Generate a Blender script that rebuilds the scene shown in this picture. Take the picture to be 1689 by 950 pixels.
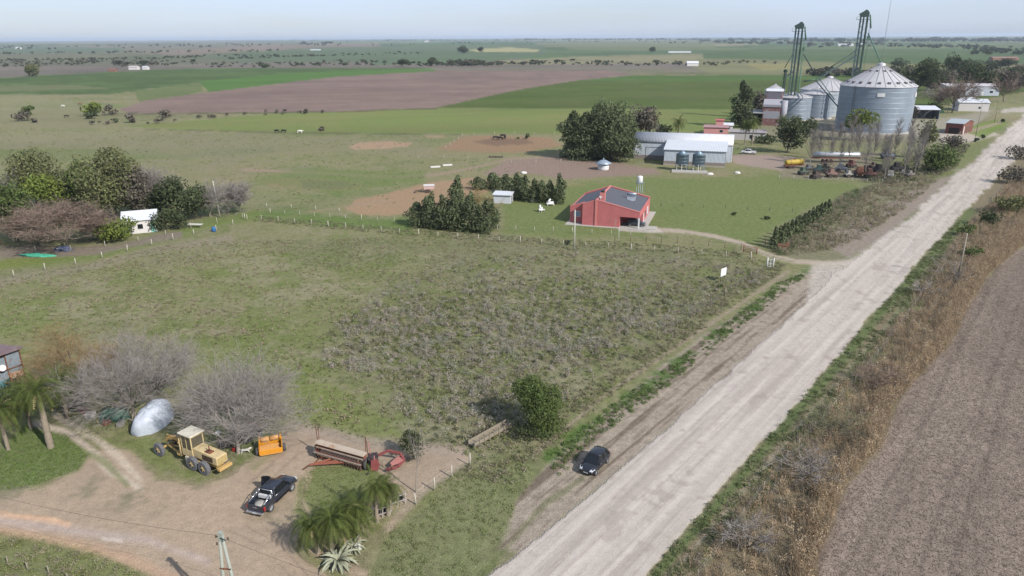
import bpy, bmesh, math, random
import numpy as np
from mathutils import Vector, Matrix, Euler
R=math.radians
random.seed(7); rng=np.random.default_rng(7)
S=bpy.context.scene
for o in list(bpy.data.objects): bpy.data.objects.remove(o)
COL=S.collection

# ------------------------------------------------ camera, sky, sun, exposure
H=40.0; FP=1180.0; CX=844.5; CY=475.0
TH=math.atan((475-61.5)/FP); ROLL=math.atan(9/1689.)
cd=bpy.data.cameras.new('camera'); cam=bpy.data.objects.new('camera',cd); COL.objects.link(cam); S.camera=cam
cd.sensor_width=36; cd.lens=FP/1689*36; cd.clip_start=0.5; cd.clip_end=90000
_X=Vector((1,0,0)); _U=Vector((0,math.sin(TH),math.cos(TH))); _F=Vector((0,math.cos(TH),-math.sin(TH)))
_c,_s=math.cos(ROLL),math.sin(ROLL)
_r=_c*_X-_s*_U; _u=_s*_X+_c*_U
cam.matrix_world=Matrix(((_r.x,_u.x,-_F.x,0),(_r.y,_u.y,-_F.y,0),(_r.z,_u.z,-_F.z,H),(0,0,0,1)))

SUN_AZ=-43.0; SUN_EL=37.0            # math angle of the direction to the sun from +X
W=bpy.data.worlds.new('World'); S.world=W; W.use_nodes=True
nt=W.node_tree; nt.nodes.clear()
sky=nt.nodes.new('ShaderNodeTexSky'); sky.sky_type='NISHITA'; sky.sun_disc=False
sky.sun_elevation=R(SUN_EL); sky.sun_rotation=R(90-SUN_AZ)
sky.air_density=1.0; sky.dust_density=0.8; sky.ozone_density=2.0; sky.altitude=100
bg=nt.nodes.new('ShaderNodeBackground'); bg.inputs[1].default_value=0.075
wo=nt.nodes.new('ShaderNodeOutputWorld')
# thin high cloud veil over the clear sky
tc=nt.nodes.new('ShaderNodeTexCoord'); mp=nt.nodes.new('ShaderNodeMapping'); mp.inputs['Scale'].default_value=(1.2,1.2,9)
nz=nt.nodes.new('ShaderNodeTexNoise'); nz.inputs['Scale'].default_value=1.6; nz.inputs['Detail'].default_value=5
rp=nt.nodes.new('ShaderNodeMapRange'); rp.inputs[1].default_value=0.38; rp.inputs[2].default_value=0.75
rp.inputs[3].default_value=0.5; rp.inputs[4].default_value=0.85
mx=nt.nodes.new('ShaderNodeMixRGB'); mx.inputs[2].default_value=(6.7,8.0,10.5,1)
nt.links.new(tc.outputs['Generated'],mp.inputs[0]); nt.links.new(mp.outputs[0],nz.inputs['Vector'])
nt.links.new(nz.outputs[0],rp.inputs[0]); nt.links.new(rp.outputs[0],mx.inputs[0])
nt.links.new(sky.outputs[0],mx.inputs[1]); nt.links.new(mx.outputs[0],bg.inputs[0]); nt.links.new(bg.outputs[0],wo.inputs[0])

sl=bpy.data.lights.new('sun','SUN'); sl.energy=4.6; sl.angle=R(0.5); sl.color=(1,0.95,0.88)
so=bpy.data.objects.new('sun',sl); COL.objects.link(so)
_d=Vector((math.cos(R(SUN_AZ))*math.cos(R(SUN_EL)),math.sin(R(SUN_AZ))*math.cos(R(SUN_EL)),math.sin(R(SUN_EL))))
so.rotation_euler=_d.to_track_quat('Z','Y').to_euler(); so.location=(60,-60,120)
S.view_settings.view_transform='Standard'; S.view_settings.look='None'
S.view_settings.exposure=0.50; S.view_settings.gamma=1.0; S.view_settings.use_curve_mapping=False
S.render.engine='CYCLES'
S.cycles.max_bounces=5; S.cycles.diffuse_bounces=2; S.cycles.glossy_bounces=2; S.cycles.transmission_bounces=3
S.cycles.transparent_max_bounces=4; S.cycles.volume_bounces=0

# ------------------------------------------------ photo pixel -> place on the ground
def ray(px,py):
    x=px-CX; y=-(py-CY)
    x2=_c*x+_s*y; y2=-_s*x+_c*y
    return np.array([x2, FP*math.cos(TH)+y2*math.sin(TH), -FP*math.sin(TH)+y2*math.cos(TH)])
def G(px,py,z=0.0):
    d=ray(px,py); t=(H-z)/-d[2]; return Vector((d[0]*t,d[1]*t,z))
def HT(bx,by,tx,ty):
    """height of a thing standing at pixel (bx,by) whose top is seen at (tx,ty)"""
    b=G(bx,by); D=math.hypot(b.x,b.y); d=ray(tx,ty); return H+d[2]*D/math.hypot(d[0],d[1])
def HTW(x,y,tx,ty):
    D=math.hypot(x,y); d=ray(tx,ty); return H+d[2]*D/math.hypot(d[0],d[1])
def mpp(px,py):
    """metres per photo pixel, across, at that ground place"""
    p=G(px,py); return (p.y*math.cos(TH)+H*math.sin(TH))/FP
def to_px(X,Y,Z=0.0):
    dx=X; dz=Z-H
    x2=dx; y2=Y*math.sin(TH)+dz*math.cos(TH); w=Y*math.cos(TH)-dz*math.sin(TH)
    w=np.where(w<1,1,w); x2=x2/w*FP; y2=y2/w*FP
    x=_c*x2-_s*y2; y=_s*x2+_c*y2
    return x+CX, CY-y

K=0.64
def C(r,g,b):
    """surface colour picked from the photograph -> reflectance"""
    def l(v):
        v/=255.; return v/12.92 if v<=.04045 else ((v+.055)/1.055)**2.4
    return np.array([min(.85,l(r)*K),min(.85,l(g)*K),min(.85,l(b)*K)])

# ------------------------------------------------ materials
_M={}
def mat(name,col,rough=.8,metal=0.,var=.18,scale=3.,bump=.0,tint=False,col2=None,thr=.55,transl=0.,spec=.3,coat=0.,wave=None):
    if name in _M: return _M[name]
    m=bpy.data.materials.new(name); m.use_nodes=True; n=m.node_tree.nodes; L=m.node_tree.links
    b=n['Principled BSDF']; b.inputs['Roughness'].default_value=rough; b.inputs['Metallic'].default_value=metal
    b.inputs['Specular IOR Level'].default_value=spec
    if coat: b.inputs['Coat Weight'].default_value=coat; b.inputs['Coat Roughness'].default_value=.08
    geo=n.new('ShaderNodeTexCoord')
    nz=n.new('ShaderNodeTexNoise'); nz.inputs['Scale'].default_value=scale; nz.inputs['Detail'].default_value=6; nz.inputs['Roughness'].default_value=.62
    L.new(geo.outputs['Object'],nz.inputs['Vector'])
    cr=n.new('ShaderNodeMapRange'); cr.inputs[1].default_value=.25; cr.inputs[2].default_value=.75
    cr.inputs[3].default_value=1-var; cr.inputs[4].default_value=1+var; L.new(nz.outputs[0],cr.inputs[0])
    mul=n.new('ShaderNodeVectorMath'); mul.operation='SCALE'; L.new(cr.outputs[0],mul.inputs['Scale'])
    c=n.new('ShaderNodeRGB'); c.outputs[0].default_value=(*[float(v) for v in col],1)
    src=c.outputs[0]
    if tint:
        a=n.new('ShaderNodeAttribute'); a.attribute_name='tint'
        t=n.new('ShaderNodeVectorMath'); t.operation='MULTIPLY'; L.new(src,t.inputs[0]); L.new(a.outputs['Color'],t.inputs[1]); src=t.outputs[0]
    if col2 is not None:
        n2=n.new('ShaderNodeTexNoise'); n2.inputs['Scale'].default_value=scale*.6; n2.inputs['Detail'].default_value=9; n2.inputs['Roughness'].default_value=.7
        L.new(geo.outputs['Object'],n2.inputs['Vector'])
        r2=n.new('ShaderNodeMapRange'); r2.inputs[1].default_value=thr-.05; r2.inputs[2].default_value=thr+.07; L.new(n2.outputs[0],r2.inputs[0])
        mm=n.new('ShaderNodeMixRGB'); mm.inputs[2].default_value=(*[float(v) for v in col2],1); L.new(r2.outputs[0],mm.inputs[0]); L.new(src,mm.inputs[1]); src=mm.outputs[0]
    L.new(src,mul.inputs[0]); L.new(mul.outputs[0],b.inputs['Base Color'])
    if wave:       # corrugated sheet: axis, spacing
        ax,sp,st=wave
        wv=n.new('ShaderNodeTexWave'); wv.bands_direction=ax; wv.inputs['Scale'].default_value=.314/sp*1.0; wv.inputs['Distortion'].default_value=0
        L.new(geo.outputs['Object'],wv.inputs['Vector'])
        bp=n.new('ShaderNodeBump'); bp.inputs['Strength'].default_value=st; bp.inputs['Distance'].default_value=sp*.3
        L.new(wv.outputs['Fac'],bp.inputs['Height']); L.new(bp.outputs[0],b.inputs['Normal'])
    elif bump:
        bp=n.new('ShaderNodeBump'); bp.inputs['Strength'].default_value=bump; bp.inputs['Distance'].default_value=.05
        L.new(nz.outputs[0],bp.inputs['Height']); L.new(bp.outputs[0],b.inputs['Normal'])
    if transl:
        tr=n.new('ShaderNodeBsdfTranslucent'); L.new(mul.outputs[0],tr.inputs[0])
        ms=n.new('ShaderNodeMixShader'); ms.inputs[0].default_value=transl
        L.new(b.outputs[0],ms.inputs[1]); L.new(tr.outputs[0],ms.inputs[2]); L.new(ms.outputs[0],n['Material Output'].inputs[0])
    _M[name]=m; return m

# ------------------------------------------------ objects
def tag(o,label=None,cat=None,group=None,kind=None):
    if label: o['label']=label
    if cat: o['category']=cat
    if group: o['group']=group
    if kind: o['kind']=kind
    return o
def thing(name,label,cat,loc=(0,0,0),yaw=0.,group=None):
    o=bpy.data.objects.new(name,None); COL.objects.link(o); o.location=loc; o.rotation_euler=(0,0,yaw)
    o.empty_display_size=.3
    return tag(o,label,cat,group)
def link(o,parent=None):
    COL.objects.link(o)
    if parent is not None: o.parent=parent
    return o
def npmesh(name,V,F,m,tint=None,smooth=False):
    """V (n,3); F array (m,k) or list of such; tint (n,3) per vertex"""
    me=bpy.data.meshes.new(name); V=np.asarray(V,dtype=np.float32)
    if not isinstance(F,list): F=[F]
    F=[np.asarray(f,dtype=np.int32) for f in F if len(f)]
    me.vertices.add(len(V)); me.vertices.foreach_set('co',V.ravel())
    lt=np.concatenate([np.full(len(f),f.shape[1],dtype=np.int32) for f in F]); ll=np.concatenate([f.ravel() for f in F])
    me.loops.add(len(ll)); me.loops.foreach_set('vertex_index',ll)
    me.polygons.add(len(lt)); st=np.concatenate([[0],np.cumsum(lt)[:-1]]).astype(np.int32)
    me.polygons.foreach_set('loop_start',st); me.polygons.foreach_set('loop_total',lt)
    if smooth: me.polygons.foreach_set('use_smooth',np.ones(len(lt),dtype=bool))
    me.update(calc_edges=True)
    if tint is not None:
        a=me.color_attributes.new('tint','FLOAT_COLOR','POINT'); t=np.ones((len(V),4),dtype=np.float32); t[:,:3]=tint
        a.data.foreach_set('color',t.ravel())
    for mm in (m if isinstance(m,(list,tuple)) else [m]): me.materials.append(mm)
    return me
def npobj(name,V,F,m,parent=None,tint=None,smooth=False):
    return link(bpy.data.objects.new(name,npmesh(name,V,F,m,tint,smooth)),parent)

class MB:
    """collects shapes into one mesh"""
    def __init__(s): s.v=[]; s.f=[]; s.mi=[]; s.sm=[]
    def add(s,v,f,mi=0,sm=False):
        o=len(s.v); s.v+= [tuple(p) for p in v]; s.f+=[tuple(i+o for i in q) for q in f]; s.mi+=[mi]*len(f); s.sm+=[sm]*len(f); return s
    def box(s,x0,x1,y0,y1,z0,z1,mi=0,M=None):
        v=[Vector((x,y,z)) for z in (z0,z1) for y in (y0,y1) for x in (x0,x1)]
        if M is not None: v=[M@p for p in v]
        return s.add(v,[(0,2,3,1),(4,5,7,6),(0,1,5,4),(2,6,7,3),(0,4,6,2),(1,3,7,5)],mi)
    def bar(s,a,b,w,h=None,mi=0):
        """rectangular bar from a to b"""
        a=Vector(a); b=Vector(b); h=w if h is None else h; d=(b-a).normalized()
        up=Vector((0,0,1)) if abs(d.z)<.95 else Vector((1,0,0)); sx=d.cross(up).normalized(); sy=sx.cross(d).normalized()
        v=[p+sx*i*w/2+sy*j*h/2 for p in (a,b) for i,j in ((-1,-1),(1,-1),(1,1),(-1,1))]
        return s.add(v,[(3,2,1,0),(4,5,6,7),(0,1,5,4),(1,2,6,5),(2,3,7,6),(3,0,4,7)],mi)
    def cyl(s,a,b,r0,r1=None,n=10,mi=0,cap=True,sm=True):
        a=Vector(a); b=Vector(b); r1=r0 if r1 is None else r1; d=(b-a).normalized()
        up=Vector((0,0,1)) if abs(d.z)<.95 else Vector((1,0,0)); sx=d.cross(up).normalized(); sy=sx.cross(d).normalized()
        v=[p+(sx*math.cos(t)+sy*math.sin(t))*r for p,r in ((a,r0),(b,r1)) for t in [2*math.pi*i/n for i in range(n)]]
        f=[(i,(i+1)%n,n+(i+1)%n,n+i) for i in range(n)]; s.add(v,f,mi,sm)
        if cap:
            if r0>1e-4: s.add(v[:n],[tuple(range(n))[::-1]],mi)
            if r1>1e-4: s.add(v[n:],[tuple(range(n))],mi)
        return s
    def lathe(s,prof,n=24,mi=0,c=(0,0),sm=True):
        v=[(c[0]+r*math.cos(2*math.pi*i/n),c[1]+r*math.sin(2*math.pi*i/n),z) for r,z in prof for i in range(n)]
        f=[(k*n+i,k*n+(i+1)%n,(k+1)*n+(i+1)%n,(k+1)*n+i) for k in range(len(prof)-1) for i in range(n)]
        return s.add(v,f,mi,sm)
    def prism(s,poly,y0,y1,axis='y',mi=0):
        """poly of (u,w) extruded along axis"""
        n=len(poly)
        def P(u,w,t): return {'y':(u,t,w),'x':(t,u,w),'z':(u,w,t)}[axis]
        v=[P(u,w,t) for t in (y0,y1) for u,w in poly]
        f=[tuple(range(n)),tuple(range(n,2*n))[::-1]]+[(i,n+i,n+(i+1)%n,(i+1)%n) for i in range(n)]
        return s.add(v,f,mi)
    def tube(s,pts,r,n=5,mi=0):
        for a,b in zip(pts[:-1],pts[1:]): s.cyl(a,b,r,r,n,mi,cap=False)
        return s
    def loft(s,rings,mi=0,sm=True,cap=True):
        n=len(rings[0]); v=[p for r in rings for p in r]
        f=[(k*n+i,k*n+(i+1)%n,(k+1)*n+(i+1)%n,(k+1)*n+i) for k in range(len(rings)-1) for i in range(n)]
        s.add(v,f,mi,sm)
        if cap: s.add(rings[0],[tuple(range(n))[::-1]],mi); s.add(rings[-1],[tuple(range(n))],mi)
        return s
    def build(s,name,m,parent=None,bevel=0.,loc=None):
        me=bpy.data.meshes.new(name); me.from_pydata(s.v,[],s.f)
        for mm in (m if isinstance(m,(list,tuple)) else [m]): me.materials.append(mm)
        me.polygons.foreach_set('material_index',s.mi); me.polygons.foreach_set('use_smooth',s.sm); me.update()
        bm=bmesh.new(); bm.from_mesh(me); bmesh.ops.remove_doubles(bm,verts=bm.verts,dist=1e-4); bmesh.ops.recalc_face_normals(bm,faces=bm.faces)
        if bevel:
            ed=[e for e in bm.edges if len(e.link_faces)==2 and e.calc_face_angle(0)>.6]
            try: bmesh.ops.bevel(bm,geom=ed,offset=bevel,segments=1,affect='EDGES',clamp_overlap=True)
            except Exception: pass
        bm.to_mesh(me); bm.free()
        o=bpy.data.objects.new(name,me); link(o,parent)
        if loc is not None: o.location=loc
        return o
def dup(root,loc=None,yaw=None,scale=None,label=None,group=None):
    r=root.copy(); COL.objects.link(r)
    if loc is not None: r.location=loc
    if yaw is not None: r.rotation_euler=(0,0,yaw)
    if scale is not None: r.scale=scale
    if label: r['label']=label
    if group: r['group']=group
    for ch in root.children:
        c=ch.copy(); COL.objects.link(c); c.parent=r
        for g in ch.children:
            d=g.copy(); COL.objects.link(d); d.parent=c
    return r

# ------------------------------------------------ smooth noise in metres
def _h(ix,iy,s):
    n=(ix.astype(np.int64)*374761393+iy.astype(np.int64)*668265263+s*1442695041)&0xffffffff
    n=((n^(n>>13))*1274126177)&0xffffffff; n=n^(n>>16); return (n&0xffffff)/float(0xffffff)
def vn(x,y,s=0):
    x0=np.floor(x); y0=np.floor(y); fx=x-x0; fy=y-y0; fx=fx*fx*(3-2*fx); fy=fy*fy*(3-2*fy)
    a=_h(x0,y0,s); b=_h(x0+1,y0,s); c=_h(x0,y0+1,s); d=_h(x0+1,y0+1,s)
    return (a*(1-fx)+b*fx)*(1-fy)+(c*(1-fx)+d*fx)*fy
def fbm(x,y,sc,s=0,o=4):
    t=0; a=1; w=0; x=x/sc; y=y/sc
    for k in range(o): t=t+a*vn(x,y,s+k*17); w+=a; a*=.55; x=x*2.03+5.1; y=y*2.03+1.7
    return t/w
def sdf(px,py,poly):
    """signed distance (positive inside) to polygon"""
    P=np.array(poly,float); n=len(P); d=np.full(px.shape,1e18); ins=np.zeros(px.shape,bool)
    for i in range(n):
        a=P[i]; b=P[(i+1)%n]; e=b-a; wx=px-a[0]; wy=py-a[1]
        t=np.clip((wx*e[0]+wy*e[1])/(e@e+1e-9),0,1); d=np.minimum(d,(wx-e[0]*t)**2+(wy-e[1]*t)**2)
        c=((a[1]>py)!=(b[1]>py))
        if e[1]!=0: ins^=c&(px<a[0]+(py-a[1])*e[0]/e[1])
    d=np.sqrt(d); return np.where(ins,d,-d)
def ldist(px,py,pts):
    P=np.array(pts,float); d=np.full(px.shape,1e18)
    for a,b in zip(P[:-1],P[1:]):
        e=b-a; wx=px-a[0]; wy=py-a[1]; t=np.clip((wx*e[0]+wy*e[1])/(e@e+1e-9),0,1)
        d=np.minimum(d,(wx-e[0]*t)**2+(wy-e[1]*t)**2)
    return np.sqrt(d)
def sst(x,a,b):
    t=np.clip((x-a)/(b-a),0,1); return t*t*(3-2*t)
# ================================================ GROUND
def W2(pts): return [tuple(G(x,y))[:2] for x,y in pts]
ROAD=[(700,1020),(808,950),(989,800),(1119,690),(1229,594),(1334,497),(1377,454),(1434,407),(1503,356),(1573,290),(1611,262),(1642,233),(1689,189),(1760,140),(1775,150),(1730,208),(1689,247),(1655,281),(1620,318),(1576,366),(1532,410),(1484,470),(1450,505),(1384,582),(1283,700),(1205,786),(1100,908),(1065,950),(1005,1020)]
YARD=[(-60,818),(0,812),(70,800),(130,772),(150,745),(215,745),(262,785),(330,800),(395,775),(440,745),(470,712),(500,705),(620,735),(760,742),(770,760),(700,800),(640,850),(600,880),(560,905),(520,875),(500,830),(505,780),(490,790),(480,900),(540,950),(620,1020),(330,1020),(250,952),(150,905),(0,868),(-60,860)]
STUB=[(1330,1010),(1340,950),(1351,905),(1389,814),(1449,745),(1480,657),(1505,630),(1561,578),(1592,516),(1627,457),(1689,405),(1800,310),(2600,340),(2600,1020)]
SCRUB=[(515,590),(560,520),(640,465),(760,430),(900,412),(1080,420),(1240,440),(1280,455),(1180,510),(1060,580),(950,655),(880,735),(800,760),(730,740),(660,690),(640,640),(540,610)]
DRIVE=[(1075,378),(1120,381),(1180,390),(1225,402),(1265,420),(1310,431),(1360,434),(1400,433)]
def grid():
    ys=[1040-i*1.95 for i in range(499)]
    ys=[y for y in ys if y>68]+list(np.linspace(67.5,63.2,12))
    rr=[]
    for y in ys:
        d=ray(CX,y); rr.append(-H/d[2]*math.hypot(d[0],d[1]))
    rr.append(34000.)
    rr=np.array(rr); aa=np.radians(np.linspace(-47,47,900))
    Rg,A=np.meshgrid(rr,aa,indexing='ij')
    return Rg*np.sin(A),Rg*np.cos(A),rr,aa
GX,GY,_rr,_aa=grid(); NR,NA=GX.shape
X=GX.ravel(); Y=GY.ravel(); PX,PY=to_px(X,Y); RAD=np.hypot(X,Y)
n1=fbm(X,Y,1.2,1); n3=fbm(X,Y,4,2); n8=fbm(X,Y,11,3); n30=fbm(X,Y,34,4); n120=fbm(X,Y,140,5); nf=fbm(X,Y,.45,6,3)
def mixc(b,c,m): return b*(1-m[:,None])+np.asarray(c)[None,:]*m[:,None]
OLIVE=C(135,135,95); DRY=C(141,134,111); LUSH=C(118,131,70); DARKG=C(106,115,70); DIRT=C(166,149,133); MAUVE=C(137,126,119); TAN=C(172,146,120); ROADC=C(201,191,180); LAWN=C(114,128,74)
base=np.tile(OLIVE,(len(X),1))
base=mixc(base,DRY,sst(n8*.5+n30*.5,.47,.66)*.75)
base=mixc(base,LUSH,sst(n3*.35+n30*.65+ (n120-.5)*.3,.50,.66)*.45)
base=mixc(base,DARKG,sst(n1*.5+n3*.5,.5,.72)*.6)
base=mixc(base,C(150,140,118),sst(1-n1*.6-n8*.4,.5,.66)*.45)
cls=np.zeros(len(X),dtype=np.int32); NAMES=['ground']; ROUGH=np.full(len(X),1.0)
def wig(amp): return ((n3-.5)*1.2+(n8-.5)*1.2+(n1-.5)*.6)*amp
def paint(poly,col,f=3.,amp=6.,s=1.,name=None,var=None,tex=None):
    d=sdf(PX,PY,poly)+wig(amp); m=sst(d,-f,f)
    if tex is not None: m=m*tex
    c=np.asarray(col)
    global base
    if var is not None:
        cc=np.tile(c,(len(X),1)); cc=mixc(cc,var,sst(n8*.4+n30*.6,.42,.62)); base=base*(1-(m*s)[:,None])+cc*(m*s)[:,None]
    else: base=mixc(base,c,m*s)
    if name:
        NAMES.append(name); cls[m>.5]=len(NAMES)-1
    return m
def line(pts,col,w,f=2.,amp=3.,s=1.,name=None,tex=None):
    d=w-ldist(PX,PY,pts)+wig(amp); m=sst(d,-f,f)
    if tex is not None: m=m*tex
    global base
    base=mixc(base,col,m*s)
    if name: NAMES.append(name); cls[m>.5]=len(NAMES)-1
    return m
# far patchwork of fields: warped jittered blocks, one crop colour each
far=sst(RAD,700,1100)
bx=X+ (fbm(X,Y,900,40,2)-.5)*500+Y*.25; by=Y+(fbm(X,Y,900,41,2)-.5)*500-X*.18
sx=np.where(by>5000,2400,1100.); sy=np.where(by>5000,1400,520.)
cx_=np.floor(bx/sx+.5*np.mod(np.floor(by/sy),2)); cy_=np.floor(by/sy)
hid=_h(cx_,cy_,77)
pal=np.array([C(94,114,76),C(122,114,104),C(100,120,70),C(132,130,98),C(88,106,74),C(112,124,84),C(126,120,100),C(84,104,66),C(140,134,104),C(106,112,84)])
base=base*(1-far[:,None])+pal[(hid*9.99).astype(int)]*far[:,None]*(0.86+.28*n120)[:,None]
for sc_,ss_,am_ in ((60,61,.22),(9,62,.10)):
    base=base*(1+((fbm(X/3,Y,sc_,ss_,4)-.5)*am_*2*sst(RAD,250,500))[:,None])
base=mixc(base,C(148,138,108),sst(fbm(X/2.2,Y,24,44,3),.52,.68)*sst(RAD,130,220)*(1-far)*.55)
base=mixc(base,C(104,122,72),sst(fbm(X/2.0,Y,30,45,3),.55,.7)*sst(RAD,130,220)*(1-far)*.5)
# hedge / scrub darkening along the creek in the middle distance: darker weed ground
band=lambda pts,w,col,s: line(pts,col,w,f=w*.6,amp=w*.8,s=s)
FAR=1.2
paint([(0,78),(200,74),(460,71),(500,76),(300,84),(200,90),(0,92)],C(126,122,104),1.,1.,.8)
paint([(0,90),(330,86),(420,92),(380,106),(200,108),(0,108)],C(110,112,90),1.,1.5,.8)
paint([(0,76),(90,77),(200,80),(210,84),(60,88),(0,88)],C(96,116,88),1.,1.,.8)
paint([(220,88),(420,75),(620,70),(630,76),(440,84),(300,91)],C(142,125,112),.8,1.,.8)
paint([(330,92),(520,78),(900,74),(900,92),(700,102),(400,104)],C(100,114,88),.8,1.,.85)
paint([(770,82),(840,78),(890,82),(885,86),(790,86)],C(172,166,120),.8,.6,.95)
paint([(905,66),(1180,66),(1180,80),(1060,84),(940,82)],C(120,126,92),.8,.8,.8)
paint([(810,101),(960,93),(1180,88),(1180,96),(1150,104),(900,106),(815,106)],C(142,138,106),.8,1.,.9)
paint([(620,100),(780,93),(900,91),(810,101),(700,106),(610,108)],C(98,116,84),.8,1.,.9)
paint([(1160,84),(1300,80),(1560,80),(1660,92),(1689,98),(1700,106),(1440,106),(1240,98),(1160,97)],C(90,108,70),.8,.8,1.,'crop_field')
paint([(1150,97),(1260,98),(1440,105),(1560,107),(1520,122),(1300,124),(1180,124),(1140,110)],C(128,128,92),1.,1.,.9)
paint([(1230,106),(1300,104),(1340,112),(1260,116)],C(156,146,98),.8,1.,.6)
# nearer fields
FN=C(84,102,60)
paint([(-300,134),(0,128),(130,121),(300,113),(520,112),(710,112),(720,117),(560,124),(345,152),(330,136),(250,146),(180,156),(0,156),(-300,160)],FN,1.,1.5,1.,'crop_field',var=C(92,112,66))
paint([(-200,140),(120,140),(180,146),(60,150),(-200,152)],C(126,126,92),1.,2,.6)
paint([(328,134),(470,121),(560,116),(712,114),(722,118),(560,126),(345,152)],C(90,122,60),.8,.6,1.,'crop_field')
paint([(222,150),(330,137),(335,150),(300,158),(230,168),(225,160)],C(104,118,72),1.,1.5,.8)
paint([(195,180),(240,166),(345,152),(560,126),(720,117),(1000,116),(1045,123),(945,134),(850,150),(720,178),(560,184),(210,187)],C(140,120,110),.9,1.2,1.,'ploughed_field',var=C(132,114,106))
paint([(718,178),(850,149),(942,134),(1050,124),(1250,124),(1700,124),(1700,150),(1520,180),(1300,182)],C(86,102,50),.9,.8,1.,'crop_field',var=C(94,104,58))
paint([(950,133),(1050,124),(1420,124),(1420,130),(1100,134)],C(88,114,60),1.,1.,.8)
paint([(205,208),(400,192),(560,184),(720,178),(1300,181),(1300,214),(1000,221),(760,221),(500,219),(300,215)],C(120,132,76),1.,1.4,1.,'pasture',var=C(126,130,80))
line([(195,188),(420,186),(560,184),(720,179)],C(92,88,66),1.0,.8,1.,.8)
line([(240,213),(480,219),(760,222)],C(96,96,72),.9,.8,1.2,.7)
paint([(-200,160),(60,156),(210,186),(200,210),(100,215),(0,205),(-200,210)],C(142,138,106),4.,6.,.55)
paint([(-200,222),(200,215),(470,225),(700,236),(720,262),(560,250),(300,262),(100,240),(-200,250)],C(140,134,108),6.,9.,.45)
# corral soils and tracks
paint([(575,242),(592,235),(640,233),(680,236),(672,241),(635,246),(585,248)],TAN,1.2,2.5,.95)
paint([(700,224),(730,222),(735,226),(706,228)],TAN,1,1,.6)
paint([(720,246),(760,226),(820,224),(910,226),(925,240),(870,252),(790,252)],C(156,128,102),1.5,3,.9)
paint([(780,234),(810,228),(870,229),(880,236),(820,240)],C(112,92,80),1.5,3,.6)
paint([(428,299),(470,294),(530,295),(600,303),(592,312),(520,315),(450,309)],C(158,136,112),2,3,.8)
paint([(495,297),(560,298),(590,305),(560,312),(500,311)],C(128,112,106),2,3,.8)
paint([(560,347),(590,330),(640,318),(700,303),(760,294),(820,298),(800,320),(730,335),(690,352),(640,357),(590,354)],C(164,138,110),1.5,5,1.,'bare_soil')
paint([(800,286),(840,262),(900,258),(1000,266),(1080,277),(1090,290),(1010,291),(930,296),(860,283),(830,292)],C(150,130,118),2,4,.95)
paint([(930,302),(965,302),(972,308),(935,308)],C(168,146,120),1.5,1.5,.8)
line([(400,280),(520,285),(650,292),(720,288),(790,275),(840,262),(920,258)],C(158,140,120),2.2,1.5,1.5,.9)
line([(640,330),(560,342),(500,352),(440,368)],C(160,140,116),1.8,1.5,2,.8)
# lawns and lusher grass
paint([(830,320),(950,300),(1090,290),(1300,290),(1450,310),(1320,350),(1240,400),(1090,380),(1040,392),(830,386)],LAWN,6,10,.75)
paint([(420,352),(520,350),(600,360),(680,362),(680,385),(520,372),(420,362)],C(100,124,60),4,6,.7)
paint([(400,300),(560,320),(700,300),(700,285),(520,275),(440,288)],C(106,126,66),6,8,.6)
line([(-40,440),(60,430),(160,420),(240,398),(340,370),(420,356)],C(114,130,66),8,6,5,.8)
line([(-60,480),(60,455),(150,440),(230,418),(300,405),(380,392)],C(150,140,122),5,5,4,.65)
paint([(-50,500),(60,490),(110,510),(90,540),(0,550),(-50,545)],C(120,133,74),10,14,.6)
paint([(300,590),(420,560),(520,600),(560,650),(660,720),(600,725),(480,700),(480,640)],C(124,136,72),14,16,.55)
paint([(330,440),(470,430),(520,460),(440,500),(320,490)],C(120,129,76),14,16,.4)
paint([(200,640),(300,580),(480,500),(560,470),(600,500),(520,600),(480,640)],C(120,128,78),16,18,.35)
# rough scrubby paddock
paint(SCRUB,C(124,123,94),22,26,.55,var=C(140,134,112))
paint([(440,400),(800,395),(1200,420),(1240,436),(900,412),(640,440),(500,440)],C(118,120,88),8,10,.5)
# yard, left farm
paint([(0,406),(60,404),(110,408),(200,402),(260,385),(300,380),(300,392),(240,402),(160,420),(60,424),(0,428)],C(140,126,116),3,5,.85)
paint([(-50,440),(20,425),(90,418),(60,432),(0,446)],C(126,132,70),4,4,.5)
# silo yard
paint([(1205,258),(1240,254),(1310,258),(1320,268),(1290,282),(1245,275),(1215,270)],C(160,143,132),2,3,1.,'dirt_yard')
paint([(1290,262),(1400,250),(1560,250),(1580,270),(1500,300),(1400,296),(1290,292)],C(140,130,112),3,6,.8)
paint([(1250,205),(1390,205),(1500,215),(1570,222),(1560,240),(1420,232),(1240,222)],C(138,132,112),3,5,.8)
paint([(1260,195),(1400,190),(1560,195),(1640,180),(1600,215),(1560,226),(1400,226)],C(168,160,150),2,3,.6)
paint([(1550,222),(1620,214),(1650,222),(1600,236),(1555,240)],C(196,184,172),1.2,1,.8)
line([(1585,280),(1520,278),(1500,279)],C(196,184,170),1.5,1.2,1,.8)
paint([(1655,180),(1689,176),(1720,174),(1720,184),(1650,186)],C(196,186,178),1,1,.8)
paint([(1578,214),(1640,198),(1665,202),(1622,228)],C(116,134,64),1.,1,.9)
line([(1588,220),(1650,202)],C(165,146,130),2.5,1,1,.8)
# verges
vm=paint([(820,905),(850,830),(905,762),(1000,680),(1130,575),(1240,500),(1330,444),(1400,440),(1420,446),(1334,500),(1229,597),(1119,693),(989,803),(860,912)],C(172,158,143),5,8,.95)
paint([(600,960),(640,880),(760,790),(880,750),(905,762),(850,830),(830,900),(808,950),(760,1020),(600,1020)],C(126,130,92),8,10,.8)
line([(790,960),(850,885),(900,830),(960,790)],C(104,112,70),5,5,4,.6)
rdx,rdy=None,None
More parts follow.
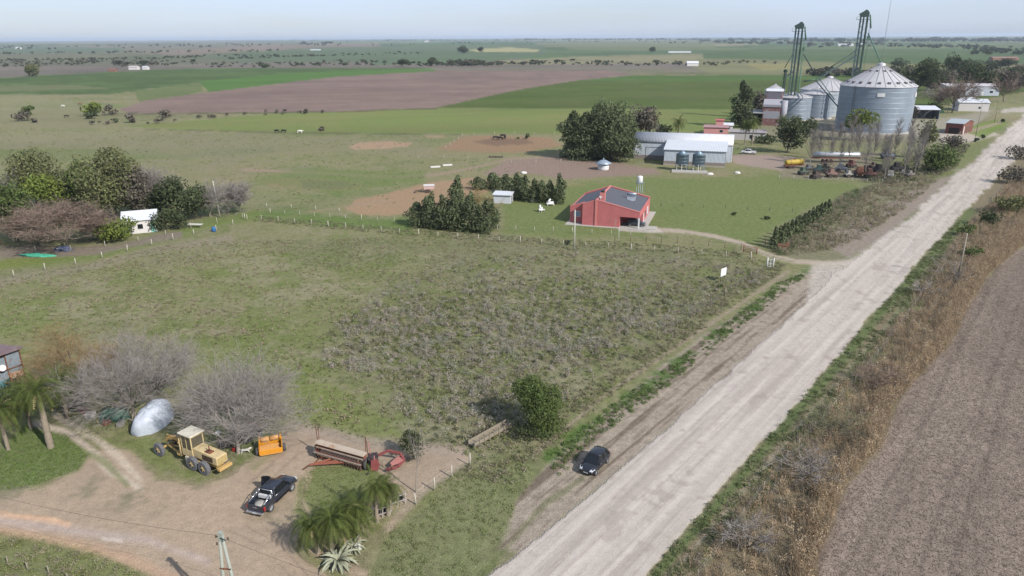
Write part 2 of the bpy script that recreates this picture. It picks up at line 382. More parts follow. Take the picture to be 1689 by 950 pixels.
# road axes in metres
pa=G(989,800); pb=G(1503,356); dv=(pb-pa).normalized(); U=(X-pa.x)*dv.y-(Y-pa.y)*dv.x; V=(X-pa.x)*dv.x+(Y-pa.y)*dv.y
st1=fbm(U/.35,V/14,1.,21,3); st2=fbm(U/1.1,V/30,1.,22,3); st3=fbm(U/.12,V/5,1.,23,2)
b0=vm*sst(st1,.52,.68); base=mixc(base,C(118,104,90),b0*.85)
b0=vm*sst(st3*.5+n1*.5,.55,.7); base=mixc(base,C(120,112,96),b0*.6)
line([(905,752),(1010,672),(1100,612),(1180,552),(1290,466),(1330,448)],C(92,118,60),9,6,7,.85,tex=sst(n1*.6+n3*.4,.42,.58))
line([(880,750),(1000,650),(1130,562),(1230,495),(1300,448)],C(168,150,134),3,3,2,.7)
paint([(1270,410),(1330,350),(1440,300),(1560,285),(1573,292),(1503,356),(1434,407),(1390,430),(1310,428)],C(132,128,104),3,5,.8)
paint([(1350,400),(1440,345),(1560,290),(1573,292),(1503,356),(1434,407),(1400,425)],C(158,144,134),3,5,.8)
paint([(1430,260),(1560,240),(1640,225),(1611,262),(1573,290),(1480,300)],C(120,128,82),3,5,.7)
# right verge and brush strip
RV=[(1065,950),(1100,908),(1205,786),(1283,700),(1384,582),(1450,505),(1484,470),(1532,410),(1576,366),(1620,318),(1655,281),(1689,247),(1800,160),(1900,200),(1689,405),(1627,457),(1592,516),(1561,578),(1471,672),(1449,745),(1389,814),(1340,950),(1330,1020),(1000,1020)]
paint(RV,C(138,126,102),4,5,1.)
line([(1080,950),(1210,800),(1300,695),(1400,580),(1465,500),(1540,420),(1600,350)],C(106,118,76),9,6,5,.95)
line([(1105,950),(1230,805),(1330,690),(1425,580),(1490,505)],C(168,156,134),3,3,3,.8)
line([(1130,950),(1260,800),(1350,690),(1440,585),(1505,500),(1560,440),(1620,360)],C(98,114,70),14,8,6,.8,tex=sst(n1*.5+n3*.5,.38,.5)*.9)
paint(STUB,C(146,131,119),8,12,1.,'stubble_field',var=C(156,141,128))
# side road and farmyard
ym=paint(YARD,C(180,160,138),9,16,1.,'dirt_road',var=C(168,150,130))
paint([(-60,815),(60,806),(200,790),(420,800),(480,880),(330,860),(150,840),(0,835)],C(140,132,112),12,16,.5,tex=sst(n3*.6+n8*.4,.45,.6))
line([(-60,860),(0,872),(100,893),(200,918),(300,960)],C(198,164,136),11,10,11,.6)
line([(-40,845),(20,852),(80,858),(112,866)],C(222,182,148),5,4,4,.9)
line([(170,888),(200,892)],C(226,212,200),3,3,2,.7)
line([(0,858),(120,875),(240,890),(340,925)],C(190,174,164),7,8,5,.7)
line([(92,685),(130,708),(160,725),(190,748),(230,790)],C(204,188,168),6,5,4,.9,tex=None)
line([(60,700),(110,712),(150,742),(180,775),(230,805)],C(206,190,172),6,5,4,.9)
line([(120,735),(170,760),(210,800)],C(120,128,82),5,5,4,.7)
paint([(-40,770),(40,700),(110,720),(145,752),(130,775),(60,800),(-40,812)],C(110,124,76),6,8,.85)
paint([(100,700),(200,735),(250,720),(300,770),(330,790),(262,778),(215,742),(150,715)],C(118,130,72),6,8,.6)
paint([(-50,880),(60,893),(160,915),(260,955),(200,1020),(-50,1020)],C(128,132,88),7,14,.9)
paint([(520,770),(600,760),(640,790),(600,830),(520,860),(500,820)],C(110,122,72),7,8,.85)
paint([(395,735),(440,715),(455,745),(420,775),(390,765)],C(116,128,72),5,6,.6)
line([(470,712),(440,745),(395,780),(360,810)],C(178,160,142),7,6,4,.6)
line([(480,700),(600,728),(760,745)],C(170,154,140),9,6,5,.7)
line([(640,870),(700,805),(770,755)],C(184,164,146),8,6,4,.7)
line([(480,870),(520,905),(600,950)],C(184,160,140),12,8,6,.7)
for pts_ in ([(-40,830),(150,800),(330,815),(440,850),(520,930)],[(-40,842),(150,812),(325,828),(430,862),(505,945)],[(230,790),(330,850),(440,905),(520,1000)],[(250,782),(352,842),(460,896),(545,990)],[(360,840),(420,790),(480,735),(560,712)],[(378,850),(438,798),(492,748),(580,722)]):
    line(pts_,C(150,132,116),1.6,2.2,1.5,.55,tex=sst(n3*.5+n8*.5,.38,.52))
paint([(-60,800),(160,790),(330,802),(420,812),(400,850),(300,850),(120,822),(-60,826)],C(128,126,100),12,18,.6,tex=sst(n1*.4+n3*.6,.47,.6))
paint([(380,800),(440,800),(520,860),(560,905),(520,930),(430,880)],C(140,134,108),12,14,.5,tex=sst(n1*.4+n3*.6,.45,.6))
# driveway, twin ruts
line(DRIVE,C(180,166,148),3.5,1.8,1.2,1.,'driveway'); line([(1130,384),(1225,404),(1265,421),(1310,432)],C(116,122,84),.9,.8,.6,.7)
paint([(1020,375),(1085,376),(1095,384),(1075,384),(1020,381)],C(196,186,176),1.2,.8,.9)
# gravel road
rm=paint(ROAD,ROADC,3,8,1.,'gravel_road')
base=mixc(base,C(184,173,162),rm*sst(st2,.45,.66)*.85)
base=mixc(base,C(214,203,194),rm*sst(st1*.6+st2*.4,.52,.72)*.5)
base=mixc(base,C(176,162,156),rm*sst(fbm(U/.18,V/9,1.,29,2),.58,.75)*.6)
base=mixc(base,C(158,146,138),rm*sst(n1*.3+st3*.7,.66,.8)*.4)
paint([(1340,436),(1400,428),(1440,404),(1440,440),(1377,458),(1330,500)],ROADC,6,4,.7)
# stubble rows
sm=(cls==NAMES.index('stubble_field'))
base=np.where(sm[:,None],base*(0.82+.36*fbm(U/.25,V/1.6,1.,31,3))[:,None],base)
base=np.where(sm[:,None],base*(0.80+.40*fbm(U/1.4,V/70,1.,36,3))[:,None]*(0.88+.24*fbm(X,Y,9,37,3))[:,None],base)
for k_,u0 in enumerate((13.,19.5,26.,33.)):
    for dd in (0,1.9): base=np.where((sm&(np.abs(U-u0-dd-(n30-.5)*2)<.22))[:,None],base*.86,base)
# wheel ruts and loose ridges on the gravel road
um=U-(U[rm>.5].mean() if (rm>.5).any() else 0)
for u0,a_ in ((-3.4,-.10),(-1.7,-.09),(1.5,-.09),(3.2,-.10),(-2.5,.07),(0.,.09),(2.3,.06),(-5.0,.05)):
    g_=np.exp(-((um-u0-(fbm(V*0,V,40,38,2)-.5)*1.6)/.42)**2)*(.5+fbm(U/.6,V/11,1.,39,2)); base=base*(1+(a_*g_*rm*(RAD<900))[:,None])
base=mixc(base,C(164,150,140),rm*sst(fbm(X,Y,2.2,46,3),.66,.78)*.5)
# matted and trampled patches in the paddock
pm=sst(sdf(PX,PY,[(0,470),(420,390),(1240,425),(1270,455),(1000,640),(880,735),(640,740),(300,590),(0,570)]),0,30)
base=mixc(base,C(152,146,118),pm*sst(fbm(X/1.6,Y,6,47,3),.56,.68)*.6); base=mixc(base,C(112,124,68),pm*sst(fbm(X,Y*1.3,5,48,3),.56,.7)*.55)
# plough lines in the far fields
for nm,a in (('ploughed_field',.35),('crop_field',.25),('pasture',.2)):
    for i,q in enumerate(NAMES):
        if q==nm:
            k=cls==i; ang=.25; uu=X*math.cos(ang)+Y*math.sin(ang); w2=Y*math.cos(ang)-X*math.sin(ang)
            base=np.where(k[:,None],base*(1-a/2+a*fbm(uu/160,w2/9,1.,33+i,3))[:,None],base)
base=base*(1+((fbm(X/2.5,Y,45,63,4)-.5)*.36*sst(RAD,260,420)*sst(-RAD,-4000,-1500))[:,None]); base=np.clip(base,.01,.8)
ROUGH[:]=1.; ROUGH[rm>.5]=.35; ROUGH[sm]=.85
for i,q in enumerate(NAMES):
    if q in('dirt_road','driveway','dirt_yard','bare_soil'): ROUGH[cls==i]=.6
ROUGH*=1-sst(RAD,300,1500)*.6
gm=bpy.data.materials.new('soil_and_grass'); gm.use_nodes=True
def _gm():
    n=gm.node_tree.nodes; L=gm.node_tree.links; b=n['Principled BSDF']; b.inputs['Roughness'].default_value=.95; b.inputs['Specular IOR Level'].default_value=.1
    a=n.new('ShaderNodeAttribute'); a.attribute_name='base'; r=n.new('ShaderNodeAttribute'); r.attribute_name='mottle'
    g=n.new('ShaderNodeNewGeometry')
    def N(sc,det,ro=.6):
        z=n.new('ShaderNodeTexNoise'); z.inputs['Scale'].default_value=sc; z.inputs['Detail'].default_value=det; z.inputs['Roughness'].default_value=ro; L.new(g.outputs['Position'],z.inputs['Vector']); return z
    z1=N(1.1,8,.72); z2=N(7.,3,.65)
    ad=n.new('ShaderNodeMath'); ad.operation='ADD'; L.new(z1.outputs[0],ad.inputs[0]); L.new(z2.outputs[0],ad.inputs[1])
    mr=n.new('ShaderNodeMapRange'); mr.inputs[1].default_value=.7; mr.inputs[2].default_value=1.3; mr.inputs[3].default_value=-.45; mr.inputs[4].default_value=.45; L.new(ad.outputs[0],mr.inputs[0])
    ml=n.new('ShaderNodeMath'); ml.operation='MULTIPLY_ADD'; ml.inputs[2].default_value=1.; L.new(mr.outputs[0],ml.inputs[0]); L.new(r.outputs['Fac'],ml.inputs[1])
    sc=n.new('ShaderNodeVectorMath'); sc.operation='SCALE'; L.new(a.outputs['Color'],sc.inputs[0]); L.new(ml.outputs[0],sc.inputs['Scale'])
    L.new(sc.outputs[0],b.inputs['Base Color'])
    bp=n.new('ShaderNodeBump'); bp.inputs['Strength'].default_value=.9; bp.inputs['Distance'].default_value=.12
    hm=n.new('ShaderNodeMath'); hm.operation='MULTIPLY'; L.new(ad.outputs[0],hm.inputs[0]); L.new(r.outputs['Fac'],hm.inputs[1])
    L.new(hm.outputs[0],bp.inputs['Height']); L.new(bp.outputs[0],b.inputs['Normal'])
_gm()
def gobj(name,Vv,Ff,bc,rg):
    me=npmesh(name,Vv,Ff,gm); a=me.color_attributes.new('base','FLOAT_COLOR','POINT'); t=np.ones((len(Vv),4),dtype=np.float32); t[:,:3]=bc; a.data.foreach_set('color',t.ravel())
    q=me.attributes.new('mottle','FLOAT','POINT'); q.data.foreach_set('value',np.asarray(rg,dtype=np.float32))
    return tag(link(bpy.data.objects.new(name,me)),kind='structure')
ii,jj=np.meshgrid(np.arange(NR-1),np.arange(NA-1),indexing='ij'); q0=(ii*NA+jj).ravel()
Q=np.stack([q0,q0+1,q0+NA+1,q0+NA],1)[:,::-1]; fc=cls[q0]
VV=np.stack([X,Y,np.zeros(len(X))],1)
for i,nm in enumerate(NAMES):
    k=fc==i
    if not k.any(): continue
    f=Q[k]; u,inv=np.unique(f,return_inverse=True); f2=inv.reshape(f.shape)
    if i==0:
        # the rest of the sheet round and behind the camera
        r0=float(_rr[0]); v=[[0,0,0]]; ff=[]; base0=len(u)
        an=np.radians(np.linspace(47,313,41)); full=np.radians(np.concatenate([np.linspace(-47,47,31)[:-1],np.linspace(47,313,41)]))
        rings=[r0,120,400,1500,6000,34000]
        ev=[[0,0,0]]+[[r0*math.sin(a),r0*math.cos(a),0] for a in full]; nf_=len(full)
        tri=[[0,1+(j+1)%nf_ if j<nf_-1 else 1,1+j] for j in range(nf_-1)]
        o=len(ev)
        for rr_ in rings: ev+=[[rr_*math.sin(a),rr_*math.cos(a),0] for a in an]
        qd=[[o+k_*41+j,o+k_*41+j+1,o+(k_+1)*41+j+1,o+(k_+1)*41+j][::-1] for k_ in range(5) for j in range(40)]
        ev=np.array(ev); V_=np.concatenate([VV[u],ev]); bc=np.concatenate([base[u],np.tile(OLIVE,(len(ev),1))]); rg=np.concatenate([ROUGH[u],np.ones(len(ev))])
        gobj(nm,V_,[f2,np.array(qd)+base0,np.array(tri)+base0],bc,rg)
    else: gobj(nm,VV[u],f2,base[u],ROUGH[u])

# air: one even, very thin volume round everything
hz=MB().box(-34500,34500,-34500,34500,-1,70).build('haze',None); hz.data.materials.clear()
hm_=bpy.data.materials.new('air'); hm_.use_nodes=True; _n=hm_.node_tree.nodes; _n.remove(_n['Principled BSDF'])
pv=_n.new('ShaderNodeVolumePrincipled'); pv.inputs['Color'].default_value=(.70,.80,.95,1); pv.inputs['Density'].default_value=HAZE if 'HAZE' in globals() else .00006
pv.inputs['Anisotropy'].default_value=0.1
hm_.node_tree.links.new(pv.outputs[0],_n['Material Output'].inputs['Volume']); hz.data.materials.append(hm_); tag(hz,kind='stuff')
# ================================================ VEGETATION
def leafm(name,col,tr=.25): return mat(name,col,rough=.75,var=.15,scale=.6,tint=True,transl=tr,spec=.15)
LEAF_DARK=leafm('leaf_dark',C(90,100,70),.32); LEAF_MID=leafm('leaf_mid',C(102,118,68),.32); LEAF_OLIVE=leafm('leaf_olive',C(122,126,86)); LEAF_FRESH=leafm('leaf_fresh',C(120,134,66))
LEAF_CONE=leafm('leaf_conifer',C(116,126,92),.35); LEAF_FAR=leafm('leaf_far',C(84,92,72)); LEAF_GREY=leafm('leaf_grey',C(118,112,100)); LEAF_RUST=leafm('leaf_rust',C(138,118,82))
BARK=mat('bark',C(112,102,92),rough=.9,scale=6,var=.3); BARKG=mat('pale_bark',C(160,152,142),rough=.9,scale=6,var=.25)
TWIG=mat('grey_twigs',C(150,143,138),rough=.9,scale=2,var=.2,tint=True); TWIGB=mat('brown_twigs',C(138,120,108),rough=.9,scale=2,var=.2,tint=True); TWIGO=mat('orange_twigs',C(146,122,88),rough=.9,scale=2,var=.2,tint=True)
def unit(v): return v/np.maximum(np.linalg.norm(v,axis=-1,keepdims=True),1e-9)
def rdir(n,r): return unit(r.normal(size=(n,3)))
def cards(P,size,r,up=.0,asp=1.6,outward=None):
    """small leaf-like quads (pointed) at P"""
    n=len(P); a=rdir(n,r)
    if outward is not None: a=unit(a+outward*.9)
    b=unit(np.cross(a,rdir(n,r))); c=np.cross(a,b); s=(size*(.6+.8*r.random(n)))[:,None] if np.ndim(size) else (size*(.6+.8*r.random(n)))[:,None]
    if up: c=unit(c+np.array([0,0,up])); b=unit(np.cross(a,c))
    V=np.stack([P-b*s*.5,P-c*s*.5*asp,P+b*s*.5,P+c*s*.5*asp],1)
    return V.reshape(-1,3),np.arange(4*n).reshape(n,4)
def crown_geo(h,w,seed,n=2500,leaf=.3,lobes=9,base=.25,shape='round',lean=0.):
    r=np.random.default_rng(seed)
    z0=h*base; ch=h-z0
    L=[];T=[]
    k=max(lobes,1)
    for i in range(k):
        if shape=='cone':
            t=(i+.5)/k; rad=w/2*(1-t)*.8+w*.06; ang=r.random()*6.28; off=rad*.55*r.random()
            c=np.array([off*math.cos(ang),off*math.sin(ang),z0+ch*t]); s=np.array([rad*.8,rad*.8,ch/k*1.3])
        elif shape=='column':
            t=(i+.5)/k; rad=w/2*(math.sin(math.pi*min(1,t*.8+.2)))**.6; ang=r.random()*6.28; off=rad*.45*r.random()
            c=np.array([off*math.cos(ang),off*math.sin(ang),z0+ch*t*.93]); s=np.array([rad*.75,rad*.75,ch/k*1.5])
        else:
            d=rdir(1,r)[0]; d[2]=d[2]*.8+.05; q=.25+.72*r.random()**.6
            c=np.array([d[0]*w/2*q*.78,d[1]*w/2*q*.78,z0+ch*(.5+d[2]*.5*q*.85)]); sz=.17+.15*r.random(); s=np.array([w*sz,w*sz,ch*sz*.95])
        m=max(3,int(n/k*(.7+.6*r.random())))
        dd=rdir(m,r); rr=(.55+.5*r.random(m)**.5)
        # uneven: push some directions in
        lump=.8+.35*vn(dd[:,0]*2.3+i*7+9,dd[:,1]*2.3+dd[:,2]*2.1+30,seed)
        P=c+dd*(rr*lump)[:,None]*s
        P[:,2]=np.maximum(P[:,2],.15)
        L.append((P,dd)); T.append(np.full(m,.82+.36*r.random()))
    P=np.concatenate([a for a,_ in L]); D=np.concatenate([b for _,b in L]); T=np.concatenate(T)*(.78+.44*r.random(len(P)))
    V,F=cards(P,leaf,r,outward=D)
    hue=np.stack([T*(1+.12*(r.random(len(T))-.5)),T,T*(1-.15*(r.random(len(T))-.5))],1)
    return V,F,np.repeat(hue,4,0)
def trunk_geo(mb,h,rad,seed,limbs=5,reach=.5,mi=0):
    r=random.Random(seed); p=Vector((0,0,-.1)); pts=[p]; 
    for i in range(3): p=p+Vector((r.uniform(-.06,.06)*h,r.uniform(-.06,.06)*h,h*.22)); pts.append(p)
    for i,(a,b) in enumerate(zip(pts[:-1],pts[1:])): mb.cyl(a,b,rad*(1-.2*i),rad*(.8-.2*i),7,mi,cap=False)
    for i in range(limbs):
        a=pts[1+i%3]; an=r.random()*6.28; e=a+Vector((math.cos(an)*reach*h*.4,math.sin(an)*reach*h*.4,h*.3*r.uniform(.5,1.1)))
        mb.cyl(a,e,rad*.4,rad*.12,5,mi,cap=False)
    return mb
def leafy(px,py,tx,ty,wpx,label,lm=None,name='tree',cat='tree',group=None,seed=None,shape='round',lobes=17,dens=1.,leaf=None,base=.16,trunk=True,bark=None,h=None):
    seed=seed if seed is not None else int(px*7+py*13); p=G(px,py); h=h or HT(px,py,tx,ty); w=wpx*mpp(px,py); D=math.hypot(p.x,p.y)
    lf=leaf or max(.13,min(.8,D*.0019)); n=int(dens*min(13000,2.3*(w*h*1.6)/(lf*lf)*1.1))
    t=thing(name,label,cat,(p.x,p.y,0),random.random()*6,group)
    V,F,T=crown_geo(h,w,seed,n,lf,lobes,base,shape); npobj('crown',V,F,lm or LEAF_MID,t,T)
    if trunk: trunk_geo(MB(),h*.8,max(.07,h*.022),seed).build('trunk',bark or BARK,t)
    return t
def twigs(h,w,seed,levels=5,kids=(7,6,6,5),rad=.16,twig=.014,fan=1.,droop=0.,limbs_from=.7,trunk_h=.22):
    """branching of a leafless tree; returns (thick MB, V,F,T of fine twigs)"""
    r=np.random.default_rng(seed); mb=MB(); Vs=[];Fs=[];Ts=[];off=0
    P=np.array([[0,0,-.1]]);D=np.array([[.03,.02,1.]]);Ln=np.array([h*trunk_h]);Rd=np.array([rad])
    for lv in range(levels):
        n=len(P); S_=3; pts=[P]; d=unit(D)
        for s in range(S_):
            d=unit(d+r.normal(size=(n,3))*.13+np.array([0,0,.10-droop*lv*.05])); pts.append(pts[-1]+d*(Ln/S_)[:,None])
        if lv<=1:
            for i in range(n):
                for s in range(S_): mb.cyl(pts[s][i],pts[s+1][i],float(Rd[i]*(1-.18*s)),float(Rd[i]*(.82-.18*s)),6,cap=False)
        else:
            side=unit(np.cross(d,rdir(n,r))); tt=.8+.4*r.random(n)
            for s in range(S_):
                wa=np.maximum(Rd*(1-.3*s),twig*.6)[:,None]; wb=np.maximum(Rd*(.7-.3*s),twig*.4)[:,None]
                V=np.stack([pts[s]-side*wa,pts[s]+side*wa,pts[s+1]+side*wb,pts[s+1]-side*wb],1).reshape(-1,3)
                Vs.append(V);Fs.append(np.arange(4*n).reshape(n,4)+off);off+=4*n;Ts.append(np.repeat(tt,4))
        if lv==levels-1: break
        k=kids[min(lv,len(kids)-1)]; idx=np.repeat(np.arange(n),k); tpos=r.random(len(idx))*.65+.35
        if lv==0: tpos=r.random(len(idx))*(1-limbs_from)+limbs_from
        seg=np.minimum((tpos*S_).astype(int),S_-1); fr=tpos*S_-seg
        PT=np.stack(pts,0); NP=PT[seg,idx]*(1-fr)[:,None]+PT[seg+1,idx]*fr[:,None]
        spread=(.95 if lv==0 else .75)*fan
        ND=unit(unit(D)[idx]+rdir(len(idx),r)*spread*np.array([w/h*1.35,w/h*1.35,.85]))
        ratio=[1.75,.62,.62,.6,.6][min(lv,4)]
        if lv==0: NL=h*(.36+.16*r.random(len(idx)))*(1 if trunk_h<.6 else .55*(1.25-tpos))
        else: NL=Ln[idx]*ratio*(.6+.6*r.random(len(idx)))
        Rd=Rd[idx]*(.55 if lv==0 else .5)*(1-.3*tpos); P,D,Ln=NP,ND,NL
    return mb,np.concatenate(Vs),np.concatenate(Fs),np.repeat(np.concatenate(Ts)[:,None],3,1)
def bare(px,py,tx,ty,wpx,label,tm=None,name='bare_tree',group=None,seed=None,levels=5,kids=(9,8,7,6),twig=None,h=None,bark=None,squash=1.,push=0.,**kw):
    seed=seed if seed is not None else int(px*7+py*13); p=G(px,py); h=h or HT(px,py,tx,ty); w=wpx*mpp(px,py); D=math.hypot(p.x,p.y)
    t=thing(name,label,'tree',(p.x,p.y,0),0,group)
    mb,V,F,T=twigs(h,w,seed,levels,kids,rad=max(.08,h*.02),twig=twig or max(.014,D*.0002),**kw)
    # fit the grown tree to the height and width it has in the photo
    z=V[:,2].max(); q=max(np.percentile(np.abs(V[:,0]),97),np.percentile(np.abs(V[:,1]),97),.1); V=V*np.array([w/2/q,w/2/q,h/z])
    mb.v=[(a*w/2/q,b*w/2/q,c*h/z) for a,b,c in mb.v]
    if squash!=1 or push: V[:,1]=V[:,1]*squash+V[:,2]*push; mb.v=[(a,b*squash+c*push,c) for a,b,c in mb.v]
    mb.build('trunk',bark or BARK,t); npobj('crown',V,F,tm or TWIG,t,T); return t
PALM=leafm('palm_frond',C(102,114,60),.35); PALMD=leafm('dry_palm_frond',C(158,146,104),.2); PTRUNK=mat('palm_trunk',C(150,138,122),rough=.9,scale=9,var=.35,bump=.5)
def poplar(px,py,ty,wpx,label,g,seed):
    p=G(px,py); h=HT(px,py,px,ty)*(.72+.26*((seed*7)%5)/4); w=wpx*mpp(px,py)*(.4+.2*((seed*3)%4)/3); r=np.random.default_rng(seed); t=thing('poplar_tree',label,'tree',(p.x,p.y,0),0,g); rad=.13
    MB().cyl((0,0,-.1),(0,0,h*.5),rad,rad*.7,7,cap=False).cyl((0,0,h*.5),(0,0,h*.97),rad*.7,.03,6,cap=False).build('trunk',BARKG,t)
    n=95; z=h*(.16+.78*r.random(n)); az=r.random(n)*6.28; L=w*(1.25-.75*(z/h))*(.7+.6*r.random(n))*1.2
    b=np.stack([0*z,0*z,z],1); d=unit(np.stack([np.cos(az)*.55,np.sin(az)*.55,np.full(n,.85)],1)); Vs=[];Ts=[]
    def rib(b,d,L,wd,tt):
        m=b+d*L[:,None]*.5; d2=unit(d+np.array([0,0,.35])); e=m+d2*L[:,None]*.5; s=unit(np.cross(d,rdir(len(d),r)))*wd
        for A,B,k in ((b,m,1.),(m,e,.6)): Vs.append(np.stack([A-s*k,A+s*k,B+s*k*.6,B-s*k*.6],1).reshape(-1,3)); Ts.append(np.repeat(tt,4))
        return m,e
    tt=.85+.3*r.random(n); m,e=rib(b,d,L,.028,tt); k=14; i=np.repeat(np.arange(n),k); f=r.random(n*k)[:,None]; B=b[i]*(1-f)+e[i]*f
    rib(B,unit(d[i]+rdir(n*k,r)*.55),(L[i]*.42*(.5+r.random(n*k))),.02,tt[i])
    V=np.concatenate(Vs); npobj('crown',V,np.arange(len(V)).reshape(-1,4),TWIG,t,np.repeat(np.concatenate(Ts)[:,None],3,1)); return t
def palm_geo(h,rl,seed,nf=26,leaf=.5,pairs=22,arch=1.):
    r=np.random.default_rng(seed); V=[];F=[];T=[];o=0
    for i in range(nf):
        az=i*2.399+r.random()*.4; el=math.radians(78-95*(i/nf)**.9+r.normal()*6); L=rl*(.75+.45*r.random())
        p=np.array([0,0,h]); d=np.array([math.cos(az)*math.cos(el),math.sin(az)*math.cos(el),math.sin(el)]); tt=.8+.4*r.random()
        stp=L/pairs
        for s in range(pairs):
            d=unit(d+np.array([0,0,-.055*arch*(1+.8*s/pairs)])); q=p+d*stp
            side=unit(np.cross(d,[0,0,1.])); ll=leaf*math.sin(math.pi*(.12+.85*s/pairs))**.7*(.85+.3*r.random())
            for sg in (-1,1):
                e=p+side*sg*ll*.8+d*ll*.45+np.array([0,0,-ll*.42*r.uniform(.3,1.3)]); V+=[p+(q-p)*.15,p+(q-p)*.72,e]; F.append([o,o+1,o+2]); o+=3; T+=[tt*r.uniform(.8,1.2)]*3
            V+=[p-side*.025,p+side*.025,q]; F.append([o,o+1,o+2]); o+=3; T+=[tt*1.1]*3
            p=q
    return np.array(V),np.array(F),np.repeat(np.array(T)[:,None],3,1)
def palm(px,py,h,rl,label,seed,group='palms',nf=52,lean=(0,0),skirt=True,name='palm_tree',pairs=34,leaf=.5,trad=.17):
    p=G(px,py); t=thing(name,label,'palm tree',(p.x,p.y,0),0,group)
    V,F,T=palm_geo(h,rl,seed,nf,leaf,pairs); V=V+np.array([lean[0],lean[1],0]); npobj('crown',V,F,PALM,t,T)
    mb=MB(); n=10
    for i in range(n):
        a=i/n;b=(i+1)/n; mb.cyl((lean[0]*a*a,lean[1]*a*a,h*a-.1*(i==0)),(lean[0]*b*b,lean[1]*b*b,h*b),trad*(1.25-.35*a),trad*(1.15-.35*b)*(.93+.14*(i%2)),9,cap=False)
    mb.build('trunk',PTRUNK,t)
    if skirt:
        V,F,T=palm_geo(h*.96,rl*.72,seed+5,9,leaf*.7,12,2.6); V[:,2]-=.35; V=V+np.array([lean[0],lean[1],0]); npobj('dead_frond',V,F,PALMD,t,T)
    return t

# ---- stand on the left round the white house
GL='trees round the white farmhouse on the left'
leafy(2,402,0,302,70,'darkest leafy tree cut by the left edge of the photo',LEAF_DARK,group=GL)
leafy(62,345,60,243,84,'tall olive-green tree rising behind the leftmost trees of the stand',LEAF_OLIVE,group=GL,base=.2)
leafy(92,352,90,282,84,'light yellow-green tree in the middle of the left stand',LEAF_FRESH,group=GL,dens=.8)
bare(22,350,22,272,80,'grey leafless tree at the left edge behind the brown one',TWIG,group=GL)
leafy(192,362,190,245,98,'broad tall olive tree standing behind the white farmhouse',LEAF_OLIVE,group=GL,lobes=14,base=.12)
leafy(150,350,150,262,50,'slim green tree between the light green tree and the tall olive one',LEAF_MID,group=GL)
bare(247,352,247,262,62,'grey leafless tree between the tall olive tree and the dark evergreen',TWIG,group=GL)
bare(112,410,105,318,150,'big rounded brown leafless tree in front of the left stand',TWIGB,group=GL,kids=(12,9,8,7),levels=5)
leafy(288,360,288,285,52,'tall dark evergreen right of the white farmhouse',LEAF_DARK,group=GL,base=.05)
leafy(322,362,322,300,52,'lower dark evergreen beside the taller one',LEAF_DARK,group=GL,base=.05)
leafy(262,356,262,310,50,'dark evergreen directly behind the farmhouse roof',LEAF_DARK,group=GL,base=.05)
bare(346,357,345,290,62,'pale-trunked leafless tree left of the white pole',TWIG,group=GL,bark=BARKG)
bare(376,352,378,285,78,'wide pale leafless tree right of the white pole',TWIG,group=GL,bark=BARKG)
leafy(28,398,28,300,60,'tall dull green tree at the left behind the darkest one',LEAF_MID,group=GL)
leafy(160,356,158,290,56,'mid-green tree just left of the tall olive one',LEAF_MID,group=GL,base=.05)
leafy(228,360,226,268,62,'olive-brown tree leaning against the tall olive one on its right',LEAF_GREY,group=GL,base=.08)
leafy(120,346,118,270,60,'dull olive tree between the light green tree and the slim one',LEAF_OLIVE,group=GL,base=.05)
bare(64,404,62,322,100,'reddish-brown leafless tree left of the big rounded one',TWIGB,group=GL,kids=(12,9,8,6))
bare(160,398,158,334,70,'small brown leafless tree right of the big rounded one',TWIGB,group=GL,kids=(12,9,8,6))
bare(36,346,36,262,90,'tall grey leafless tree at the back of the left stand',TWIG,group=GL,kids=(12,9,8,6))
bare(264,350,262,268,60,'grey leafless tree above the dark evergreen',TWIG,group=GL,kids=(12,9,8,6))
bare(396,350,398,292,50,'hazy pale leafless tree at the right end of the left stand',TWIG,group=GL,kids=(12,9,8,6),bark=BARKG)
leafy(197,398,197,352,62,'bright rounded bushy tree in front of the white farmhouse',LEAF_FRESH,group=GL,base=0,dens=1.2)
leafy(275,380,275,344,44,'round dark bush right of the farmhouse wall',LEAF_DARK,group=GL,base=0,name='bush',cat='bush')
leafy(297,378,297,350,30,'small dark bush beside the round dark bush',LEAF_DARK,group=GL,base=0,name='bush',cat='bush')
# ---- the bare trees in the foreground
GF='leafless trees beside the road grader'
bare(135,645,135,520,150,'orange-brown leafless willow behind the grey trees',TWIGO,group=GF,kids=(12,10,8,8),levels=5,twig=.014)
bare(222,694,212,530,180,'pale grey leafless tree left of the tarpaulin',TWIG,group=GF,kids=(14,10,9,8),levels=5,twig=.015)
bare(262,660,272,535,120,'grey leafless tree directly behind the tarpaulin',TWIG,group=GF,kids=(11,9,8,7),levels=5,twig=.014)
bare(393,748,378,582,205,'spreading grey leafless tree behind the road grader with a forked trunk',TWIG,group=GF,kids=(18,11,9,8),levels=5,twig=.016,bark=BARKG,squash=.55,push=.28,limbs_from=.35)
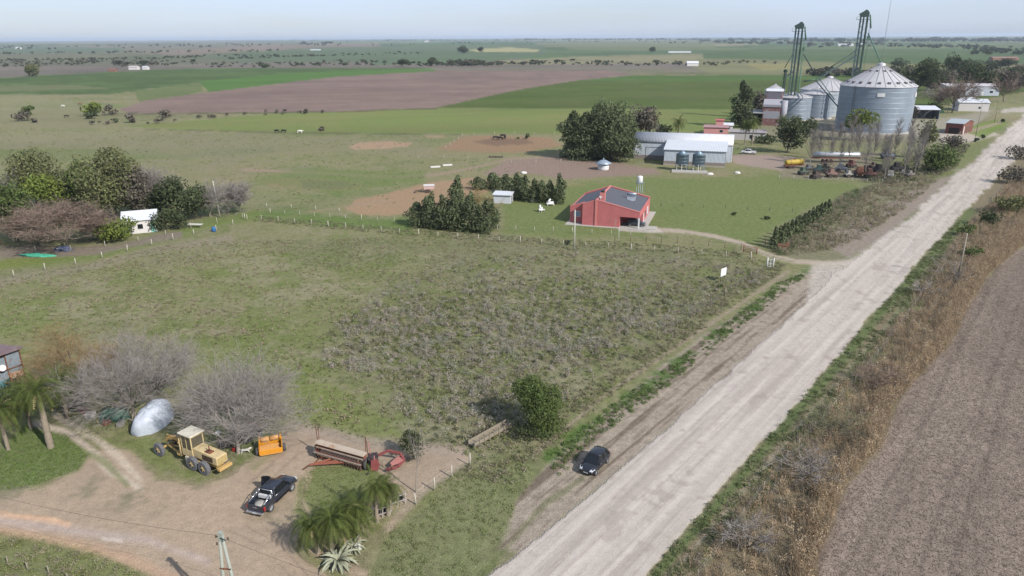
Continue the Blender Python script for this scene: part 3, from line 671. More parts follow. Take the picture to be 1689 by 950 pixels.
# ---- palms
palm(84,738,6.6,3.2,'palm with a thick trunk beside the twin wheel tracks',3,trad=.3)
palm(14,742,4.6,3.2,'palm leaning at the left edge in front of the tin shed',4)
palm(52,708,4.2,3.0,'palm between the tin shed and the thick-trunked palm',5)
palm(112,690,4.6,3.2,'palm in front of the orange willow',6)
palm(548,918,3.3,2.5,'palm above the grey agave at the bottom of the photo',7,lean=(.2,.2),leaf=.42,nf=54)
palm(524,912,2.7,2.2,'short palm at the left of the palm clump by the agave',8,lean=(-.3,0))
palm(592,888,2.8,2.4,'low bushy palm between the agave and the bar frames',21)
palm(562,900,3.2,2.5,'palm behind the others in the clump by the agave',9,lean=(.3,.3))
palm(622,862,3.5,2.1,'palm beside the seed drill and the stacked junk',10,nf=30)
palm(640,850,2.9,2.0,'yellowish palm right of the seed drill and nearest the fence posts',11)
palm(1118,228,6.5,4.6,'broad date palm behind the long metal barn',12,nf=36,leaf=.9,trad=.4)
palm(1240,240,9.,4.2,'tall palm at the right end of the metal barn',13,nf=30,leaf=.9)
palm(1228,238,7.5,3.6,'shorter palm beside the tall one at the barn end',14,leaf=.9)
palm(1290,232,8.5,3.8,'palm in front of the front silo',15,nf=30,leaf=.9)
palm(1310,228,7.5,3.6,'palm between the front silo and the round green tree',16,leaf=.9)
leafy(28,668,28,622,72,'dark leafy shrub under the palms beside the tin shed',LEAF_DARK,name='bush',cat='bush',base=0)
leafy(116,676,116,640,56,'dark shrub behind the thick-trunked palm where the wheel tracks start',LEAF_DARK,name='bush',cat='bush',base=0)
leafy(575,870,575,835,64,'green shrub filling the gap between the palm clump and the bar frames',LEAF_MID,name='bush',cat='bush',base=0)
# ---- agave
def agave(px,py,label,sc=1.):
    p=G(px,py); t=thing('agave',label,'agave plant',(p.x,p.y,0),0); r=random.Random(4); m=mat('agave_leaf',C(164,166,142),rough=.6,var=.25,scale=4,col2=C(140,146,112),thr=.6)
    for i in range(34):
        az=i*2.399; el=R(60-66*(i/34)+r.uniform(-8,8)); L=sc*r.uniform(1.2,2.0); w=.12*sc; rings=[]; q=Vector((0,0,.15)); d=Vector((math.cos(az)*math.cos(el),math.sin(az)*math.cos(el),math.sin(el)))
        for s in range(8):
            u=s/7; ww=w*(.55+.9*math.sin(math.pi*min(1,u*.75+.1)))*(1-u**3); sd=d.cross(Vector((0,0,1))).normalized(); n=sd.cross(d).normalized(); ww=max(ww,.01)
            rings.append([q-sd*ww+n*ww*.45,q-n*.03,q+sd*ww+n*ww*.45,q-n*.09*(1-u)]); q=q+d*L/7; d=(d+Vector((0,0,-.2-.07*s*(1-el)))).normalized()
            if q.z<.03: q.z=.03; d.z=max(d.z,0)
        MB().loft(rings,sm=False).build('leaf',m,t)
    return t
agave(558,928,'large grey-white agave with drooping leaves beside the farmyard entrance',1.15)
agave(583,905,'smaller pale agave just behind the large agave',.75)
# ---- single trees in the paddock
leafy(884,708,882,617,84,'round deep green tree at the edge of the paddock above the parked hatchback',LEAF_MID,lobes=16,dens=1.3,base=.06)
leafy(682,755,682,708,50,'small dark green shrub right of the seed drill',LEAF_DARK,name='bush',cat='bush',base=0,dens=.6)
leafy(905,725,905,690,60,'low green bush at the foot of the round green tree',LEAF_MID,name='bush',cat='bush',base=0,dens=.5)
leafy(860,722,860,700,44,'low dark bush left of the round green tree trunk',LEAF_DARK,name='bush',cat='bush',base=0,dens=.5)
# ---- big dark group in the middle
GM='tall trees left of the metal barn'
for a in [(944,260,946,182,62,'leftmost dark tree of the tall group beside the barn'),(966,262,970,184,70,'front dark tree of the tall group just behind the round feed hut'),(1008,262,1012,158,76,'tallest tree of the group beside the metal barn'),(1036,250,1038,186,44,'dark tree touching the left end of the metal barn'),(988,258,990,170,66,'lower dark tree in the front of the tall group'),(1012,266,1008,208,74,'lowest bushy tree in front of the tallest one')]:
    leafy(*a,LEAF_CONE,group=GM,lobes=16,base=.0,shape='round' if a[4]>70 else 'column',dens=1.5)
leafy(1058,236,1060,166,50,'greyish green tree behind the left end of the barn',LEAF_GREY,group=GM,lobes=12)
bare(1074,232,1074,190,34,'thin leafless tree behind the barn roof',TWIG,group=GM,levels=4)
leafy(1092,226,1092,202,34,'low dark bush between the barn and the date palm',LEAF_DARK,name='bush',cat='bush',base=0)
# ---- conifers west of the red house
GC='conifers planted west of the red house'
for i,(x,y,ty,w,s) in enumerate([(690,372,335,58,'leftmost low conifer of the clump'),(712,376,318,40,'second conifer from the left of the clump'),(733,378,322,38,'third conifer from the left of the clump'),(757,372,291,44,'tallest conifer in the clump'),(752,380,322,40,'conifer in front of the tallest one'),(778,382,318,40,'conifer right of the tallest one'),(800,383,330,40,'conifer second from the right end of the clump'),(812,376,336,34,'rightmost conifer of the clump')]):
    leafy(x,y,x,ty,w,s+' west of the red house',LEAF_CONE,name='conifer_tree',group=GC,shape='column',lobes=10,base=.0)
bare(796,364,796,303,56,'olive-orange leafless willow above the conifer clump',mat('olive_twigs',C(150,136,92),tint=True,var=.2),group=GC,kids=(9,7,6,5))
GC2='row of conifers behind the white shed'
for i,(x,y,ty,w) in enumerate([(790,312,292,38),(812,310,284,34),(834,318,288,36),(852,328,287,36),(866,332,290,32),(881,333,296,28),(895,334,298,28),(908,334,298,26),(923,336,288,28)]):
    leafy(x,y,x,ty,w,['first','second','third','fourth','fifth','sixth','seventh','eighth','ninth'][i]+' conifer from the left in the row behind the white shed',LEAF_CONE,name='conifer_tree',group=GC2,shape='column',lobes=8,base=.0)
GH='young conifers of the hedge by the driveway gate'
for i in range(14):
    t_=i/13; x=1277+(1366-1277)*t_; y=409+(352-409)*t_; hh=[30,27,26,25,24,24,23,23,22,22,21,21,20,19][i]
    leafy(x,y,x,y-hh-3,27-6*t_,['nearest','second','third','fourth','fifth','sixth','seventh','eighth','ninth','tenth','eleventh','twelfth','thirteenth','farthest'][i]+' small dark conifer along the hedge from the driveway gate',LEAF_CONE,name='conifer_tree',group=GH,shape='cone',lobes=7,base=0)
# ---- round the silos
GS='trees round the grain silos'
leafy(1222,210,1222,134,46,'tall dark conifer left of the grain plant',LEAF_DARK,name='conifer_tree',group=GS,shape='column',lobes=12,base=.05)
leafy(1250,200,1250,150,30,'grey-green tree behind the tall dark conifer',LEAF_GREY,group=GS)
leafy(1298,252,1298,190,56,'dark bushy tree left of the bare poplars',LEAF_DARK,group=GS,lobes=12,base=.04)
leafy(1328,236,1328,196,34,'dark green tree in front of the silo group',LEAF_DARK,group=GS)
leafy(1414,232,1414,178,52,'round yellowish green tree in front of the giant silo',LEAF_FRESH,group=GS,lobes=12,base=.3)
leafy(1262,236,1262,222,44,'low dark hedge right of the barn palms',LEAF_DARK,group=GS,name='bush',cat='bush',base=0)
leafy(1545,285,1545,236,52,'dark green shrubby tree beside the road end of the junk yard',LEAF_MID,group=GS,base=0)
leafy(1524,262,1524,190,34,'thin green tree right of the giant silo',LEAF_OLIVE,group=GS,dens=.5)
leafy(1575,245,1575,222,40,'grey shrub beside the brick building',LEAF_GREY,group=GS,name='bush',cat='bush',base=0)
bare(1570,186,1570,128,62,'rounded leafless tree beyond the giant silo',TWIGB,group=GS)
GP='bare poplars along the junk yard'
for i,(x,y,ty,w) in enumerate([(1336,270,196,34),(1368,268,192,22),(1398,274,186,26),(1350,262,200,24),(1384,284,204,22),(1412,262,190,26),(1440,262,192,24),(1475,258,196,26),(1508,290,210,26),(1426,290,196,24),(1456,272,200,20),(1458,298,206,26),(1490,292,190,28),(1498,270,200,24),(1516,278,196,26),(1384,240,190,18)]):
    poplar(x,y,ty,w,['first','second','third','fourth','fifth','sixth','seventh','eighth','ninth','tenth','eleventh','twelfth','thirteenth','fourteenth','fifteenth','shortest'][i]+' thin leafless poplar from the left in front of the silos',GP,i)
GE='trees of the settlement right of the silos'
for a in [(1512,158,1512,92,68,'huge dark round tree right behind the giant silo',LEAF_DARK),(1568,128,1568,83,26,'pointed dark tree above the settlement',LEAF_DARK),(1606,152,1606,102,46,'dark tree left of the long white house',LEAF_DARK),(1588,132,1588,96,30,'dark tree right of the pointed one',LEAF_DARK),(1640,150,1640,110,46,'dull brown-green tree behind the long white house',LEAF_GREY),(1668,152,1668,108,44,'brown-green tree at the right behind the long white house',LEAF_GREY),(1548,150,1548,112,40,'grey-green tree between the dark trees',LEAF_GREY),(1690,150,1690,106,40,'dark tree at the right edge behind the houses',LEAF_DARK),(1625,124,1625,102,40,'far dark tree at the top of the settlement',LEAF_FAR),(1480,112,1480,96,26,'small dark tree above the giant silo shoulder',LEAF_FAR)]:
    leafy(*a[:6],a[6],group=GE,lobes=12,base=.05)
bare(1590,160,1590,115,56,'leafless tree in front of the dark settlement trees',TWIGB,group=GE,levels=4)
bare(1655,168,1655,118,50,'leafless tree beside the long white house',TWIGB,group=GE,levels=4)
for i,(x,y,ty,w,m,l) in enumerate([(1500,140,108,34,LEAF_GREY,'brown-green tree left of the huge dark tree'),(1530,150,118,34,LEAF_GREY,'brown-green tree in front of the dark settlement trees'),(1558,140,112,36,LEAF_GREY,'grey-green tree below the pointed dark tree'),(1628,152,118,34,LEAF_DARK,'dark tree directly above the long pale house roof'),(1655,140,108,44,LEAF_DARK,'broad dark tree above the right end of the long house'),(1678,134,104,40,LEAF_GREY,'grey tree above the upper right corner houses'),(1600,118,96,36,LEAF_FAR,'dark tree at the back of the settlement beside the pointed one'),(1650,112,94,40,LEAF_FAR,'far dark tree near the brown-roofed building'),(1540,186,168,26,LEAF_MID,'green bushy tree in front of the white-roofed shed'),(1505,196,170,20,LEAF_GREY,'small grey-green tree beside the giant silo base')]):
    leafy(x,y,x,ty,w,l,m,group=GE,lobes=12,base=.03)
bare(1628,150,1628,112,60,'hazy brown leafless tree behind the long pale house',TWIGB,group=GE,levels=4,kids=(12,10,8))
bare(1545,175,1545,132,56,'hazy grey leafless tree behind the white-roofed shed',TWIG,group=GE,levels=4,kids=(12,10,8))
# ---- bushes on the right verge
GR='shrubs on the right-hand verge'
for a in [(1660,352,1660,318,52,'olive shrub high on the right verge',LEAF_OLIVE),(1632,372,1632,346,36,'dark shrub on the right verge left of the olive one',LEAF_DARK),(1592,388,1592,366,30,'dark green shrub beside the wooden power pole',LEAF_MID),(1602,425,1602,404,32,'dark shrub at the foot of the wooden power pole',LEAF_MID),(1670,302,1670,272,50,'grey-brown shrub by the far right verge',LEAF_GREY),(1685,345,1685,320,40,'rust-tinged shrub at the right edge',LEAF_RUST),(1680,262,1680,240,44,'farthest grey shrub on the right verge',LEAF_GREY)]:
    leafy(*a[:6],a[6],name='bush',cat='bush',group=GR,base=0,dens=.7)
bare(1560,465,1560,415,70,'grey leafless shrub between the road and the power pole',TWIG,name='bare_shrub',group=GR,kids=(8,6,5),levels=4,trunk_h=.1)
bare(1530,488,1530,460,50,'low grey leafless shrub nearer than the one by the pole',TWIG,name='bare_shrub',group=GR,kids=(8,6,5),levels=4,trunk_h=.1)
bare(1380,722,1380,672,95,'dense grey-green leafless shrub on the near right verge',mat('green_twigs',C(120,122,92),tint=True,var=.2),name='bare_shrub',group=GR,kids=(10,8,7),levels=4,trunk_h=.1)
bare(1330,790,1330,740,100,'tangled grey leafless shrub on the near right verge below the green one',TWIG,name='bare_shrub',group=GR,kids=(10,8,7),levels=4,trunk_h=.1)
bare(1450,640,1450,590,80,'purplish leafless shrub halfway along the right verge',TWIGB,name='bare_shrub',group=GR,kids=(10,8,7),levels=4,trunk_h=.1)
bare(1230,905,1230,855,90,'twiggy grey shrub at the bottom of the right verge',TWIG,name='bare_shrub',group=GR,kids=(10,8,7),levels=4,trunk_h=.1)
bare(686,812,688,690,48,'thin leafless sapling with a pale stem by the fence posts',TWIG,name='bare_tree',levels=4,kids=(6,5,4),bark=BARKG,trunk_h=.5)
# ---- middle-distance bushes and lone trees, left pasture
GB='lone trees and bushes on the left pasture'
for a in [(50,126,50,102,32,'round olive tree alone on the left beyond the green field',LEAF_OLIVE),(152,192,152,162,34,'yellow-green tree left of the brown field corner',LEAF_FRESH),(150,196,150,182,24,'dark bush at the foot of the yellow-green tree',LEAF_DARK),(46,190,46,173,24,'green bush near the left edge of the pasture',LEAF_MID),(34,200,34,182,26,'grey bush below the green one near the left edge',LEAF_GREY),(184,190,184,173,22,'grey-brown bush right of the yellow-green tree',LEAF_GREY),(218,202,218,186,22,'grey bush by the corner of the light green field',LEAF_GREY),(272,193,272,181,26,'low grey-brown bush on the brown field edge',LEAF_GREY),(60,202,60,194,16,'tiny dark bush on the left pasture',LEAF_GREY),(190,202,190,194,14,'tiny dark bush below the brown field corner',LEAF_DARK),(530,216,530,206,11,'lone small grey bush on the edge of the light green field',LEAF_GREY),(870,229,870,221,10,'small dark bush beside the cattle pen',LEAF_DARK),(505,188,505,178,10,'small dark bush on the edge of the brown field',LEAF_GREY),(435,112,435,102,20,'round dark bush beyond the far green field',LEAF_DARK),(318,104,318,97,12,'small dark bush in the scrub left of the round dark one',LEAF_DARK),(664,110,664,94,22,'dark tree at the left end of the far scrub band',LEAF_DARK),(712,108,712,91,22,'dark tree rising from the far scrub band',LEAF_DARK),(765,88,765,74,22,'left one of two round trees by the yellow field',LEAF_FAR),(792,86,792,76,13,'right one of two round trees by the yellow field',LEAF_FAR),(1075,86,1075,76,13,'small dark tree left of the long white roof',LEAF_FAR),(1082,104,1082,97,14,'dark bush in the scrub right of centre',LEAF_DARK),(855,229,855,226,8,'weeds clump in the cattle pen',LEAF_MID),(935,404,935,396,10,'small tuft bush near the concrete pole',LEAF_DARK),(1210,355,1210,349,10,'dark tussock on the lawn left of the hedge',LEAF_DARK),(1266,362,1266,355,12,'dark small bush on the lawn',LEAF_DARK),(1188,474,1188,469,10,'low tussock under the white sign',LEAF_MID)]:
    leafy(*a[:6],a[6],name='bush' if a[1]-a[3]<16 else 'tree',cat='bush' if a[1]-a[3]<16 else 'tree',group=GB,base=0,lobes=7)  # short-looking plants take the name bush, the small far trees too
# ---- far hedgerows: low bands of scrub, trees one can tell apart get their own object
FARM=[]
def far_mesh(seed,m,n=60,bark=True):
    V,F,T=crown_geo(1.,1.2,seed,n,.16,6,.02,'round'); return npmesh('tree',V,F,m,T)
for i,m in enumerate([LEAF_FAR,LEAF_FAR,LEAF_GREY,LEAF_DARK,LEAF_GREY]): FARM.append(far_mesh(50+i,m,90))
def scrub_band(name,pts,n,hm,seed,jit=2.,cols=None):
    r=np.random.default_rng(seed); Vs=[];Fs=[];Ts=[];o=0
    for i in range(n):
        t_=r.random()*(len(pts)-1); k=int(t_); f=t_-k; x=pts[k][0]*(1-f)+pts[k+1][0]*f; y=pts[k][1]*(1-f)+pts[k+1][1]*f+r.uniform(-jit,jit)
        p=G(x,max(y,64.5)); h=r.uniform(*hm); V,F,T=crown_geo(h,h*r.uniform(1.2,2.6),seed*100+i,46,h*.3,4,.0); V=V+np.array([p.x,p.y,0]); Vs.append(V);Fs.append(F+o);o+=len(V);Ts.append(T*(.8+.4*r.random())*np.array([1+.3*(r.random()-.3),1,1]))
    return tag(npobj(name,np.concatenate(Vs),np.concatenate(Fs),LEAF_FAR,None,np.concatenate(Ts)),kind='stuff')
def far_row(pts,n,hm,label,grp,jit=2.,wr=(.9,1.8),kinds=(0,1,2,3,4),name='tree'):
    for i in range(n):
        t_=random.random()*(len(pts)-1); k=int(t_); f=t_-k; x=pts[k][0]*(1-f)+pts[k+1][0]*f; y=pts[k][1]*(1-f)+pts[k+1][1]*f+random.uniform(-jit,jit)
        p=G(x,max(y,64.5)); o=bpy.data.objects.new(name,FARM[random.choice(kinds)]); link(o); h=random.uniform(*hm); w=h*random.uniform(*wr)
        o.location=(p.x,p.y,0); o.scale=(w,w,h); o.rotation_euler=(0,0,random.random()*6.28); tag(o,label,'tree',grp)
far_row([(650,107),(760,108),(850,106),(920,104),(1060,106),(1200,106)],24,(3,6.5),'low scrubby grey tree in the creek band beyond the brown field','scrub trees along the creek',2.0)
far_row([(740,106),(800,107)],14,(6,9),'low scrubby grey tree in the creek band beyond the brown field','scrub trees along the creek',1.5,kinds=(2,4))
far_row([(0,107),(120,104),(180,100),(330,108),(470,108),(560,104),(650,107)],18,(3,6),'low scrubby tree in the band beyond the far left green field','scrub trees beyond the left green field',3)
far_row([(190,109),(255,108)],14,(6,10),'dark tree round the small far farmhouses on the left','trees round the far left farmhouses',2,kinds=(2,4,0))
far_row([(0,106),(90,105),(180,103)],8,(5,8),'grey tree in the long dark row at the far left','far left row of trees',1.,kinds=(2,4))
far_row([(380,96),(470,94),(540,92),(600,90)],12,(3,6),'small tree in the thin hedgerow of the far left-centre fields','far hedgerow left of centre',1.5)
far_row([(570,92),(640,88),(700,87)],10,(3,7),'small tree of the straight far hedgerow right of centre','straight far hedgerow',1.)
far_row([(0,79),(80,77),(180,76),(300,75),(400,74),(560,73)],20,(7,14),'distant tree clump near the left horizon','distant trees near the left horizon',2)
far_row([(490,74),(520,74),(560,73),(585,75)],8,(14,24),'taller distant tree left of centre near the horizon','taller distant trees left of centre',.6,kinds=(0,3))
far_row([(600,70),(700,69),(900,68),(1100,68)],10,(8,16),'tiny distant tree near the centre horizon','distant trees near the centre horizon',1.5)
far_row([(1180,70),(1250,70),(1320,74)],12,(12,20),'distant tree in the row behind the left elevator tower','distant trees behind the elevator towers',1.5)
far_row([(1330,76),(1370,74),(1420,74),(1490,75)],14,(10,17),'tree near the small far white farm between the towers','trees round the far white farm',1.5,kinds=(0,2,3))
far_row([(1490,74),(1580,76),(1689,84)],16,(7,12),'distant dark tree in the long row at the upper right','long distant row at the upper right',2,kinds=(0,3))
far_row([(1600,88),(1689,92)],12,(7,13),'darker tree in the near row at the upper right edge','nearer dark row at the upper right',3,kinds=(3,0))
far_row([(1330,124),(1380,124),(1420,126),(1500,120)],10,(6,10),'grey-brown tree in the row behind the silos','trees behind the silos',2,kinds=(2,4))
far_row([(1180,103),(1230,104),(1300,106)],10,(3,5),'scattered scrub tree in the tan field left of the towers','scrub in the tan field',2)
far_row([(60,200),(200,205),(300,198),(420,188),(560,185)],22,(1.2,2.6),'low grey bush along the edge of the brown field','low bushes on the brown field edge',3,kinds=(2,4),name='bush')
scrub_band('creek_scrub',[(650,106),(760,108),(850,106),(920,104),(1060,107),(1200,106)],170,(2,5),71,2.6)
scrub_band('creek_scrub',[(740,106),(800,107)],40,(4,8),78,2)
scrub_band('left_scrub',[(0,107),(120,104),(180,100),(330,108),(470,108),(560,104),(650,107)],160,(2,5),72,4)
scrub_band('left_scrub',[(0,101),(120,99),(250,97),(330,94),(470,92)],80,(3,6),73,1.2)
scrub_band('hedgerow_scrub',[(380,97),(470,94),(540,92),(700,88)],70,(2,5),74,1.)
scrub_band('left_scrub',[(0,90),(150,88),(300,86),(460,84)],50,(4,8),75,1.)
scrub_band('silo_scrub',[(1330,124),(1400,125),(1500,120)],60,(4,8),76,3)
scrub_band('upper_right_scrub',[(1330,76),(1490,75),(1600,80),(1689,90)],130,(6,11),77,3)
scrub_band('upper_right_scrub',[(1180,71),(1320,73)],50,(9,15),79,1)
scrub_band('horizon_scrub',[(0,80),(300,76),(560,73),(900,69),(1180,70)],120,(6,12),80,3)
# the treeline on the horizon, too far to tell trees apart
def wood(name,x0,x1,y,n,hm,seed,depth=300):
    r=np.random.default_rng(seed); P=[];Hh=[]
    Vs=[];Fs=[];Ts=[];o=0
    for i in range(n):
        x=x0+(x1-x0)*r.random(); p=G(x,y+r.uniform(-.25,.25)); h=hm*(.5+.8*vn(np.array([x/14.]),np.array([3.]),seed)[0]); 
        V,F,T=crown_geo(h,h*r.uniform(1.5,4),seed*100+i,22,h*.45,3,.0); V=V+np.array([p.x,p.y,0]); Vs.append(V);Fs.append(F+o);o+=len(V);Ts.append(T)
    return tag(npobj(name,np.concatenate(Vs),np.concatenate(Fs),LEAF_FAR,None,np.concatenate(Ts)),kind='stuff')
wood('distant_wood',-120,900,67.0,260,17,61); wood('distant_wood',850,1800,66.0,320,20,62); wood('distant_wood',1150,1800,68.6,220,20,63)

# ================================================ GROUND COVER
def sample(poly,n,seed,fn=None):
    r=np.random.default_rng(seed); P=np.array([tuple(G(x,min(max(y,64.5),1030)))[:2] for x,y in poly]); lo=P.min(0); hi=P.max(0); out=[]
    tot=0
    while tot<n:
        q=lo+(hi-lo)*r.random((n*3,2)); px,py=to_px(q[:,0],q[:,1]); k=(sdf(px,py,poly)>0)&(q[:,1]>8)
        if fn is not None: k&=fn(q[:,0],q[:,1],px,py,r)
        q=q[k]; out.append(q); tot+=len(q)
        if len(out)>60: break
    return np.concatenate(out)[:n]
def clumps(name,pts,h,w,n,size,cols,m,seed,up=.6,kind='stuff',asp=2.2,hvar=.6):
    """many small low plants: n pointed blades in a dome each"""
    r=np.random.default_rng(seed); N=len(pts); s=(1-hvar/2+hvar*r.random(N)); idx=np.repeat(np.arange(N),n)
    d=rdir(N*n,r); d[:,2]=np.abs(d[:,2])+.25; d=unit(d); q=(.45+.55*r.random(N*n))[:,None]
    P=np.zeros((N*n,3)); P[:,:2]=pts[idx]+d[:,:2]*q*(w*s)[idx][:,None]; P[:,2]=d[:,2]*q[:,0]*(h*s)[idx]+.03
    V,F=cards(P,size*.62,r,up=up*.4,asp=asp,outward=d*1.25); V[:,2]=np.maximum(V[:,2],.006)
    c=np.array(cols)[r.integers(0,len(cols),N)]*1.42; c=c*(.8+.4*r.random((N,1))); T=c[idx]*(.85+.3*r.random((N*n,1)))
    return tag(npobj(name,V,F,m,None,np.repeat(T,4,0)),kind=kind)
def blades(name,pts,h,n,wd,cols,m,seed,lean=.5,kind='stuff'):
    r=np.random.default_rng(seed); N=len(pts); idx=np.repeat(np.arange(N),n); s=(.5+r.random(N))[idx]*h
    an=r.random(N*n)*6.28; b=np.zeros((N*n,3)); b[:,:2]=pts[idx]+r.normal(size=(N*n,2))*h*.22
    tip=b.copy(); tip[:,0]+=np.cos(an)*s*lean; tip[:,1]+=np.sin(an)*s*lean; tip[:,2]=s
    sd=np.stack([-np.sin(an),np.cos(an),np.zeros(N*n)],1)*wd
    V=np.stack([b-sd,b+sd,tip],1).reshape(-1,3); F=np.arange(3*N*n).reshape(-1,3)
    c=np.array(cols)[r.integers(0,len(cols),N)]*1.35*(.8+.4*r.random((N,1))); T=c[idx]*(.85+.3*r.random((N*n,1)))
    return tag(npobj(name,V,F,m,None,np.repeat(T,3,0)),kind=kind)
WEED=mat('weeds',(1,1,1),rough=.9,var=.1,tint=True,transl=.35,spec=.1)
nz2=lambda X_,Y_,sc,s:fbm(X_,Y_,sc,s,3)
cG=[C(126,131,88),C(118,126,80),C(136,136,100)]; cT=[C(150,142,130),C(140,132,120),C(158,150,140),C(128,126,104)]; cD=[C(108,118,68),C(112,120,74)]
dens=lambda sc,s,a,b:(lambda X_,Y_,px,py,r: r.random(len(X_))<(.12+.88*sst(nz2(X_,Y_,sc,s)+(nz2(X_,Y_,sc*.3,s+3)-.5)*.5,a-.12,b+.14)))
def soft(f):
    return lambda X_,Y_,px,py,r: f(X_,Y_,px,py,r)&(r.random(len(X_))<sst(sdf(px,py,SCRUB)+(nz2(X_,Y_,5,55)-.5)*70,-4,62)*sst(py,395,560)*.8+.2*(sdf(px,py,SCRUB)>4))
clumps('thistle_scrub',sample(SCRUB,900,1,soft(dens(7,91,.35,.6))),.7,.5,34,.15,cT,WEED,11)
clumps('thistle_puffs',sample(SCRUB,900,71,soft(dens(6,90,.5,.62))),.95,.6,60,.11,[C(164,156,146),C(156,146,136),C(150,152,136)],WEED,72,hvar=.9)
clumps('shade_tufts',sample(SCRUB,450,73,soft(dens(6,89,.4,.6))),.45,.45,30,.15,[C(84,92,58),C(92,98,66)],WEED,74)  # dark green shade between the puffs is put into these tufts' colour
clumps('green_scrub',sample(SCRUB,700,2,soft(dens(5,92,.4,.62))),.5,.5,26,.15,cD+cG+cG,WEED,12)
clumps('low_scrub',sample(SCRUB,3600,3,soft(dens(3,88,.3,.5))),.28,.35,12,.14,cG+cG+cT,WEED,13)
PAD=[(-20,470),(300,400),(700,390),(1250,425),(1290,450),(1000,640),(880,740),(700,740),(480,700),(330,590),(0,560)]
clumps('pasture_tufts',sample(PAD,5200,4,dens(6,93,.42,.62)),.15,.3,9,.15,cG+cD,WEED,14)
clumps('dry_tufts',sample(PAD,3500,5,dens(4,94,.5,.66)),.28,.4,9,.17,[C(140,130,112),C(150,136,116)],WEED,15)
clumps('far_pasture_tufts',sample([(0,210),(700,225),(900,300),(650,345),(400,350),(0,440)],900,6,dens(12,95,.45,.6)),.14,.5,16,.22,cG+cG,WEED,16)
BR=[(1010,1030),(1125,950),(1250,805),(1345,690),(1435,585),(1500,505),(1545,440),(1600,370),(1660,310),(1760,220),(1800,260),(1689,400),(1627,452),(1592,508),(1561,570),(1471,665),(1449,735),(1389,800),(1340,940),(1325,1030)]
bd=[C(172,150,122),C(156,134,110),C(182,164,138),C(142,128,108)]; bg_=[C(136,124,112),C(124,116,100),C(146,136,126)]
def rightside(X_,Y_,px,py,r): return r.random(len(X_))<sst(sdf(px,py,STUB),-42,-6)*.9+.1
clumps('brown_weeds',sample(BR,4600,21,rightside),1.35,.55,60,.10,bd,WEED,22,up=1.2,asp=3.2)
clumps('dark_brush',sample(BR,1100,81,dens(3.5,82,.5,.62)),.9,.5,50,.11,[C(104,98,80),C(92,96,70),C(112,100,84)],WEED,83,up=1.)
clumps('grey_weeds',sample(BR,2400,23),.8,.5,48,.10,bg_,WEED,24,up=1.,asp=3.4)
blades('dry_grass',sample(BR,8000,25,rightside),1.25,14,.014,bd+[C(176,156,124)],WEED,26,lean=.55)
VG=[(1065,960),(1100,915),(1205,790),(1283,704),(1384,586),(1450,509),(1484,474),(1532,414),(1590,356),(1545,440),(1500,505),(1435,585),(1345,690),(1250,805),(1125,950)]
clumps('verge_weeds',sample(VG,1300,27,dens(2.2,96,.45,.6)),.26,.36,20,.12,[C(100,112,72),C(94,106,68),C(112,120,82),C(126,124,98)],WEED,28)
LV=[(905,752),(1010,668),(1100,608),(1180,548),(1290,462),(1340,448),(1290,485),(1180,575),(1100,640),(1010,705),(920,790)]
clumps('verge_weeds',sample(LV,700,29,dens(2.5,97,.45,.58)),.25,.35,18,.14,[C(92,112,64),C(100,114,70)],WEED,30)
SV=[(600,960),(640,880),(720,800),(860,740),(880,780),(850,850),(790,940),(700,960)]
clumps('verge_grass',sample(SV,500,31,dens(3,98,.4,.6)),.12,.3,12,.10,[C(120,130,84),C(128,132,92)],WEED,32)
clumps('fence_weeds',sample([(740,790),(880,700),(1000,620),(1160,505),(1275,430),(1300,440),(1180,530),(1020,645),(900,745),(850,800)],1000,33,dens(3,99,.4,.6)),.35,.4,22,.12,[C(128,122,98),C(110,116,80),C(146,138,118)],WEED,34)
clumps('roadside_scrub',sample([(1270,420),(1300,395),(1400,330),(1480,292),(1560,285),(1500,340),(1420,395),(1340,425)],1500,35,dens(6,84,.4,.6)),.9,.65,34,.18,[C(144,134,114),C(118,118,88),C(156,144,126)],WEED,36)
clumps('roadside_scrub',sample([(1270,410),(1330,360),(1400,318),(1450,305),(1400,350),(1330,405),(1290,425)],450,37),1.1,.85,34,.2,[C(100,110,78),C(136,128,108)],WEED,38)
clumps('roadside_scrub',sample([(1420,300),(1480,270),(1560,240),(1600,240),(1570,285),(1480,305)],420,39),1.1,.9,22,.4,[C(104,108,80),C(120,114,98)],WEED,40)
clumps('fence_weeds',sample([(420,356),(540,366),(700,380),(930,396),(1080,402),(1240,418),(1240,426),(1000,410),(700,392),(420,366)],900,41),.18,.5,12,.18,[C(104,112,74),C(130,122,100)],WEED,42)
clumps('corner_weeds',sample([(-20,885),(60,895),(160,920),(230,950),(230,1010),(-20,1010)],300,43,dens(2,101,.4,.6)),.4,.4,30,.10,[C(124,130,84),C(146,138,116)],WEED,44)
blades('lawn_grass',sample([(-20,770),(40,700),(110,720),(145,752),(130,775),(60,800),(-20,812)],1600,45),.14,7,.014,[C(104,128,62),C(112,130,70)],WEED,46)
blades('yard_grass',sample([(505,770),(600,765),(640,790),(600,830),(520,860),(500,820)],900,47),.12,7,.014,[C(126,142,78),C(132,140,88)],WEED,48)
def straw(name,pts,ln,wd,cols,seed):
    r=np.random.default_rng(seed); N=len(pts); an=r.random(N)*6.28; L=(ln*(.5+r.random(N)))[:,None]; d=np.stack([np.cos(an),np.sin(an),np.zeros(N)],1); s=np.stack([-np.sin(an),np.cos(an),np.zeros(N)],1)*wd
    P=np.zeros((N,3)); P[:,:2]=pts; P[:,2]=.012; e=P+d*L; e[:,2]+=.06*r.random(N)
    c=np.array(cols)[r.integers(0,len(cols),N)]; return tag(npobj(name,np.stack([P-s,P+s,e],1).reshape(-1,3),np.arange(3*N).reshape(-1,3),WEED,None,np.repeat(c,3,0)),kind='stuff')
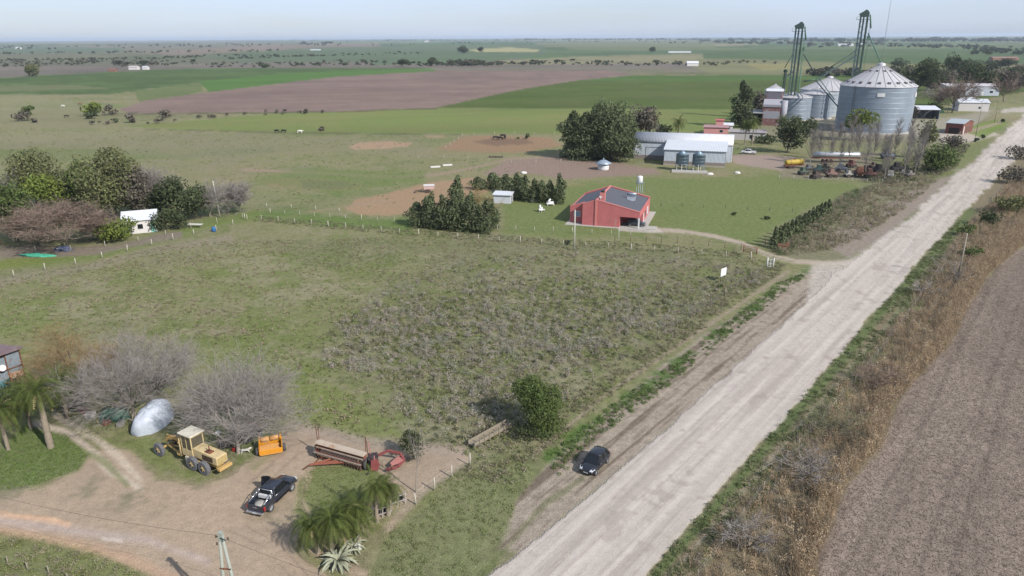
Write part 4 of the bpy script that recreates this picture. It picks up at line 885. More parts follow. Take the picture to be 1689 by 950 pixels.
straw('crop_stubble',sample([(1330,1000),(1351,905),(1389,814),(1449,745),(1480,657),(1561,578),(1592,516),(1640,445),(1720,390),(1720,1000)],42000,51),.3,.02,[C(168,154,142),C(156,142,130),C(112,98,90),C(104,92,84)],52)
# ================================================ BUILDINGS
def met(name,col,**k): 
    d=dict(rough=.45,metal=.55,var=.1,scale=1.5); d.update(k); return mat(name,col,**d)
PLASTER=mat('white_plaster',C(226,222,220),rough=.8,var=.08,scale=2,bump=.1); CONC=mat('concrete',C(186,182,174),rough=.9,var=.15,scale=5,bump=.2); GALV=mat('galvanised_sheet',C(168,182,196),rough=.42,metal=.35,var=.12,scale=.9)
WROOF=mat('white_sheet_roof',C(224,226,232),rough=.5,var=.07,scale=.6); DGLASS=mat('dark_glass',C(30,34,38),rough=.28,spec=.4,var=.05); BLACK=mat('black_rubber',C(48,46,46),rough=.85,var=.15); RUST=mat('rust',C(140,88,64),rough=.9,var=.3,scale=5,col2=C(96,62,48),thr=.5)
WOOD=mat('weathered_wood',C(150,140,124),rough=.9,var=.3,scale=8); DWOOD=mat('dark_wood',C(86,74,64),rough=.9,var=.3,scale=8); WIRE=mat('fence_wire',C(150,148,144),rough=.5,metal=.5); WHITEP=mat('white_paint',C(235,235,235),rough=.5,var=.06); REDP=mat('faded_red_paint',C(166,56,50),rough=.6,var=.2,scale=4,col2=C(120,66,52),thr=.62)
def frame(px,py,yaw): p=G(px,py); return (p.x,p.y,0)

# ---- the red house
def red_house():
    p=G(1054,378); t=thing('house','red single-storey house with a grey gable roof and open carport','house',(p.x,p.y,0),R(-18))
    RW=mat('red_wall',C(202,118,118),rough=.85,var=.12,scale=.7,bump=.15,col2=C(190,122,118),thr=.6); RL=mat('pink_trim',C(218,140,134),rough=.8,var=.06); GR=mat('grey_tile_roof',C(98,100,108),rough=.7,var=.12,scale=6,wave=('Y',.3,.5))
    w=16.0; rx=-w+6.3; zr=5.9; zl=3.7; zrr=3.7; D=16.4
    zx=lambda x: zl+(zr-zl)*(x+w)/(rx+w) if x<rx else zr+(zrr-zr)*(x-rx)/(0-rx)
    # front wall: solid part, then lintel over the carport
    MB().prism([(-w+3.2,0),(-4.4,0),(-4.4,2.5),(0,2.5),(0,zrr),(rx,zr),(-w+3.2,zx(-w+3.2))],0,.22).build('wall',RW,t)
    MB().prism([(-w,0),(-w+3.2,0),(-w+3.2,zx(-w+3.2)),(-w,zl)],1.6,1.82).build('wall',RW,t)
    MB().box(-w+3.2,-w+3.42,.22,1.6,0,zx(-w+3.3)).build('wall',RW,t)
    MB().box(-.22,0,5.2,D,0,zrr-.05).box(-.22,0,.22,5.2,2.5,zrr-.05).build('wall',RW,t)
    MB().box(-w,-w+.22,1.82,D,0,zl-.05).build('wall',RW,t)
    MB().prism([(-w,0),(0,0),(0,zrr),(rx,zr),(-w,zl)],D,D+.22).build('wall',RW,t)
    MB().box(-4.6,-4.4,.22,5.2,0,3.4).box(-4.6,-.22,5.2,5.4,0,3.4).build('wall',RW,t)
    # buttress at the ridge line
    MB().box(rx-.25,rx+.2,-.16,.0,0,zr+.25).build('wall_pier',RL,t)
    # roof planes between parapets
    MB().prism([(rx,zr-.32),(-.1,zrr-.32),(-.1,zrr-.2),(rx,zr-.2)],.22,D).build('roof',GR,t)
    MB().prism([(-w+.1,zl-.32),(rx,zr-.32),(rx,zr-.2),(-w+.1,zl-.2)],1.82,D).build('roof',GR,t)
    for ya,yb in ((-.05,.3),(D-.05,D+.3)):
        m=MB()
        for a,b in (((rx,zr),(0.05,zrr)),((-w+3.2 if ya<0 else -w-.05,zx(-w+3.2) if ya<0 else zl),(rx,zr))):
            m.prism([(a[0],a[1]),(b[0],b[1]),(b[0],b[1]+.16),(a[0],a[1]+.16)],ya,yb)
        m.build('parapet',RL,t)
    MB().prism([(-w-.05,zl),(-w+3.3,zx(-w+3.3)),(-w+3.3,zx(-w+3.3)+.16),(-w-.05,zl+.16)],1.55,1.9).build('parapet',RL,t)
    MB().box(rx-.18,rx+.18,.3,D-.05,zr-.2,zr+.12).build('ridge_cap',RL,t)
    ch=MB().box(rx+.4,rx+1.5,1.8,2.7,zr-1.2,zr+1.35).build('chimney',RL,t); MB().box(rx+.55,rx+1.35,1.95,2.55,zr+1.35,zr+1.7).build('flue',mat('soot',C(60,50,48)),ch)
    MB().box(-.3,.0,-.02,.28,0,2.5).build('pillar',WHITEP,t)
    # side wall: windows and the big light panels
    for y0,y1,z0,z1,nm,mm in ((6.2,7.0,.05,2.1,'door',WHITEP),(8.2,9.8,.9,2.1,'window',DGLASS),(12.0,13.8,.6,2.3,'window',WHITEP)):
        f=MB().box(0,.06,y0,y1,z0,z1).build(nm,mm,t)
        if nm=='window' and mm is WHITEP: MB().box(.06,.08,y0+.12,y1-.12,z0+.12,z1-.12).build('pane',mat('pale_blind',C(210,214,222)),f)
    f=MB().box(-w+.9,-w+2.4,1.54,1.6,1.5,2.8).build('window',WHITEP,t); MB().box(-w+1.0,-w+2.3,1.51,1.54,1.6,2.7).build('pane',mat('sky_glass',C(150,170,190),rough=.1),f)
    # patio slab
    MB().box(-w-.6,1.5,-.9,D+1.0,.005,.10).build('patio',CONC,t); MB().box(1.5,3.6,.3,3.2,.005,.09).build('patio',CONC,t)
    # solar heater on the roof
    sh=MB().box(-3.2,-1.2,0,.12,0,1.9,M=Matrix.Translation((-1.3,9.0,4.2))@Matrix.Rotation(R(-62),4,'X')); sh.build('solar_panel',met('solar_panel',C(190,196,204)),t)
    MB().cyl((-4.6,10.3,5.6),(-2.4,10.3,5.6),.28,n=12).build('heater_tank',GALV,t)
    MB().cyl((-9.0,1.0,zx(-9.)+.0),(-9.0,1.0,zx(-9.)+.7),.05,n=6).box(-9.3,-8.7,.97,1.03,zx(-9.)+.5,zx(-9.)+.9).build('aerial',WHITEP,t)
    return t
red_house()
def water_tower(px,py,label):
    p=G(px,py); t=thing('water_tank',label,'water tank',(p.x,p.y,0),.3)
    for a in (-1,1):
        for b in (-1,1): MB().cyl((a*.65,b*.65,0),(a*.5,b*.5,6.6),.05,n=5).build('leg',GALV,t)
    m=MB()
    for z in (2.2,4.4,6.4):
        for a,b in (((-.6,-.6),(.6,-.6)),((.6,-.6),(.6,.6)),((.6,.6),(-.6,.6)),((-.6,.6),(-.6,-.6))): m.cyl((*a,z),(*b,z),.03,n=4)
    m.build('brace',GALV,t); MB().box(-.8,.8,-.8,.8,6.6,6.7).build('platform',GALV,t)
    MB().lathe([(0,6.7),(.6,6.7),(.66,6.9),(.66,8.0),(.6,8.1),(.25,8.25),(0,8.27)],16).build('tank',WHITEP,t)
water_tower(1053,345,'white water tank on a slim lattice stand behind the red house')

# ---- metal barn
def barn():
    p=G(1196,277); t=thing('metal_barn','long pale metal barn with a curved roof and a low front lean-to','barn',(p.x,p.y,0),R(-17.5))
    SH=mat('barn_sheet',C(212,220,230),rough=.5,metal=.1,var=.07,scale=.5,wave=('X',.4,.5)); SHY=mat('barn_sheet_end',C(216,222,230),rough=.5,metal=.1,var=.07,scale=.5,wave=('Y',.4,.5)); RF=mat('barn_roof',C(222,223,228),rough=.5,metal=.1,var=.08,scale=.35,wave=('X',.5,.4)); PL=mat('plinth',C(150,140,134),rough=.9,var=.12); BE=mat('beige_plinth',C(180,174,156),rough=.9,var=.1)
    L=19.6
    MB().box(-L,0,0,.2,1.5,5.1).build('front_wall',SH,t); MB().box(-L,0,-.02,.22,.55,1.5).build('plinth',PL,t); MB().box(-L,0,-.04,.22,0,.55).build('plinth',BE,t)
    MB().prism([(0,1.5),(11,1.5),(11,6.8),(0,5.1)],-.2,0,'x').build('side_wall',SHY,t); MB().box(-.2,.02,0.22,11,0,1.5).build('plinth',PL,t)
    MB().prism([(0,1.5),(11,1.5),(11,6.8),(0,5.1)],-L,-L+.2,'x').build('side_wall',SHY,t)
    MB().prism([(-.4,5.12),(11,6.85),(11,6.97),(-.4,5.24)],-L-.2,.2,'x').build('lean_to_roof',mat('lean_to_sheet',C(222,226,232),rough=.5,metal=.1,var=.06,scale=.35,wave=('X',.5,.4)),t)
    # main hall with curved roof
    prof=[(11,0),(23,0)]+[(17+6*math.cos(a),5.6+2.7*math.sin(a)) for a in [math.pi*i/12 for i in range(13)]]
    for x in (1.6,-31.): MB().prism([(y,z) for y,z in prof],x-.2,x,'x').build('end_wall',SHY,t)
    MB().box(-31,-L,11,11.2,1.4,5.6).build('back_front_wall',SH,t); MB().box(-L,1.4,11.05,11.2,0,5.6).build('hall_front_wall',SH,t); MB().box(-31,-L,10.98,11.22,0,1.4).build('plinth',PL,t); MB().box(-31,1.4,22.8,23,0,5.6).build('rear_wall',SH,t)
    m=MB(); pr=[(17+6.15*math.cos(math.pi*i/16),5.6+2.85*math.sin(math.pi*i/16)) for i in range(17)]
    v=[(x,y,z) for x in (-31.2,1.8) for y,z in pr]; n=17; m.add(v,[(i,i+1,n+i+1,n+i) for i in range(16)],0,True); o=m.build('roof',RF,t); o.modifiers.new('s','SOLIDIFY').thickness=.1
    d=MB().box(1.6,1.66,12.6,17.0,0,4.6).build('door',mat('white_door',C(232,232,236)),t); MB().box(1.66,1.7,17.4,17.8,0,4.6).build('door_gap',mat('dark_gap',C(70,70,74)),d)
    MB().box(-27.,-26.9,10.92,10.98,0,4.2).box(-27,-21.5,10.92,10.98,4.1,4.2).build('sliding_door_rail',mat('dark_steel',C(80,84,88)),t)
barn()
def hopper_silo(px,py,label,yaw=0,g='feed silos in front of the metal barn',r=1.95):
    p=G(px,py); t=thing('feed_silo',label,'silo',(p.x,p.y,0),yaw,g); m=mat('blue_galvanised',C(140,162,178),rough=.4,metal=.3,var=.12,scale=1.2)
    MB().lathe([(.3,1.2),(r*.95,2.1),(r,2.1),(r,5.1),(r+.08,5.12),(.4,6.0),(.35,6.2),(0,6.25)],22).build('bin',m,t)
    mm=MB()
    for z in (2.1,3.1,4.1,5.05): mm.lathe([(r+.03,z),(r+.06,z+.04),(r+.03,z+.08)],22)
    mm.build('ring',GALV,t)
    for i in range(7): a=i*2*math.pi/7; MB().bar((r*math.cos(a),r*math.sin(a),.1),(r*math.cos(a),r*math.sin(a),2.2),.14).build('leg',WHITEP if i%3 else m,t)
slab=MB(); 
def slab_thing():
    p=G(1137,284); t=MB().box(-5.4,5.4,-2.0,2.2,0,.35).build('concrete_slab',CONC); t.location=(p.x,p.y,0); t.rotation_euler=(0,0,R(-13)); tag(t,'low concrete slab carrying the two feed silos','slab')
slab_thing()
hopper_silo(1124,281,'left round feed silo on legs in front of the barn'); hopper_silo(1151,282,'right round feed silo on legs in front of the barn')
def feed_hut():
    p=G(996,281); t=thing('feed_hut','round white hut with a wide conical metal roof by the tall trees','feeder',(p.x,p.y+1.6,0))
    MB().lathe([(1.7,0),(1.8,.2),(1.8,2.1),(1.7,2.1)],20).build('drum',WHITEP,t); MB().lathe([(1.81,.9),(1.86,.95),(1.81,1.0)],20).build('band',GALV,t)
    MB().lathe([(2.6,2.0),(2.6,2.1),(1.0,2.95),(.5,3.1),(0,3.3)],20).build('roof',GALV,t); MB().cyl((0,0,3.2),(0,0,3.7),.25,.15,8).build('cap',GALV,t)
feed_hut()

# ---- giant silo and grain plant
DST_=mat('ladder_steel',C(96,104,108),rough=.6)
def cyl_silo(x,y,r,h,hc,label,rings=8,vents=0,g=None,cone=None,wall=None,flat=.1):
    t=thing('grain_silo',label,'silo',(x,y,0),0,g)
    wm=wall or mat('silo_sheet',C(156,168,182),rough=.45,metal=.25,var=.14,scale=.25,col2=C(172,182,192),thr=.6); cm=cone or mat('silo_roof',C(206,204,206),rough=.5,metal=.15,var=.1,scale=.6)
    n=48 if r>10 else 32; prof=[]; k=rings*2
    for i in range(k+1): z=h*i/k; prof+=[(r+(.07 if i%2 else 0),z)]
    MB().lathe(prof,n,sm=True).build('wall',wm,t); MB().lathe([(r+.5,0),(r+.5,.6),(r,.6)],n).build('foundation',CONC,t)
    m=MB()
    for i in range(1,rings): z=h*i/rings; m.lathe([(r+.02,z-.12),(r+.14,z),(r+.02,z+.12)],n)
    m.build('stiffener_ring',mat('ring_steel',C(166,180,192),rough=.45,metal=.3),t)
    MB().lathe([(r+.35,h-.1),(r+.3,h+.12),(r*.12,h+hc*.93),(r*.1,h+hc)],n,sm=False).build('roof',cm,t); MB().lathe([(r*.11,h+hc*.94),(r*.11,h+hc*1.04),(0,h+hc*1.1)],16).build('roof_cap',cm,t)
    m=MB()
    for i in range(n//2): a=i*4*math.pi/n; m.bar((math.cos(a)*(r+.3),math.sin(a)*(r+.3),h+.2),(math.cos(a)*r*.12,math.sin(a)*r*.12,h+hc*.95),.16,.12)
    m.build('roof_ribs',mat('roof_rib',C(176,174,176)),t)
    if r>14:
        m=MB(); a0=R(-150)
        for s_ in (-.3,.3): m.bar((math.cos(a0)*(r+.5)-math.sin(a0)*s_,math.sin(a0)*(r+.5)+math.cos(a0)*s_,0),(math.cos(a0)*(r+.5)-math.sin(a0)*s_,math.sin(a0)*(r+.5)+math.cos(a0)*s_,h+.6),.09)
        for i in range(int(h/.6)): m.bar((math.cos(a0)*(r+.5)+math.sin(a0)*.3,math.sin(a0)*(r+.5)-math.cos(a0)*.3,.5+i*.6),(math.cos(a0)*(r+.5)-math.sin(a0)*.3,math.sin(a0)*(r+.5)+math.cos(a0)*.3,.5+i*.6),.06)
        m.build('ladder',DST_,t)
    VM=mat('vent_hood',C(110,106,112))
    if vents:
        for ring,(q,nn) in enumerate(((.86,vents),(.33,vents//2))):
            for i in range(nn):
                a=2*math.pi*i/nn; zz=h+hc*(1-q)*.97; M=Matrix.Translation((math.cos(a)*r*q,math.sin(a)*r*q,zz))@Matrix.Rotation(a,4,'Z')
                MB().box(-.5,.6,-.5,.5,-.1,.85,M=M).build('roof_vent',VM,t)
    return t
gx,gy=160.5,324.0; hr=HTW(gx-6.7,gy-13.4,1440,143)
big=cyl_silo(gx,gy,15.2,19.4,8.7,'giant round galvanised silo with a pale conical roof beside the road',9,22)
def logo(par,cx,cy,r,ang,z,w,h):
    m=MB(); n=8; v=[]
    for i in range(n+1):
        for zz in (z,z+h): a=ang+(i/n-.5)*w/r; v.append((math.cos(a)*(r+.2),math.sin(a)*(r+.2),zz))
    m.add(v,[(2*i,2*i+2,2*i+3,2*i+1) for i in range(n)]); m.build('sign_panel',WHITEP,par)
logo(big,0,0,15.2,R(-110),15.6,2.9,1.5); logo(big,0,0,15.2,R(-38),15.2,2.9,1.8)
GG='smaller silos of the grain plant'
cyl_silo(141.5,369,8.6,11.2,2.4,'front silo of the plant with a wide flat cone, nearest the palms',6,0,GG)
cyl_silo(156,376,7.6,12.3,2.8,'second silo tucked right behind the front silo',6,0,GG)
cyl_silo(170,396,14,13.,6.2,'broadest pale silo at the back of the plant',6,0,GG,wall=mat('pale_silo_sheet',C(196,206,216),rough=.5,metal=.15,var=.08))
cyl_silo(142,398,5.,12.5,3.,'small silo with a domed roof between the dryer and the tower',5,0,GG)
cyl_silo(160,352,2.1,10.5,2.2,'slim tall bin right of the two front silos',6,0,GG); cyl_silo(166,354,2.1,10.,2.2,'slimmest bin nearest the giant silo',6,0,GG)
GRN=mat('green_steel',C(96,128,110),rough=.6,var=.15,scale=2); GST=mat('grey_steel',C(120,134,142),rough=.5,metal=.3,var=.12); DST=mat('dark_green_steel',C(74,92,88),rough=.6,var=.15)  # last one is the darker green steel of heads, platforms and spouts
def elevator(x,y,h,label,ladder_side=1,w=1.7):
    t=thing('elevator_tower',label,'grain elevator',(x,y,0),R(-22))
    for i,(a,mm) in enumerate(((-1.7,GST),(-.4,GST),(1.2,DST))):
        MB().box(a-.36,a+.36,-.34,.34,0,h-2.2).build('leg_casing',mm,t)
    m=MB()
    for a in (-w,w):
        for b in (-1.4,1.4): m.bar((a*1.15,b,0),(a*.9,b*.8,h-4),.16)
    z=2; k=0
    while z<h-6:
        for b in (-1.3,1.3): m.bar((-w,b,z),(w,b,z+2.6),.1); m.bar((-w,b,z+2.6),(w,b,z+2.6),.1)
        for a in (-w,w): m.bar((a,-1.3,z),(a,1.3,z+2.6),.1)
        z+=2.6
    m.build('lattice_frame',GRN,t)
    p=MB().box(-3.4,2.6,-1.8,1.8,h-4.6,h-4.45)
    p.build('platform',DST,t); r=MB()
    for a in (-3.4,-1.4,.6,2.6):
        for b in (-1.8,1.8): r.bar((a,b,h-4.5),(a,b,h-3.4),.06)
    for b in (-1.8,1.8): r.bar((-3.4,b,h-3.4),(2.6,b,h-3.4),.06)
    r.build('railing',GRN,t)
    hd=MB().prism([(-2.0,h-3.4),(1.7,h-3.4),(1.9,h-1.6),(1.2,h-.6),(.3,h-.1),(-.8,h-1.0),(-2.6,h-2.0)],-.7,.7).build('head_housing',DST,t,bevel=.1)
    MB().cyl((2.2,0,h-2.4),(3.3,0,h-8.5),.35,n=8).build('spout',GRN,t)
    MB().box(1.6,3.6,-1.,1.,h-13.5,h-13.3).box(2.2,3.2,-.5,.5,h-13.3,h-11.8).build('lower_platform',GRN,t)
    m=MB().bar((2.5,-1.5,0),(2.5,-1.5,h-5),.1).bar((3.0,-1.5,0),(3.0,-1.5,h-5),.1)
    for i in range(int(h)-5): m.bar((2.5,-1.5,i+.5),(3.,-1.5,i+.5),.06)
    m.build('ladder',GRN,t); return t
T1=G(1301,199); T2=G(1401,200)
H1=HTW(T1.x,T1.y,1320,35); H2=HTW(T2.x,T2.y,1431,15)
elevator(T1.x,T1.y,H1,'shorter green and grey grain elevator tower above the small silos'); elevator(T2.x,T2.y,H2,'tallest green grain elevator tower behind the giant silo')
def at(px,py,D):
    """point seen at the pixel, at ground distance D"""
    d=ray(px,py); q=D/math.hypot(d[0],d[1]); return Vector((d[0]*q,d[1]*q,H+d[2]*q))
def pipe(name,a,b,r,m,label,cat='grain pipe',g='spouts and conveyors of the grain plant',truss=False):
    if truss:
        t=thing(name,label,cat,(0,0,0),0,g); mb=MB(); a=Vector(a);b=Vector(b); up=Vector((0,0,1.2))
        MB().bar(a,b,.8,.5).build('trough',GST,t); mb.bar(a+up,b+up,.1); n=14
        for i in range(n): p=a.lerp(b,i/n); q=a.lerp(b,(i+.5)/n); s=a.lerp(b,(i+1)/n); mb.bar(p,q+up,.07).bar(q+up,s,.07)
        mb.build('railing',m,t); return t
    o=MB().cyl(a,b,r,n=7).build(name,m); return tag(o,label,cat,g)
apex=Vector((gx,gy,28.3)); D1=math.hypot(T1.x,T1.y); D2=math.hypot(T2.x,T2.y)
pipe('grain_pipe',at(1432,55,D2),apex,.28,GRN,'thin green spout from the tallest tower down to the giant silo peak')
pipe('conveyor_bridge',at(1411,92,D2),at(1345,133,D1+6),.3,GRN,'sloping truss conveyor between the two elevator towers','conveyor',truss=True)
pipe('grain_pipe',at(1411,84,D2),at(1350,124,D1+4),.22,DST,'dark pipe just above the truss conveyor')
pipe('grain_pipe',at(1326,90,D1),at(1342,118,D1+8),.28,DST,'dark spout from the shorter tower down to the right')
pipe('grain_pipe',at(1310,85,D1),at(1294,112,D1),.2,GRN,'thin green brace left of the shorter tower')
pipe('grain_pipe',at(1322,100,D1),at(1318,152,368),.22,GRN,'green spout dropping to the front silo')
pipe('grain_pipe',at(1345,132,390),at(1382,176,352),.26,DST,'dark spout dropping from the conveyor towards the giant silo')
pipe('grain_pipe',at(1350,128,392),at(1376,164,356),.2,GRN,'green spout just left of the one near the giant silo')
pipe('grain_pipe',at(1308,118,D1),at(1292,130,D1-4),.3,DST,'dark spout from the shorter tower to the dryer leg')
pipe('grain_pipe',at(1325,134,392),at(1350,131,392),.35,GRN,'pale green level walkway over the pale back silo')
def small_leg():
    p=G(1286,197); h=HTW(p.x,p.y,1290,114); t=thing('dryer_elevator','short dark elevator leg beside the red and white dryer','grain elevator',(p.x,p.y,0),R(-22))
    MB().box(-.5,.0,-.4,.4,0,h-1).box(.2,.7,-.4,.4,0,h-1).build('leg_casing',DST,t); MB().prism([(-.9,h-1.4),(1.1,h-1.4),(.9,h-.3),(0,h),(-.7,h-.3)],-.7,.7).build('head_housing',DST,t); MB().box(-2.,1.2,-1,1,h-2.4,h-2.3).build('platform',GRN,t)
    m=MB()
    for z in range(2,int(h)-2,2): m.bar((-1.2,-.8,z),(1,-.8,z+2),.1)
    m.bar((-1.2,-.8,0),(-1.2,-.8,h-2),.12).bar((1,-.8,0),(1,-.8,h-2),.12); m.build('lattice_frame',GRN,t)
small_leg()
def dryer():
    p=G(1271,207); t=thing('grain_dryer','red and white stepped grain dryer building beside the dark open shed','grain dryer',(p.x,p.y,0),R(-24)); RC=mat('rusty_red_sheet',C(146,104,100),rough=.8,var=.25,scale=1,col2=C(176,164,164),thr=.55); WC=mat('pale_sheet',C(176,176,186),rough=.7,var=.2,col2=C(160,140,134),thr=.62)
    MB().box(-4.2,3.6,0,5,0,8.5).build('lower_body',RC,t); MB().box(-3.8,3.4,-.05,0,3.2,6.6).build('louvre_panel',WC,t); MB().prism([(-.3,8.5),(2.4,8.5),(2.4,12),(-.3,9.6)],-4.3,3.7,'x').build('sloping_hood',WC,t)
    MB().box(-3.6,3.6,2.4,6,8.5,15.5).build('upper_body',RC,t); MB().box(-3.2,3.2,2.34,2.4,12.3,15.1).build('louvre_panel',mat('grey_louvre',C(134,130,142)),t); MB().prism([(2.2,15.5),(6.2,15.5),(4.2,16.6)],-3.8,3.8,'x').build('roof',WROOF,t)
    MB().cyl((5.,1.5,0),(5.,1.5,11.5),1.5,n=14).build('bin',WC,t)
dryer()
def simple_house(name,label,cat,px,py,w,d,h,rise,yaw,wc,rc,openings=(),shed=False,front_open=False,roofs=None,over=.35):
    """openings: (face, a0, a1, z0, z1, kind, material); local origin = front right corner; x runs left"""
    p=G(px,py); t=thing(name,label,cat,(p.x,p.y,0),R(yaw)); 
    if front_open:
        MB().box(-w,0,d-.2,d,0,h).build('wall',wc,t); MB().box(-w,-w+.2,0,d-.2,0,h).build('wall',wc,t); MB().box(-.2,0,0,d-.2,0,h).build('wall',wc,t)
        for i in range(1,4): MB().box(-w*i/4-.1,-w*i/4+.1,0,.2,0,h).build('post',DWOOD,t)
    else:
        MB().box(-w,0,0,.2,0,h).build('wall',wc,t); MB().box(-w,0,d-.2,d,0,h+(rise if shed else 0)).build('wall',wc,t)
        for x in (-w,-.2): MB().prism([(.2,0),(d-.2,0),(d-.2,h+(rise if shed else 0)),(d/2,h+(rise/2 if shed else rise)),(.2,h)],x,x+.2,'x').build('wall',wc,t)
    if shed: MB().prism([(-over,h+.02),(d+over,h+rise+.02),(d+over,h+rise+.16),(-over,h+.16)],-w-over,over,'x').build('roof',rc,t)
    else: MB().prism([(-over,h-.05),(d/2,h+rise+.02),(d+over,h-.05),(d+over,h+.1),(d/2,h+rise+.18),(-over,h+.1)],-w-over,over,'x').build('roof',rc,t)
    for o in openings:
        fc,a0,a1,z0,z1,kd,mm=o
        f=(MB().box(-a1,-a0,-.06,0,z0,z1) if fc=='f' else MB().box(0,.06,a0,a1,z0,z1)).build(kd,mm,t)
        if kd=='window': (MB().box(-a1+.08,-a0-.08,-.08,-.06,z0+.08,z1-.08) if fc=='f' else MB().box(.06,.08,a0+.08,a1-.08,z0+.08,z1-.08)).build('pane',DGLASS,f)
    return t
GDOOR=mat('pale_green_door',C(150,206,190),rough=.6)
simple_house('shed','dark open-fronted shed left of the grain dryer','shed',1256,207,9,8,5.5,1.0,-20,mat('dark_sheet',C(86,84,82)),mat('old_grey_roof',C(150,150,150)),shed=True,front_open=True)
simple_house('house','low pink house with a flat roof behind the metal barn','house',1200,222,10,6,2.8,.4,-16,mat('pink_wall',C(220,160,156)),mat('pinkish_roof',C(176,142,142),var=.2),[('f',2,3.4,.8,2.0,'window',WHITEP)],shed=True)
simple_house('shed','pink box-like water room standing up behind the barn roof','shed',1192,219,3.2,3,5.2,.2,-16,mat('pink_wall',C(220,160,156)),mat('pink_top',C(200,110,110)),shed=True)
simple_house('shed','long pale building with white posts between the barn palms','shed',1262,232,14,6,3.0,.5,-16,mat('greyish_wall',C(196,192,190)),mat('greyish_roof',C(168,160,160)),[('f',1,2.2,.6,2.2,'door',WHITEP),('f',5,6.2,.6,2.2,'window',WHITEP)],shed=True)
simple_house('house','tiny white cottage beyond the barn palms','house',1208,217,6,5,2.6,.8,-16,PLASTER,WROOF,[('f',1,2,.8,1.9,'window',WHITEP)])
# right of the giant silo
simple_house('shed','open-sided shed with a long white roof right behind the giant silo','shed',1548,197,26,9,4.6,1.2,-12,mat('blue_grey_sheet',C(128,136,148)),WROOF,shed=True,front_open=True)
simple_house('house','dark red brick building with a grey sloping roof and a dark doorway','house',1586,222,6.5,16,4.4,1.1,-45,mat('red_brick',C(130,84,74),rough=.9,var=.15,scale=5),mat('grey_fibre_roof',C(176,186,190),var=.12),[('f',1.2,5.2,.0,2.6,'door',mat('dark_doorway',C(58,48,46))),('s',1.5,2.6,0,3.2,'door',WHITEP),('s',5,6,.0,3.2,'window',WHITEP),('s',9,10,.0,3.2,'window',WHITEP)],shed=False)
simple_house('house','small bright white house with a grey gable end beside the road junction','house',1630,184,15,11,4.6,1.6,-14,PLASTER,mat('white_tin',C(216,220,226)),[('f',4,5.2,1.4,2.6,'window',WHITEP)])
simple_house('annex','grey gabled annex joined to the left of the small white house','annex',1607,182,7,10,5.2,1.6,-14,mat('grey_plaster',C(170,174,184)),mat('grey_gable_roof',C(200,204,212)),[('f',2.6,3.8,1.6,2.6,'window',WHITEP)])
simple_house('house','long pale-blue-grey house with small windows in front of the dark trees','house',1647,158,34,12,6.2,1.2,-8,mat('pale_blue_wall',C(198,206,216)),mat('pale_flat_roof',C(206,200,204)),[('f',4,6.2,1.8,3.4,'window',WHITEP),('f',16,17.4,2.6,3.8,'window',WHITEP),('f',26,29,2.0,3.6,'window',WHITEP),('f',10,11.6,.0,3.0,'door',WHITEP)],shed=True)
simple_house('house','far brown-roofed building at the upper right edge','house',1680,100,40,14,4,2,-5,mat('brownish_wall',C(176,140,120)),mat('dull_red_roof',C(150,120,110)))
# fence wall along the yard
# far farms
for a in [('long low white greenhouse roof in the far tan field','greenhouse',1140,87,58,14,3.,.8,-3,WROOF,WROOF),('small bright white barn right of centre by the creek','barn',1152,109,16,9,4.,2.5,-5,PLASTER,WROOF),('white farmhouse among the far trees between the towers','house',1408,76,60,24,6,3,-3,PLASTER,WROOF),('second smaller white farm shed right of the far farmhouse','shed',1424,76,16,20,7,3,-3,PLASTER,WROOF),
          ('small white farmhouse by the left scrub trees','house',226,115,12,8,3.4,1.6,-4,PLASTER,mat('light_roof',C(196,190,186))),('white shed right of the small left farmhouse','shed',243,115,7,6,3.2,1.2,-4,PLASTER,WROOF),('rusty-roofed shed left of the small left farmhouse','shed',190,118,9,6,2.4,1.0,-4,mat('brown_shed_wall',C(150,112,96)),mat('rust_roof',C(150,104,88))),('tiny white house near the left horizon','house',33,81,22,14,6,3,-4,PLASTER,WROOF),('long thin white roof left of centre in the far green field','shed',527,83,34,14,3,1,-4,WROOF,WROOF),('tiny white house near the centre horizon','house',707,69.5,40,20,9,4,-3,PLASTER,WROOF)]:
    simple_house('far_'+a[1] if a[1]!='greenhouse' else 'greenhouse',a[0],a[1],*a[2:])

